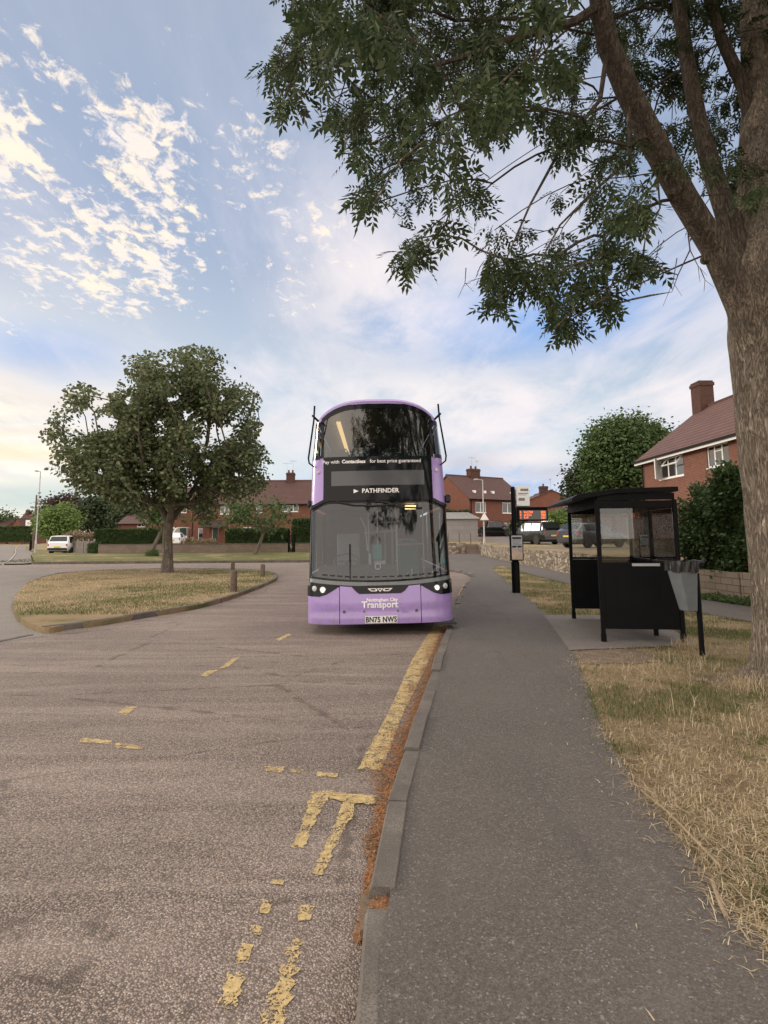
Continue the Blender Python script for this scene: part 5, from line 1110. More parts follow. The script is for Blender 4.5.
def house(name, label, org, rz, L_, Dp, He, Hr, wins=(), doors=(), brick='brick_far', tile='tile_dark', chim=(), over=.3, hip=(0, 0), cat='house', bh=None, gwins=(), group=None):
    """front facade along local +x at y=0 (facing -y), depth +y"""
    root = empty(name, org, rz, label, cat, group); w = MB()
    holes = [tuple(q[:4]) for q in wins] + [tuple(q[:4]) for q in doors]; wall_holes(w, L_, He, holes)
    w.quad((L_, Dp, 0), (0, Dp, 0), (0, Dp, He), (L_, Dp, He))
    for x in (0, L_):
        if hip[0 if x == 0 else 1]: w.quad((x, 0, 0), (x, Dp, 0), (x, Dp, He), (x, 0, He))
        else: w.quad((x, 0, 0), (x, Dp, 0), (x, Dp, He), (x, Dp / 2, Hr - .12), (x, 0, He))
    w.build('wall', MT[brick], root, fixn=True)
    rm = MB(); rm.box((.15, .35, .05), (L_ - .15, Dp - .2, He - .1)); rm.build('rooms', MT['room'], root)
    r = MB(); s = (Hr - He) / (Dp / 2); e = -over; ze = He - s * over; h0, h1 = hip; ov = .12; th = .10
    for k in (0, .0):
        pass
    xl0, xl1 = (-over if h0 else -ov), (L_ + (over if h1 else ov)); rl0, rl1 = (Dp / 2 * .9 if h0 else -ov), (L_ - Dp / 2 * .9 if h1 else L_ + ov)
    top = [(xl0, e, ze), (xl1, e, ze), (rl1, Dp / 2, Hr), (rl0, Dp / 2, Hr), (xl1, Dp + over, ze), (xl0, Dp + over, ze)]
    vs = top + [(a, b, c - th) for a, b, c in top]
    r.add(vs, [(0, 1, 2, 3), (4, 5, 3, 2), (6, 9, 8, 7), (10, 8, 9, 11), (0, 6, 7, 1), (4, 10, 11, 5)] + ([(0, 3, 5), (6, 11, 9)] if h0 else [(0, 3, 9, 6), (3, 5, 11, 9)]) + ([(1, 4, 2), (7, 8, 10)] if h1 else [(1, 7, 8, 2), (2, 8, 10, 4)]) + ([(0, 5, 11, 6)] if h0 else []) + ([(1, 7, 10, 4)] if h1 else []))
    r.tube([(rl0, Dp / 2, Hr + .02), (rl1, Dp / 2, Hr + .02)], .10, 8)
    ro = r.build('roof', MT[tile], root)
    gt = MB(); gt.box((xl0, e - .11, ze - .12), (xl1, e - .003, ze - .015)); gt.build('gutter', MT['black'], root)
    dp = MB(); dp.tube([(.25, -.07, He - .2), (.25, -.07, 0)], .04, 8); dp.build('downpipe', MT['black'], root)
    if tile == 'tile':
        fa = MB(); fa.box((xl0, e + .0, ze - .24), (xl1, e + .03, ze - .102)); fa.build('fascia', MT['upvc'], root)
    for q in wins: window(root, *q[:4], lights=q[4] if len(q) > 4 else 2)
    for q in doors:
        x0, z0, x1, z1 = q[:4]; d = MB(); d.box((x0 + .06, .05, z0), (x1 - .06, .10, z1 - .06)); d.box((x0 + .2, .04, z0 + 1.2), (x1 - .2, .049, z1 - .3)); do = d.build('door', MT[q[4]], root)
        fr = MB(); fr.box((x0, .03, z0), (x0 + .058, .12, z1)); fr.box((x1 - .058, .03, z0), (x1, .12, z1)); fr.box((x0 + .06, .03, z1 - .058), (x1 - .06, .12, z1)); fr.build('door_frame', MT['upvc'], root)
        k = MB(); k.tube([(x1 - .2, .01, z0 + 1.0), (x1 - .2, .05, z0 + 1.0)], .03, 8); k.build('handle', MT['chrome'], do)
    for cx, cy, cw, cdp, zb_, zt_, pots in chim:
        c = MB(); c.box((cx - cw / 2, cy - cdp / 2, zb_), (cx + cw / 2, cy + cdp / 2, zt_)); c.box((cx - cw / 2 - .05, cy - cdp / 2 - .05, zt_ - .28), (cx + cw / 2 + .05, cy + cdp / 2 + .05, zt_ - .10)); ch = c.build('chimney', MT['brick_dark'], root)
        for k in range(pots): p = MB(); p.lathe([(.12, 0), (.11, .32), (.13, .34), (.10, .36)], 10, (cx - cw / 2 + cw * (k + .5) / pots, cy, zt_)); p.build('chimney_pot', MT['tile'], ch, smooth=True)
    return root
def aerial(root, x, y, z, h=1.4, s=.5):
    m = MB(); m.tube([(x, y, z), (x, y, z + h)], .018, 5); m.tube([(x - s, y, z + h * .9), (x + s, y, z + h * .9)], .012, 5)
    for i in range(7): q = x - s + 2 * s * i / 6; m.tube([(q, y - .15, z + h * .9), (q, y + .15, z + h * .9)], .008, 4); m.tube([(q, y, z + h * .9 - .14), (q, y, z + h * .9 + .14)], .008, 4)
    m.build('aerial', MT['steel'], root)
# near house on the right: front faces the road (-x)
e0 = W(641, 461, 34.5); e1 = W(735, 435, 25.4); dv_ = Vector((e1.x - e0.x, e1.y - e0.y, 0)); ang = math.atan2(dv_.y, dv_.x)
HZ = .95; He = e0.z + .22 - HZ
def along(px): # distance along the facade at a picture column
    r_ = ray(px, 480); t = None
    den = r_.x * dv_.y - r_.y * dv_.x; k = ((e0.x - EYE.x) * dv_.y - (e0.y - EYE.y) * dv_.x) / den; p = EYE + r_ * k; return math.hypot(p.x - e0.x, p.y - e0.y), p
def zat(px, py): s_, p = along(px); d = ray(px, py); return EYE.z + d.z * (math.hypot(p.x, p.y) / math.hypot(d.x, d.y)) - HZ
w1 = (along(660.5)[0], zat(672, 477.5), along(684.5)[0], zat(672, 456.5), 3); w2 = (along(708.5)[0], zat(720, 466), along(731)[0], zat(720, 443.5), 3); w3 = (along(662.5)[0], zat(666, 536), along(669.5)[0], zat(666, 511), 1)
CHX, CHZ = 1.2, He + 4.0; dn = Vector((-dv_.y, dv_.x, 0)).normalized(); dv1 = dv_.normalized()
for k_ in range(400):
    CHX = k_ * .03; p_ = Vector((e0.x, e0.y, HZ + He + 2.9)) + dv1 * CHX + dn * 3.6; q_ = proj(p_)
    if q_[0] >= 703: break
for k_ in range(200):
    CHZ = He + 2.7 + k_ * .02
    if proj(Vector((p_.x, p_.y, HZ + CHZ)))[1] <= 382.5: break
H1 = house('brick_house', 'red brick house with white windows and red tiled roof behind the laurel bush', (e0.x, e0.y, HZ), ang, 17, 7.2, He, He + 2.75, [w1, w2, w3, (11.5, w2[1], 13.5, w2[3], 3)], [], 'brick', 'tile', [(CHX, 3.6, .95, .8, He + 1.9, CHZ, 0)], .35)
o_ = [c for c in bpy.data.objects if c.parent == H1 and c.name.startswith('window')]
x0, z0, x1, z1 = w1[:4]; m = MB(); xm0 = x0 + (x1 - x0) / 3; m.box((xm0, 0, 0), (x1 - .05, .05, .05)); m.box((xm0, 0, -.5), (x1 - .05, .05, -.45)); m.box((xm0, 0, -.45), (xm0 + .05, .05, 0)); m.box((x1 - .1, 0, -.45), (x1 - .05, .05, 0))
M_ = Matrix.Translation((0, -.02, z1 - .06)) @ Matrix.Rotation(R(-38), 4, 'X'); m.v = [tuple(M_ @ Vector(v)) for v in m.v]; m.build('open_light', MT['upvc'], H1)
m = MB(); m.box((0, 0, 0), (.62, .05, z1 - z0)); M_ = Matrix.Translation((x0, -.0, z0)) @ Matrix.Rotation(R(-50), 4, 'Z'); m.v = [tuple(M_ @ Vector(v)) for v in m.v]; m.build('open_casement', MT['upvc'], H1)

# gable house beyond the lamp post
c0 = W(469, 498, 68); ga = R(34); HZ2 = 1.0; he2 = c0.z + .15 - HZ2
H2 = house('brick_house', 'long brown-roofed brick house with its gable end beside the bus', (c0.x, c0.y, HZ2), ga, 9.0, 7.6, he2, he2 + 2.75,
    [(.95, he2 - 1.75, 2.55, he2 - .55, 2), (5.1, he2 - 1.75, 6.9, he2 - .5, 2), (5.3, .9, 7.2, 2.2, 2)], [], 'brick_far', 'tile_dark', [(4.2, 3.8, 1.5, .8, he2 + 2.2, he2 + 3.7, 2)], .3)
for i, x in enumerate((1.4, 3.0, 4.3, 7.4)): m = MB(); s2 = 2.75 / 3.8; y = .7; m.box((x, y, he2 + s2 * y + .02), (x + .32, y + .3, he2 + s2 * y + .32)); m.build('roof_vent', MT['upvc'], H2)
aerial(H2, 4.0, 3.8, he2 + 3.7, 1.5, .5); aerial(H2, 4.8, 3.8, he2 + 3.7, 1.1, .3)
# little porch with white gable board
None
# second gable behind
p0 = W(530, 501, 84); p1 = W(575, 500, 84); wd2 = p1.x - p0.x; pk = W(552.5, 490, 84)
H3 = house('brick_house', 'smaller brick house showing only its pointed gable behind the bus stop sign', (p0.x, 84, 1.0), R(90), 9, 0.01, 1, 2, [], [], 'brick_far', 'tile_dark', [], .3) if False else None
gx = p1.x - p0.x; H3 = house('brick_house', 'smaller brick house showing only its pointed gable behind the bus stop sign', (p1.x + .8, 84, 1.0), R(90), 10, gx + 1.6, p0.z - 1.0 - .1, pk.z - 1.0, [], [], 'brick_far', 'tile_dark', [(1.0, gx * .78, .8, 1.1, pk.z - 1.9, pk.z - .4, 1)], .25)
aerial(H3, 1.0, gx * .62, pk.z - 1.0, 1.7, .35)
pr = W(556, 508, 60); m0 = empty('bungalow', (pr.x + .2, 58, 1.0), 0, 'low dark-roofed outbuilding peeping past the display, above the shrub', 'building')
ms = MB(); ms.prism([(0, W(553, 511, 58).z - 1.0), (1.6, W(566, 503, 58).z - 1.0), (5.5, W(566, 503, 58).z - 1.0), (6.5, W(553, 511, 58).z - 1.0)], 0, 5); ms.build('roof', MT['tile_brown'], m0); ms = MB(); ms.box((.4, .3, 0), (6.1, 4.7, W(553, 511, 58).z - 1.0)); ms.build('wall', MT['brick_dark'], m0)
# concrete garage
ga0 = W(440, 520, 57); ga1 = W(477.5, 520, 57); gz = 1.0; gh = W(440, 519, 57).z - gz
gr = empty('garage', (ga0.x, 57, gz), 0, 'grey concrete panel garage with a flat metal roof beyond the bus', 'garage')
m = MB(); m.box((0, 0, -.2), (ga1.x - ga0.x, 5.5, gh)); m.build('wall', MT['shed'], gr); m = MB(); m.box((-.15, -.2, gh + .003), (ga1.x - ga0.x + .15, 5.7, gh + .14)); m.build('fascia', MT['grey_paint'], gr)
m = MB(); m.prism([(-.15, gh + .145), (ga1.x - ga0.x + .15, gh + .145), (ga1.x - ga0.x - .8, gh + .62), (-.15, gh + .62)], .3, 5.6); m.build('roof', MT['steel'], gr)
# post-and-rail by the garage
fe = empty('rail_fence', (W(448, 545, 52).x, 52, .98), 0, 'thin post and wire fence on the grass above the steps', 'fence')
for i in range(4): m = MB(); m.box((i * .95, -.03, 0), (i * .95 + .06, .03, .95)); m.build('fence_post', MT['wood'], fe)
m = MB(); m.beam((0, 0, .55), (2.9, 0, .55), .012); m.beam((0, 0, .85), (2.9, 0, .85), .012); m.build('wire', MT['steel'], fe)

# terrace on the left
tz = .95; T0 = W(190, 540, 73); T1 = W(327, 540, 73)
def tx(px): return W(px, 520, 73).x - T0.x
def tzf(py): return W(250, py, 73).z - tz
eav = tzf(503) + .1; rid = tzf(478)
wins = [(tx(198), tzf(514.5), tx(209.5), tzf(504.5) , 2), (tx(220), tzf(514), tx(229), tzf(504.5), 2), (tx(198.5), tzf(540), tx(204), tzf(528), 1), (tx(282), tzf(512), tx(298.5), tzf(502.9), 3), (tx(241), tzf(534), tx(251), tzf(527), 2), (tx(256), tzf(513), tx(262), tzf(505), 1)]
TH = house('terraced_house', 'long red brick terrace with a brown tiled roof and a green door behind the hedges', (T0.x, T0.y, tz), 0, T1.x - T0.x + 6, 8, eav, rid, wins, [(tx(212.5), 0, tx(219), tzf(527), 'door_green')] if 'door_green' in MT else [], 'brick_far', 'tile_dark', [(tx(285), 4, 1.0, .9, rid - .8, rid + 1.0, 2)], .35)
aerial(TH, tx(281), 4, rid + .6, 1.8, .55); aerial(TH, tx(287.5), 4, rid + .8, 1.9, .4)
m = MB(); m.add([(tx(204), -1.3, tzf(526.5)), (tx(229), -1.3, tzf(526.5)), (tx(227), 0, tzf(520)), (tx(208), 0, tzf(520)), (tx(204), -1.3, tzf(526.5) - .1), (tx(229), -1.3, tzf(526.5) - .1), (tx(227), -.0, tzf(520) - .1), (tx(208), 0, tzf(520) - .1)], [(0, 1, 2, 3), (7, 6, 5, 4), (0, 4, 5, 1), (1, 5, 6, 2), (2, 6, 7, 3), (3, 7, 4, 0)]); m.build('porch_roof', MT['tile_brown'], TH)
m = MB()
for x in (tx(206), tx(211), tx(221), tx(227)): m.box((x, -1.2, 0), (x + .09, -1.08, tzf(526.5) - .08))
m.build('porch_post', MT['brick_far'], TH, split=True)
T2 = W(150, 540, 78)
house('terraced_house', 'paler set-back brick house seen past the island tree trunk', (T2.x, 78, 1.0), 0, 5.1, 8, W(160, 503, 78).z - 1.0, W(160, 486, 78).z - 1.0, [(3.3, W(160, 513, 78).z - 1, 4.5, W(160, 506, 78).z - 1, 2)], [], 'brick_far', 'tile_dark', [(1.0, 4, .9, .8, W(160, 487, 78).z - 1, W(160, 480, 78).z - 1, 1)], .3)
q = W(118, 535, 92); house('brick_house', 'half-hidden brick house with a small white gable above the long hedge', (q.x, 92, 1.0), 0, 4.6, 6, W(118, 523, 92).z - 1, W(118, 515, 92).z - 1, [(2.8, W(118, 527, 92).z - 1, 4.0, W(118, 523.5, 92).z - 1, 2)], [], 'brick_far', 'tile_dark', [], .3)
# far left houses
def fh(label, pxa, pxb, Y, ye, yr, rz=0, **k):
    a = W(pxa, 535, Y); b_ = W(pxb, 535, Y); return house('brick_house', label, (a.x, Y, .3), rz, b_.x - a.x, 8, W(0, ye, Y).z - .3, W(0, yr, Y).z - .3, k.get('wins', []), [], 'brick_far', 'tile_dark', k.get('chim', []), .3)
fh('row of brown-roofed brick houses beyond the far left street, at the picture edge', -24, 6, 185, 526, 519, wins=[(2, 2.6, 3.6, 3.7, 2), (5.6, 2.6, 7.2, 3.7, 2), (8.0, 2.6, 9.0, 3.7, 2)])
# gabled pair with white bargeboards
a = W(9, 535, 180); gh_ = house('brick_house', 'gabled brick house with white bargeboards at the far left street end', (W(24, 535, 180).x, 180, .3), R(90), 9, W(24, 535, 180).x - a.x, W(10, 529, 180).z - .3, W(10, 518.5, 180).z - .3, [], [], 'brick_far', 'tile_dark', [], .2)
a = W(16, 535, 196); house('brick_house', 'taller brick house with chimneys behind the bargeboarded gable', (a.x, 196, .3), 0, 5.5, 8, W(16, 522, 196).z - .3, W(16, 513.5, 196).z - .3, [], [], 'brick_far', 'tile_dark', [(1.0, 4, 1, .9, 6, W(16, 509.5, 196).z - .3, 2), (4.4, 4, 1, .9, 6, W(16, 508.5, 196).z - .3, 2)], .3)
wbx = W(27, 528, 176); m = MB(); m.box((-.8, 0, 0), (.8, .2, 2.4)); wb_ = m.build('white_hoarding', MT['upvc'], loc=(wbx.x + .3, 176, W(27, 528.5, 176).z)); tag(wb_, 'small white panel standing at the right end of the far houses', 'panel')
m = MB(); 
hd = W(9, 520, 179.5)
# ---------------- street lamps, poles, bollards
def lamp_post(label, px, pyb, Y, pytop, armdx, z0, head='led', rb=.09):
    x = W(px, 540, Y).x; h = W(px, pytop, Y).z - z0; r = empty('street_lamp', (x, Y, z0), 0, label, 'street lamp', 'street lamps')
    m = MB(); m.tube([(0, 0, -.1), (0, 0, 1.2), (0, 0, 1.25), (0, 0, h)], [rb, rb, rb * .62, rb * .45], 12); m.build('column', MT['grey_paint'], r, smooth=True)
    m = MB(); m.tube([(0, 0, h - .02), (armdx * .4, 0, h + .04), (armdx * .55, 0, h + .05)], .03, 8); m.build('bracket', MT['grey_paint'], r, smooth=True)
    s = 1 if armdx > 0 else -1; m = MB(); m.prism([(armdx * .45, h + .0), (armdx * .5, h + .1), (armdx * .9, h + .11), (armdx * 1.0, h + .04), (armdx * .98, h + .0)], -.13, .13); hd_ = m.build('lantern', MT['grey_paint'], r)
    m = MB(); m.box((min(armdx * .55, armdx * .93), -.09, h - .02), (max(armdx * .55, armdx * .93), .09, h - .003)); m.build('lens', MT['lens'], hd_)
    m = MB(); m.box((-.05, -rb - .006, .4), (.05, -rb + .01, .95)); m.build('access_door', MT['steel'], r)
lamp_post('slim grey street lamp standing on the stone wall footway right of the bus', 484.3, 558.5, 46.8, 480, -.72, KZ + .15)
lamp_post('tall street lamp beside the white van on the far left', 36, 550, 57, 471.5, -.5, .33)
m = MB(); x = W(33.3, 540, 90).x; m.tube([(0, 0, 0), (.05, 0, W(33, 497, 90).z)], [.17, .11], 10); o = m.build('telegraph_pole', MT['wood'], smooth=True, loc=(x, 90, .3)); tag(o, 'bare wooden telegraph pole behind the far left street lamp', 'pole')
x = W(31, 540, 72).x; m = MB(); m.tube([(0, 0, 0), (0, 0, 1.15)], .14, 10); o = m.build('dark_bollard', MT['black'], smooth=True, loc=(x, 72, .3)); tag(o, 'dark bollard post on the grass left of the tall street lamp', 'bollard')
sg = MB(); 
def tsign():
    p = W(484.3, 517, 46.6); r = empty('warning_sign', (p.x, 46.55, p.z), 0, 'white triangular warning sign plate fixed to the lamp post beyond the bus', 'sign')
    m = MB(); m.prism([(-.32, -.22), (.32, -.22), (.0, .34)], 0, .015); m.build('sign_plate', MT['upvc'], r); m = MB(); m.prism([(-.36, -.245), (.36, -.245), (.0, .385)], .017, .03); m.build('sign_back', MT['grey_paint'], r)
tsign()
for i, (px, pb, ht, lb) in enumerate(((233.2, 592, .62, 'weathered wooden bollard nearest the island kerb, the largest of three'), (262.5, 576.5, .50, 'rightmost wooden bollard near the tip of the island'), (232.6, 570.5, .43, 'wooden bollard at the back edge of the island, behind the nearest one'))):
    p = G(px, pb, .10); m = MB(); r_ = .105 if i == 0 else .10; m.tube([(0, 0, -.1), (0, 0, .1), (.008, 0, ht - .03), (.008, 0, ht)], [r_, r_, r_ * .94, r_ * .78], 14)
    rt = empty('wooden_bollard', (p.x, p.y, .10), 0, lb, 'bollard', 'wooden bollards on the island'); m.build('post', MT['wood'], rt, smooth=True)
# person on the far footway
def person():
    Y = 168; p = W(22, 540, Y); r = empty('person', (p.x, Y, .35), 0, 'distant person in a dark top walking on the far left footway', 'person')
    me = bpy.data.meshes.new('body'); J = [(0, 0, .95), (0, 0, 1.2), (0, 0, 1.42), (0, 0, 1.52), (0, 0, 1.66), (.2, 0, 1.4), (.27, 0, 1.12), (.25, -.08, .88), (-.2, 0, 1.4), (-.27, 0, 1.12), (-.25, .08, .88), (.1, 0, .9), (.12, -.08, .5), (.12, -.02, .06), (.12, -.15, .03), (-.1, 0, .9), (-.12, .1, .5), (-.12, .2, .08), (-.12, .06, .03)]
    E = [(0, 1), (1, 2), (2, 3), (3, 4), (2, 5), (5, 6), (6, 7), (2, 8), (8, 9), (9, 10), (0, 11), (11, 12), (12, 13), (13, 14), (0, 15), (15, 16), (16, 17), (17, 18)]; RR = [.16, .15, .17, .065, .12, .07, .05, .04, .07, .05, .04, .1, .065, .05, .04, .1, .065, .05, .04]
    me.from_pydata(J, E, []); o = link(bpy.data.objects.new('body', me), r); o.modifiers.new('s', 'SKIN'); 
    for i, v in enumerate(me.skin_vertices[0].data): v.radius = (RR[i], RR[i])
    me.skin_vertices[0].data[0].use_root = True; o.modifiers.new('u', 'SUBSURF').levels = 1; me.materials.append(MT['int_dark'])
person()
# ------------------------------------------------------------ trees and hedges
def leaf_template(kind):
    if kind == 'ash':       # compound leaf: leaflets in pairs along a stalk, drooping
        V = []; Fa = []
        def leaflet(o, d, L, w, n=Vector((0, 0, 1))):
            d = d.normalized(); s = d.cross(n).normalized() * w; dr = Vector((0, 0, -.14 * L)); b = len(V)
            V.extend([o, o + d * L * .45 + s - Vector((0, 0, w * .35)), o + d * L + dr, o + d * L * .45 - s - Vector((0, 0, w * .35))])
            Fa.extend([(b, b + 1, b + 2), (b, b + 2, b + 3)])
        st = [Vector((t * .24, 0, -.10 * t * t * 1.2)) for t in (.3, .5, .7, .88)]
        for p in st:
            for sg in (-1, 1): leaflet(p, Vector((.75, sg, -.15)), .085, .017)
        leaflet(Vector((.22, 0, -.11)), Vector((1, 0, -.45)), .10, .018)
        b = len(V); V.extend([Vector((0, -.002, 0)), Vector((0, .002, 0)), Vector((.235, 0, -.11))]); Fa.append((b, b + 1, b + 2))
    elif kind == 'broad':   # one lobed leaf with a fold
        q = [(0, 0, 0), (.30, .42, -.06), (.62, .40, -.14), (1, 0, -.30), (.62, -.40, -.14), (.30, -.42, -.06), (.5, 0, .02)]
        V = [Vector(a) for a in q]; Fa = [(0, 6, 1), (1, 6, 2), (2, 6, 3), (3, 6, 4), (4, 6, 5), (5, 6, 0)]
    else:
        V = [Vector(a) for a in ((0, 0, 0), (.5, .28, -.05), (1, 0, -.12), (.5, -.28, -.05))]; Fa = [(0, 1, 2), (0, 2, 3)]
    return np.array([tuple(v) for v in V]), np.array(Fa)
TPL = {k: leaf_template(k) for k in ('ash', 'broad', 'small')}
def leaves(name, P, D, size, kind, mat, parent=None, roll=.6):
    """P points, D outward directions (n,3)"""
    TV, TF = TPL[kind]; n = len(P); X = D / np.linalg.norm(D, axis=1)[:, None]
    upv = np.tile([0, 0, 1.0], (n, 1)) + RNG.normal(0, roll, (n, 3)); Y = np.cross(upv, X); Y /= np.linalg.norm(Y, axis=1)[:, None] + 1e-9; Z = np.cross(X, Y)
    s = size * RNG.uniform(.65, 1.25, n)
    V = P[:, None, :] + (TV[None, :, 0, None] * X[:, None] + TV[None, :, 1, None] * Y[:, None] + TV[None, :, 2, None] * Z[:, None]) * s[:, None, None]
    Fa = (TF[None] + (np.arange(n) * len(TV))[:, None, None]).reshape(-1, 3)
    return npmesh(name, V.reshape(-1, 3), Fa, mat, parent)
def grow(nodes, parents, targets, seg, weight=.0, first=2, hang=0):
    """join each target to the nearest part of the skeleton, nearest to the root first"""
    nodes = [np.array(n) for n in nodes]; parents = list(parents); root = nodes[0]; N = np.zeros((len(nodes) + len(targets) * 12, 3)); N[:len(nodes)] = nodes; c = len(nodes)
    depth = np.zeros(len(N))
    for i in range(1, c): depth[i] = depth[parents[i]] + np.linalg.norm(N[i] - N[parents[i]])
    ends = []; fork = nodes[min(3, c - 1)]
    for t in targets[np.argsort(np.linalg.norm(targets - fork, axis=1))]:
        d = np.linalg.norm(N[first:c] - t, axis=1) + weight * depth[first:c] + hang * np.maximum(0, t[2] + .25 - N[first:c, 2]); j = int(np.argmin(d)) + first; a = N[j].copy(); L = np.linalg.norm(t - a); k = max(1, min(8, int(L / seg))); pj = j
        sag = RNG.normal(0, .06, 3) * L; sag[2] += .10 * L
        for i in range(1, k + 1):
            u = i / k; p = a + (t - a) * u + sag * 4 * u * (1 - u); N[c] = p; parents.append(pj); depth[c] = depth[pj] + L / k; pj = c; c += 1
        ends.append(c - 1)
    return N[:c], parents, ends
def skeleton_mesh(mb, N, par, ends, rmin, base_r, fixed={}, exp=.45, n=6, min_r_draw=0):
    c = len(N); cnt = np.zeros(c); kids = [[] for _ in range(c)]
    for e in ends: cnt[e] += 1
    for i in range(c - 1, 0, -1): cnt[par[i]] += cnt[i]; kids[par[i]].append(i)
    tot = max(1, cnt[0]); r = rmin + (base_r - rmin) * (np.maximum(cnt, .2) / tot) ** exp
    for k, v in fixed.items(): r[k] = v
    starts = [0]; done = set()
    while starts:
        i = starts.pop(); chain = [par[i], i] if i else [0]; cur = i
        while kids[cur]:
            ks = sorted(kids[cur], key=lambda q: -(cnt[q] + (1e6 if q in fixed else 0))); starts += ks[1:]; cur = ks[0]; chain.append(cur)
        if len(chain) > 1:
            rr = [r[q] for q in chain]
            if i: rr[0] = min(rr[0], rr[1] * 1.15)
            if max(rr) > min_r_draw: mb.tube([N[q] for q in chain], rr, n if rr[0] > .05 else 5)
def lerp_outline(mask, pts): return mask
def tree(name, label, base, cen, rad, nclump, nleaf, lsize, lr, kind, lmat, bmat, trunk_r, fork, mask=None, cat='tree', group=None, lean=(0, 0), dens=None, shell=.55, rmin=.012, thr=-.45, seed=1, gapf=.55, droop=.5, clumps=None, seg=.7, trunk_n=14):
    base = Vector(base); root = empty(name, base, 0, label, cat, group); b = np.array(base)
    P = RNG.normal(0, 1, (nclump * 6, 3)); P /= np.linalg.norm(P, axis=1)[:, None]; P *= (shell + (1 - shell) * RNG.uniform(0, 1, (len(P), 1))) ** .8 * RNG.uniform(.5, 1, (len(P), 1)) ** .35
    P = np.array(cen) + P * np.array(rad)
    g = fbm(P[:, [0, 2]] + P[:, [1, 0]] * .37, gapf, seed); P = P[g > thr]
    if mask is not None:
        q = projN(P + np.array([0, 0, 0])); P = P[mask(q, P)]
    P = P[:nclump]
    if clumps is not None: P = np.concatenate([P, clumps])
    f = b + np.array([lean[0], lean[1], fork]); tn = [b + np.array([0, 0, -.1]), b + (f - b) * .33 + RNG.normal(0, .02, 3), b + (f - b) * .7 + RNG.normal(0, .03, 3), f]
    N, par, ends = grow(tn, [-1, 0, 1, 2], P, seg, .35)
    mb = MB(); skeleton_mesh(mb, N - b, par, ends, rmin, trunk_r, {0: trunk_r * 1.30, 1: trunk_r * 1.0, 2: trunk_r * .94, 3: trunk_r * .9}, n=trunk_n, exp=.5)
    mb.build('trunk', bmat, root, smooth=True)
    LP = np.repeat(P, nleaf, 0) + RNG.normal(0, 1, (len(P) * nleaf, 3)) * lr * np.array([1, 1, .75])
    D = (LP - np.repeat(P, nleaf, 0)) + RNG.normal(0, lr * .5, LP.shape); D[:, 2] -= lr * droop
    if mask is not None:
        q = projN(LP); k_ = inpolyN(q[:, 0], q[:, 1], mk) & (mask(q, LP) | (RNG.uniform(0, 1, len(LP)) < .10)); LP = LP[k_]; D = D[k_]
    leaves('crown', LP - b, D, lsize, kind, lmat, root)
    return root

# island tree
TB = G(167, 572.5, .10)
mk = [(122, 357), (150, 352), (170, 350), (190, 345), (215, 349), (240, 366), (256, 388), (262, 402), (255, 412), (262, 425), (256, 437), (268, 452), (280, 468), (283, 485), (270, 500), (262, 522), (250, 520), (240, 503), (222, 508), (208, 528), (198, 525), (190, 505), (178, 508), (165, 505), (150, 512), (142, 530), (132, 515), (120, 518), (112, 500), (95, 492), (74, 496), (60, 478), (48, 470), (52, 450), (38, 437), (46, 425), (52, 408), (62, 400), (66, 385), (84, 380), (98, 390), (110, 396), (118, 380), (126, 372)]
holes = [(108, 422, 11, 9), (88, 428, 7, 5), (172, 398, 7, 4), (185, 415, 4, 6), (222, 398, 5, 4), (128, 400, 4, 7), (150, 468, 5, 4), (208, 462, 5, 5), (238, 475, 5, 4), (100, 470, 6, 4), (196, 440, 4, 3), (100, 402, 9, 7), (165, 505, 5, 4), (192, 490, 7, 5)]
def island_mask(q, P):
    ok = inpolyN(q[:, 0], q[:, 1], mk)
    for hx, hy, a, b_ in holes: ok &= ((q[:, 0] - hx) / a) ** 2 + ((q[:, 1] - hy) / b_) ** 2 > 1
    return ok
sc_ = TB.y / F
tree('lime_tree', 'broad dark green tree with a short forked trunk on the grass island', TB, (TB.x - .25, TB.y, 1.66 + (537 - 440) * sc_ + .3), (6.1, 5.6, 5.2), 1000, 50, .155, .255, 'broad', MT['leaf_lime'], MT['bark_far'], .235, 2.3, island_mask, shell=.30, rmin=.014, thr=-.15, seed=4, gapf=1.5)

# big ash overhead
AB = W(752, 690, 6.75); AB = Vector((AB.x + .62, 6.85, KZ))
ash = empty('ash_tree', AB, 0, 'tall ash tree with a thick rough trunk and leaves hanging over the path', 'tree'); b = np.array(AB)
def L(px, py, Y): p = W(px, py, Y); return np.array(p)
fk = L(762, 330, 6.85); fk[0] = AB.x - .05
limbs = [  # start node name, points with radii
    ('t', [(b + [0, 0, -.15], .60), (b + [0, 0, .12], .47), (b + [-.02, 0, .55], .415), (b + [-.03, 0, 1.3], .40), (b + [-.04, .0, 2.1], .395), (b + [-.04, 0, 3.0], .40), (b + [-.02, .05, 3.9], .40), (b + [.06, .12, 4.7], .36), (b + [.25, .3, 5.8], .30), (b + [.5, .5, 7.2], .24), (b + [.7, .8, 9.0], .16), (b + [.8, 1.0, 11], .08)]),
]
nodes = []; rads = []; par = []
for p, r in limbs[0][1]: nodes.append(np.array(p, float)); rads.append(r); par.append(len(nodes) - 2)
def limb(j, pts):
    for p, r in pts: nodes.append(np.array(p, float)); rads.append(r * (.80 if r > .06 else .8)); par.append(j); j = len(nodes) - 1
    return j
i0 = len(nodes)
limb(5, [(L(744, 305, 6.75), .24), (L(716, 250, 6.6), .185), (L(684, 198, 6.4), .175), (L(655, 145, 6.2), .172), (L(628, 92, 6.0), .155), (L(608, 45, 5.85), .14), (L(600, 5, 5.7), .125), (L(592, -60, 5.6), .11), (L(575, -160, 5.5), .08), (L(560, -330, 5.4), .05)])
iA = i0 + 6
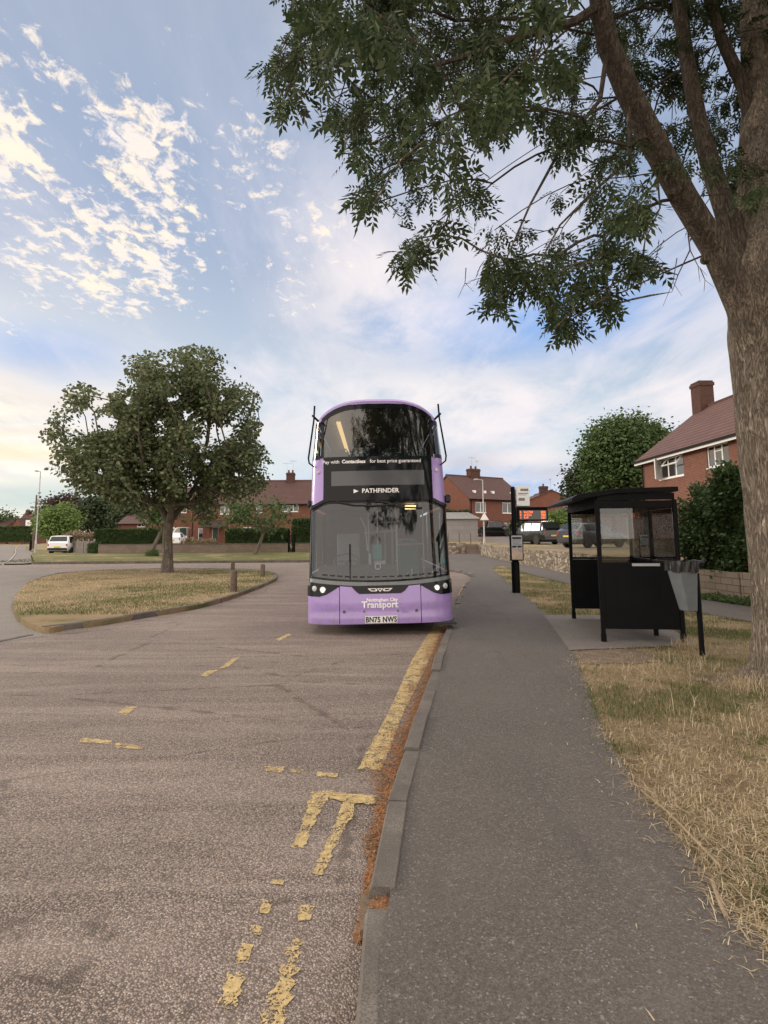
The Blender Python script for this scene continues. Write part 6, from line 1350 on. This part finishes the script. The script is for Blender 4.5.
limb(6, [(L(728, 218, 7.0), .16), (L(712, 170, 7.1), .145), (L(698, 118, 7.2), .125), (L(688, 66, 7.3), .115), (L(678, 0, 7.4), .10), (L(660, -120, 7.5), .07)])
i2 = len(nodes)
limb(7, [(L(757, 150, 7.3), .12), (L(744, 88, 7.3), .105), (L(722, 40, 7.4), .09), (L(700, -30, 7.5), .075), (L(680, -160, 7.6), .05)])
limb(iA, [(L(574, 22, 5.6), .055), (L(540, 31, 5.4), .045), (L(500, 42, 5.3), .038), (L(471, 55, 5.2), .032), (L(440, 64, 5.1), .028), (L(410, 72, 5.0), .022), (L(350, 68, 4.9), .014), (L(300, 58, 4.9), .009)])
limb(i0 + 5, [(L(600, 100, 5.8), .03), (L(560, 150, 5.6), .022), (L(530, 205, 5.5), .014), (L(505, 262, 5.4), .009)])
limb(i0 + 4, [(L(630, 160, 6.0), .026), (L(595, 190, 5.8), .02), (L(560, 225, 5.7), .013), (L(540, 262, 5.6), .008)])
limb(i0 + 3, [(L(660, 208, 6.2), .012), (L(645, 240, 6.1), .007)])
limb(i0 + 2, [(L(690, 250, 6.5), .010), (L(678, 275, 6.4), .007), (L(672, 292, 6.4), .004)])
limb(0 + 9, [(b + [2.2, .2, 8.6], .12), (b + [3.8, .1, 9.4], .02)]); limb(8, [(b + [.6, -2.0, 7.4], .13), (b + [.3, -4.2, 8.3], .08), (b + [-.6, -6.4, 8.6], .012)]); None
limb(8, [(b + [1.8, -1.2, 7.2], .11), (b + [3.2, -2.8, 8.0], .012)])
nfix = len(nodes)
am = [(283, -60), (285, 0), (280, 30), (267, 62), (265, 78), (278, 90), (284, 112), (296, 108), (300, 85), (318, 70), (330, 80), (334, 128), (346, 142), (344, 160), (356, 178), (358, 205), (372, 212), (388, 190), (398, 205), (402, 240), (396, 262), (410, 272), (426, 262), (432, 228), (446, 240), (462, 228), (470, 200), (478, 235), (486, 265), (490, 305), (500, 312), (512, 288), (530, 300), (545, 312), (560, 336), (575, 333), (578, 308), (590, 300), (612, 318), (615, 296), (600, 270), (625, 276), (656, 274), (656, 258), (636, 252), (642, 226), (652, 208), (636, 195), (628, 170), (640, 150), (660, 168), (665, 205), (680, 225), (690, 240), (700, 225), (695, 200), (705, 180), (720, 190), (735, 212), (750, 200), (768, 215), (790, 220), (840, 240), (840, -60)]
ahl = [(585, 225, 13, 20), (470, 150, 9, 14), (520, 140, 8, 16), (436, 175, 10, 14), (620, 262, 12, 8), (610, 195, 12, 16), (560, 170, 12, 14), (500, 215, 14, 14), (535, 245, 10, 16), (700, 150, 8, 14), (660, 60, 10, 12), (395, 160, 6, 8), (640, 120, 8, 10), (590, 255, 9, 8), (455, 115, 8, 8), (555, 95, 9, 10), (740, 140, 8, 10), (560, 280, 8, 7), (520, 280, 8, 6), (630, 230, 10, 10)]
def ash_mask(q, P):
    off = np.isnan(q[:, 0]) | (q[:, 0] > 860) | (q[:, 1] < -70) & (q[:, 0] > 330) | (q[:, 1] < -900) | (q[:, 1] > 1060)
    q = np.nan_to_num(q, nan=-999); ok = inpolyN(q[:, 0], q[:, 1], am)
    for hx, hy, a, b_ in ahl: ok &= ((q[:, 0] - hx) / a) ** 2 + ((q[:, 1] - hy) / b_) ** 2 > 1
    # keep the lower fringe thinner, as twigs hang there one by one
    thin = np.clip((260 - q[:, 1]) / 260, .30, 1)
    return (off & (P[:, 2] > 5.3)) | (ok & (RNG.uniform(0, 1, len(P)) < thin))
n = 24000; P = RNG.normal(0, 1, (n, 3)); P /= np.linalg.norm(P, axis=1)[:, None]; P *= RNG.uniform(.15, 1, (n, 1)) ** .5
P = np.array([3.2, 5.0, 7.6]) + P * np.array([6.6, 6.4, 5.2]); P = P[(P[:, 2] > 3.0) & ~((P[:, 1] < 5.2) & (P[:, 0] > 1.2) & (P[:, 2] < 8)) & (np.linalg.norm(P - np.array(EYE), axis=1) > 4.2)]
P = P[fbm(P[:, [0, 2]] + P[:, [1, 1]] * .5, 1.1, 21) > -.55]; P = P[ash_mask(projN(P), P)]
q = projN(P); inf = (q[:, 0] > -30) & (q[:, 0] < 800) & (q[:, 1] > -30) & (q[:, 1] < 400)
gp = fbm(P[:, [0, 2]] + P[:, [1, 1]] * .4, 3.2, 33); Pin = P[inf & (P[:, 1] < 9) & ((gp > .05) | (RNG.uniform(0, 1, len(P)) < .12))][:430]; Pout = P[~inf]; Pout = Pout[np.linalg.norm(Pout - np.array(EYE), axis=1) > 7][:640]
# the outermost sprays at the tips, where the photograph's outline is made of single twigs
tips = [(276, 68), (290, 95), (272, 78), (345, 150), (362, 195), (372, 205), (402, 255), (412, 262), (420, 240), (440, 232), (497, 300), (506, 285), (538, 300), (560, 328), (570, 322), (558, 308), (600, 306), (612, 300), (592, 292), (640, 264), (652, 268), (628, 262), (640, 215), (648, 226), (580, 270), (545, 285), (520, 270), (478, 250), (486, 275), (495, 255), (350, 130), (338, 110), (330, 95), (308, 70), (320, 55), (300, 45), (560, 260), (532, 262), (600, 240), (612, 215), (645, 190), (630, 205)]
TP = np.array([L(px + random.uniform(-5, 5), py + random.uniform(-5, 5), random.uniform(4.9, 6.2)) for px, py in tips for _ in range(2)])
T = np.concatenate([Pin, Pout, TP])
N, par2, ends = grow(nodes, par, T, .22, .30, 9, 1.3)
fixed = {i: rads[i] for i in range(nfix)}
mb = MB(); tk = MB()
N0 = N - b
c = len(N); cnt = np.zeros(c); kids = [[] for _ in range(c)]
for e in ends: cnt[e] += 1
for i in range(c - 1, 0, -1): cnt[par2[i]] += cnt[i]; kids[par2[i]].append(i)
rr = .0032 + .0026 * np.sqrt(np.maximum(cnt, .3)); 
for i in range(nfix): rr[i] = rads[i]
starts = [0]
while starts:
    i = starts.pop(); chain = [par2[i], i] if i else [0]; cur = i
    while kids[cur]:
        ks = sorted(kids[cur], key=lambda k: -(rr[k] if k < nfix else rr[k] * .3)); starts += ks[1:]; cur = ks[0]; chain.append(cur)
    if len(chain) < 2: continue
    ra = [rr[k] for k in chain]
    if i: ra[0] = min(ra[0], ra[1] * (1.12 if i < nfix else 1.0))
    if i == 0: tk_chain = chain
    if i < nfix and max(ra) > .06:
        # densify for bark relief
        pts = [N0[k] for k in chain]; pp, rp = [], []
        for u in range(len(pts) - 1):
            Ls = np.linalg.norm(pts[u + 1] - pts[u]); m = max(1, int(Ls / (.045 if i == 0 and u < 8 else .09)))
            for v in range(m): pp.append(pts[u] + (pts[u + 1] - pts[u]) * v / m); rp.append(ra[u] + (ra[u + 1] - ra[u]) * v / m)
        pp.append(pts[-1]); rp.append(ra[-1])
        (tk if i == 0 else mb).tube(pp, rp, 56 if i == 0 else 24)
    else: mb.tube([N0[k] for k in chain], ra, 6)
def roughen(mbx, amp):
    V = np.array(mbx.v); f = fbm(np.stack([np.arctan2(V[:, 1], V[:, 0]) * 1.2, V[:, 2] * 1.0], 1), 2.0, 5)
    g = np.sin(V[:, 0] * 23 + 2 * np.sin(V[:, 2] * 5)) * np.sin(V[:, 1] * 27 + V[:, 2] * 6) 
    r = np.hypot(V[:, 0], V[:, 1]); k = 1 + amp * (.35 * f + .35 * g)
    low = V[:, 2] < .9; fl = np.where(low, (1 - V[:, 2] / .9).clip(0, 1) ** 2 * .16 * np.maximum(0, np.sin(np.arctan2(V[:, 1], V[:, 0]) * 5 + 1)), 0)
    V[:, 0] *= k + fl; V[:, 1] *= k + fl; mbx.v = [tuple(v) for v in V]
roughen(tk, .035)
tko = tk.build('trunk', MT['bark'], ash, smooth=True); mb.build('limbs', MT['bark_up'], ash, smooth=True)
kn = MB()       # callused knots where limbs were cut
for px, py, Y, r in ((665, 166, 6.08, .05), (672, 193, 6.14, .035), (706, 258, 6.38, .045), (650, 218, 6.2, .0)):
    if not r: continue
    p = np.array(W(px, py, Y)) - b; d = np.array([-.35, -1, 0]); d /= np.linalg.norm(d)
    kn.tube([p - d * .06, p + d * .01, p + d * .03, p + d * .018], [r * 1.2, r * 1.15, r * .8, r * .2], 12)
kn.build('knot', MT['bark_up'], ash, smooth=True)
# compound leaves, hanging from each spray
def spray(P, nl, spread):
    LP = np.repeat(P, nl, 0); u = RNG.normal(0, 1, (len(LP), 3)); u /= np.linalg.norm(u, axis=1)[:, None]
    LP = LP + u * spread * RNG.uniform(.1, 1, (len(LP), 1)) * np.array([1, 1, .8]); D = u + RNG.normal(0, .4, u.shape); D[:, 2] -= 1.0; return LP, D
LP, D = spray(np.concatenate([Pin, TP]), 15, .12); LP2, D2 = spray(Pout, 16, .38)
q = projN(LP); 
k_ = inpolyN(np.nan_to_num(projN(LP), nan=-999)[:, 0], np.nan_to_num(projN(LP), nan=-999)[:, 1] + 9, am) | (RNG.uniform(0, 1, len(LP)) < .02); LP, D = LP[k_], D[k_]
leaves('crown', LP - b, D, .84, 'ash', MT['leaf_ash'], ash, .5)
q = projN(LP2); q = np.nan_to_num(q, nan=-9999); k_ = ~((q[:, 0] > -10) & (q[:, 0] < 780) & (q[:, 1] > -10) & (q[:, 1] < 1030)) | inpolyN(q[:, 0], q[:, 1], am); LP2, D2 = LP2[k_], D2[k_]
leaves('crown_top', LP2 - b, D2, 1.25, 'ash', MT['leaf_ash'], ash, .5)
tw = MB()       # bare hanging twigs
for px, py, dx, dy, Y in ((677, 258, -14, 48, 6.3), (690, 250, 10, 32, 6.4), (664, 240, -22, 30, 6.2), (700, 268, 4, 24, 6.5), (466, 268, -8, 30, 5.3), (490, 250, -12, 40, 5.3), (640, 180, 14, 40, 6.1), (360, 120, -14, 12, 5)):
    p0 = np.array(W(px, py, Y)); p1 = np.array(W(px + dx * .5 + 3, py + dy * .5, Y)); p2_ = np.array(W(px + dx, py + dy, Y - .05)); tw.tube([p0 - b, p1 - b, p2_ - b], [.006, .004, .002], 4)
    p3 = np.array(W(px + dx * .5 + 12, py + dy * .8, Y)); tw.tube([p1 - b, p3 - b], [.003, .0015], 4)
tw.build('bare_twig', MT['bark_up'], ash)

# smaller and farther trees
def at(px, py, Y): return W(px, py, Y)
def ftree(name, label, px, Y, top, wpx, lmat, kind='broad', n=160, nl=30, ls=.3, lr=.5, cpx=None, bot=None, tr=.15, bmat='bark_far', cat='tree', group=None, dz=0, fork=None, lean=(0, 0), thr=-.6, gap=.8, zb=None, ry=None):
    s = Y / F; z0 = (zt(W(px, 540, Y).x, Y) if zb is None else zb); x = W(px, 540, Y).x; cx = W(cpx or px, 540, Y).x; zt_ = W(px, top, Y).z; zb_ = z0 + .2 * (zt_ - z0) if bot is None else W(px, bot, Y).z
    rx = wpx * s / 2; return tree(name, label, (x, Y, z0), (cx, Y, (zt_ + zb_) / 2), (rx, ry or rx * .8, (zt_ - zb_) / 2), n, nl, ls, lr, kind, lmat, MT[bmat], tr, fork or max(.8, (zb_ - z0) * 1.05), None, cat, group, lean, thr=thr, gapf=gap, shell=.5)
ftree('verge_tree', 'small thin-crowned tree with a bent trunk on the verge by the clipped hedge', 254, 50, 498, 74, MT['leaf_mid'], n=90, nl=18, ls=.22, lr=.40, cpx=256, bot=533, tr=.13, lean=(1.2, 0), fork=2.6, thr=-.3)
ftree('sapling_tree', 'slim leaning trunk with ivy and shoots round its foot, behind the island tree', 150, 49, 490, 44, MT['leaf_mid'], n=70, nl=16, ls=.24, lr=.42, cpx=165, bot=526, tr=.15, lean=(1.2, 0), fork=2.8, thr=-.3)
ftree('garden_tree', 'bright green round garden tree just left of the white van', 56, 76, 505, 40, MT['leaf_bright'], n=210, nl=34, ls=.28, lr=.5, bot=540, tr=.15)
ftree('copper_beech_tree', 'dark purple-leaved tree behind the white van', 64, 120, 496, 50, MT['leaf_copper'], n=230, nl=34, ls=.5, lr=.85, bot=532, tr=.3)
ftree('background_tree', 'dark green spreading tree right of the purple-leaved one', 100, 112, 494, 46, MT['leaf_dark'], n=230, nl=34, ls=.48, lr=.8, bot=534, tr=.3)
ftree('background_tree', 'second dark tree rising over the long clipped hedge', 136, 105, 503, 50, MT['leaf_dark'], n=220, nl=30, ls=.45, lr=.8, bot=532, tr=.3)
ftree('background_tree', 'wispy open tree beyond the far left houses at the picture edge', 2, 190, 512, 30, MT['leaf_mid'], n=70, nl=20, ls=.6, lr=1.1, bot=532, tr=.3, thr=-.1)
ftree('sycamore_tree', 'big rounded green tree rising behind the bus shelter roof', 632, 48, 413, 96, MT['leaf_mid'], n=700, nl=62, ls=.24, lr=.50, cpx=634, bot=512, tr=.35, zb=1, thr=-1.0)
ftree('sycamore_tree', 'lower dark tree at the left foot of the big green one', 592, 52, 461, 44, MT['leaf_dark'], n=190, nl=50, ls=.24, lr=.45, bot=512, tr=.2, zb=1)
ftree('garden_shrub', 'yellow-green shrub above the red car', 563, 58, 514, 30, MT['leaf_bright'], n=110, nl=28, ls=.24, lr=.32, bot=530, tr=.06, zb=1.2, cat='shrub')
ftree('garden_shrub', 'dark shrub under the tilted display beside the black pickup', 520, 66, 520, 20, MT['leaf_dark'], n=50, nl=24, ls=.3, lr=.35, bot=533, tr=.06, zb=1, cat='shrub')
def hedge(name, label, a, b2, depth, z0, z1, lmat, n, ls=.12, cat='hedge', core=.86, kind='small', seed=0, lump=.12, group=None, px_=None, prof=None):
    """a clipped or loose hedge between ground points a and b2"""
    a = Vector((a[0], a[1], 0)); b2 = Vector((b2[0], b2[1], 0)); d = b2 - a; Ln = d.length; d.normalize(); nn = Vector((-d.y, d.x, 0)); root = empty(name, (a.x, a.y, z0), 0, label, cat, group); H = z1 - z0
    u = RNG.uniform(0, Ln, n); side = RNG.integers(0, 5, n); v = RNG.uniform(-.5, .5, n) * depth; h = RNG.uniform(0, H, n)
    v = np.where(side == 0, -depth / 2, np.where(side == 1, depth / 2, v)); h = np.where((side == 2) | (side == 3), H, h); u = np.where(side == 4, np.where(RNG.uniform(0, 1, n) < .5, 0, Ln), u)
    h = h * (prof(u / Ln) if prof else 1)
    X = np.stack([u, v, h], 1); lu = fbm(np.stack([u + v, h + v * 1.3], 1), 2.2, seed) * lump
    X[:, 1] += np.sign(v) * lu; X[:, 2] += np.where(side >= 2, lu, 0); X += RNG.normal(0, lump * .45, X.shape)
    P = np.outer(X[:, 0], np.array(d)) + np.outer(X[:, 1], np.array(nn)); P[:, 2] = X[:, 2]
    o_ = np.stack([np.where(side == 4, np.sign(u - Ln / 2), 0), np.where(side < 2, np.sign(v), 0), np.where((side == 2) | (side == 3), 1, 0)], 1) + RNG.normal(0, .7, (n, 3))
    D = np.outer(o_[:, 0], np.array(d)) + np.outer(o_[:, 1], np.array(nn)); D[:, 2] = o_[:, 2] - .1
    leaves('foliage', P, D, ls, kind, lmat, root, .8)
    mb = MB(); M_ = Matrix(((d.x, nn.x, 0, 0), (d.y, nn.y, 0, 0), (0, 0, 1, 0), (0, 0, 0, 1)))
    us = np.linspace(.04, Ln - .04, max(2, int(Ln / .4))); sec = [(-.5 * core * depth, 0), (-.5 * core * depth, H * .93), (-.2 * depth, H * core ** .4), (.2 * depth, H * core ** .4), (.5 * core * depth, H * .93), (.5 * core * depth, 0)]
    vs = [M_ @ Vector((q_, s_[0] * (1 + .06 * math.sin(q_ * 3)), s_[1] * (1 + .02 * math.sin(q_ * 2.3)) * (float(prof(q_ / Ln)) if prof else 1))) for q_ in us for s_ in sec]; k = len(sec)
    mb.add(vs, [(i * k + j, i * k + j + 1, (i + 1) * k + j + 1, (i + 1) * k + j) for i in range(len(us) - 1) for j in range(k - 1)] + [tuple(range(k)), tuple(range((len(us) - 1) * k + k - 1, (len(us) - 1) * k - 1, -1))])
    mb.build('branches', lmat, root); return root
def hpx(name, label, pa, pb, Y, ztop, zbot, depth, lmat, n, **k):
    a = W(pa, ztop, Y); b3 = W(pb, ztop, Y); return hedge(name, label, (a.x, Y), (b3.x, Y), depth, W(pa, zbot, Y).z, a.z, lmat, n, **k)
hpx('clipped_hedge', 'long clipped green hedge above the low wall, left of the island tree trunk', 99, 166, 56, 530.5, 550, 1.4, MT['leaf_hedge'], 26000, ls=.13, lump=.06)
hpx('clipped_hedge', 'clipped green hedge between the front door and the dark gateway', 228, 288, 56, 530, 551, 1.4, MT['leaf_hedge'], 22000, ls=.13, lump=.06)
hpx('clipped_hedge', 'tall hedge block between the dark gateway and the bus', 294, 330, 56, 521, 549, 1.6, MT['leaf_hedge'], 16000, ls=.14, lump=.12)
hpx('boundary_hedge', 'dark hedge in front of the houses at the far left street', -20, 32, 165, 528, 542.3, 2.5, MT['leaf_hedge'], 9000, ls=.4, lump=.15)
hpx('flowering_shrub', 'pinkish flowering hydrangea bushes above the silvered fence', 70, 96, 58, 535, 544, 1.4, MT['flower'], 3800, ls=.18, lump=.2, cat='shrub')
hpx('garden_shrub', 'low green garden shrub at the silvered fence end', 90, 99, 54.6, 545, 554, .9, MT['leaf_hedge'], 1400, ls=.14, lump=.12, cat='shrub')
hpx('garden_shrub', 'small shrub with pale flowers under the ground floor window', 186, 214, 60, 541, 549, 1.0, MT['flower'], 2200, ls=.15, lump=.15, cat='shrub')
hpx('garden_shrub', 'ivy and shoots sprouting at the foot of the leaning trunk', 147, 157, 48.6, 553, 558, .7, MT['leaf_mid'], 900, ls=.14, lump=.15, cat='shrub')
hpx('garage_hedge', 'dark hedge top showing behind the grey flat-roofed garage', 440, 468, 66, 513, 522, 1.6, MT['leaf_dark'], 3500, ls=.25, lump=.15)
# laurel over the block wall on the right
WB0 = G(703, 606, KZ)
hedge('laurel_bush', 'large dense dark laurel bush leaning over the block wall beside the tree', (9.1, 17.0), (10.3, 11.6), 1.9, .80, 3.05, MT['leaf_laurel'], 60000, ls=.12, cat='bush', lump=.22, seed=3, prof=lambda t: .74 + .26 * np.clip(t / .55, 0, 1) ** .7)
hedge('weed_clump', 'low green weeds along the foot of the block wall', (7.62, 17.2), (8.3, 13.2), .25, KZ, KZ + .08, MT['leaf_mid'], 1500, ls=.08, cat='weeds', lump=.05)
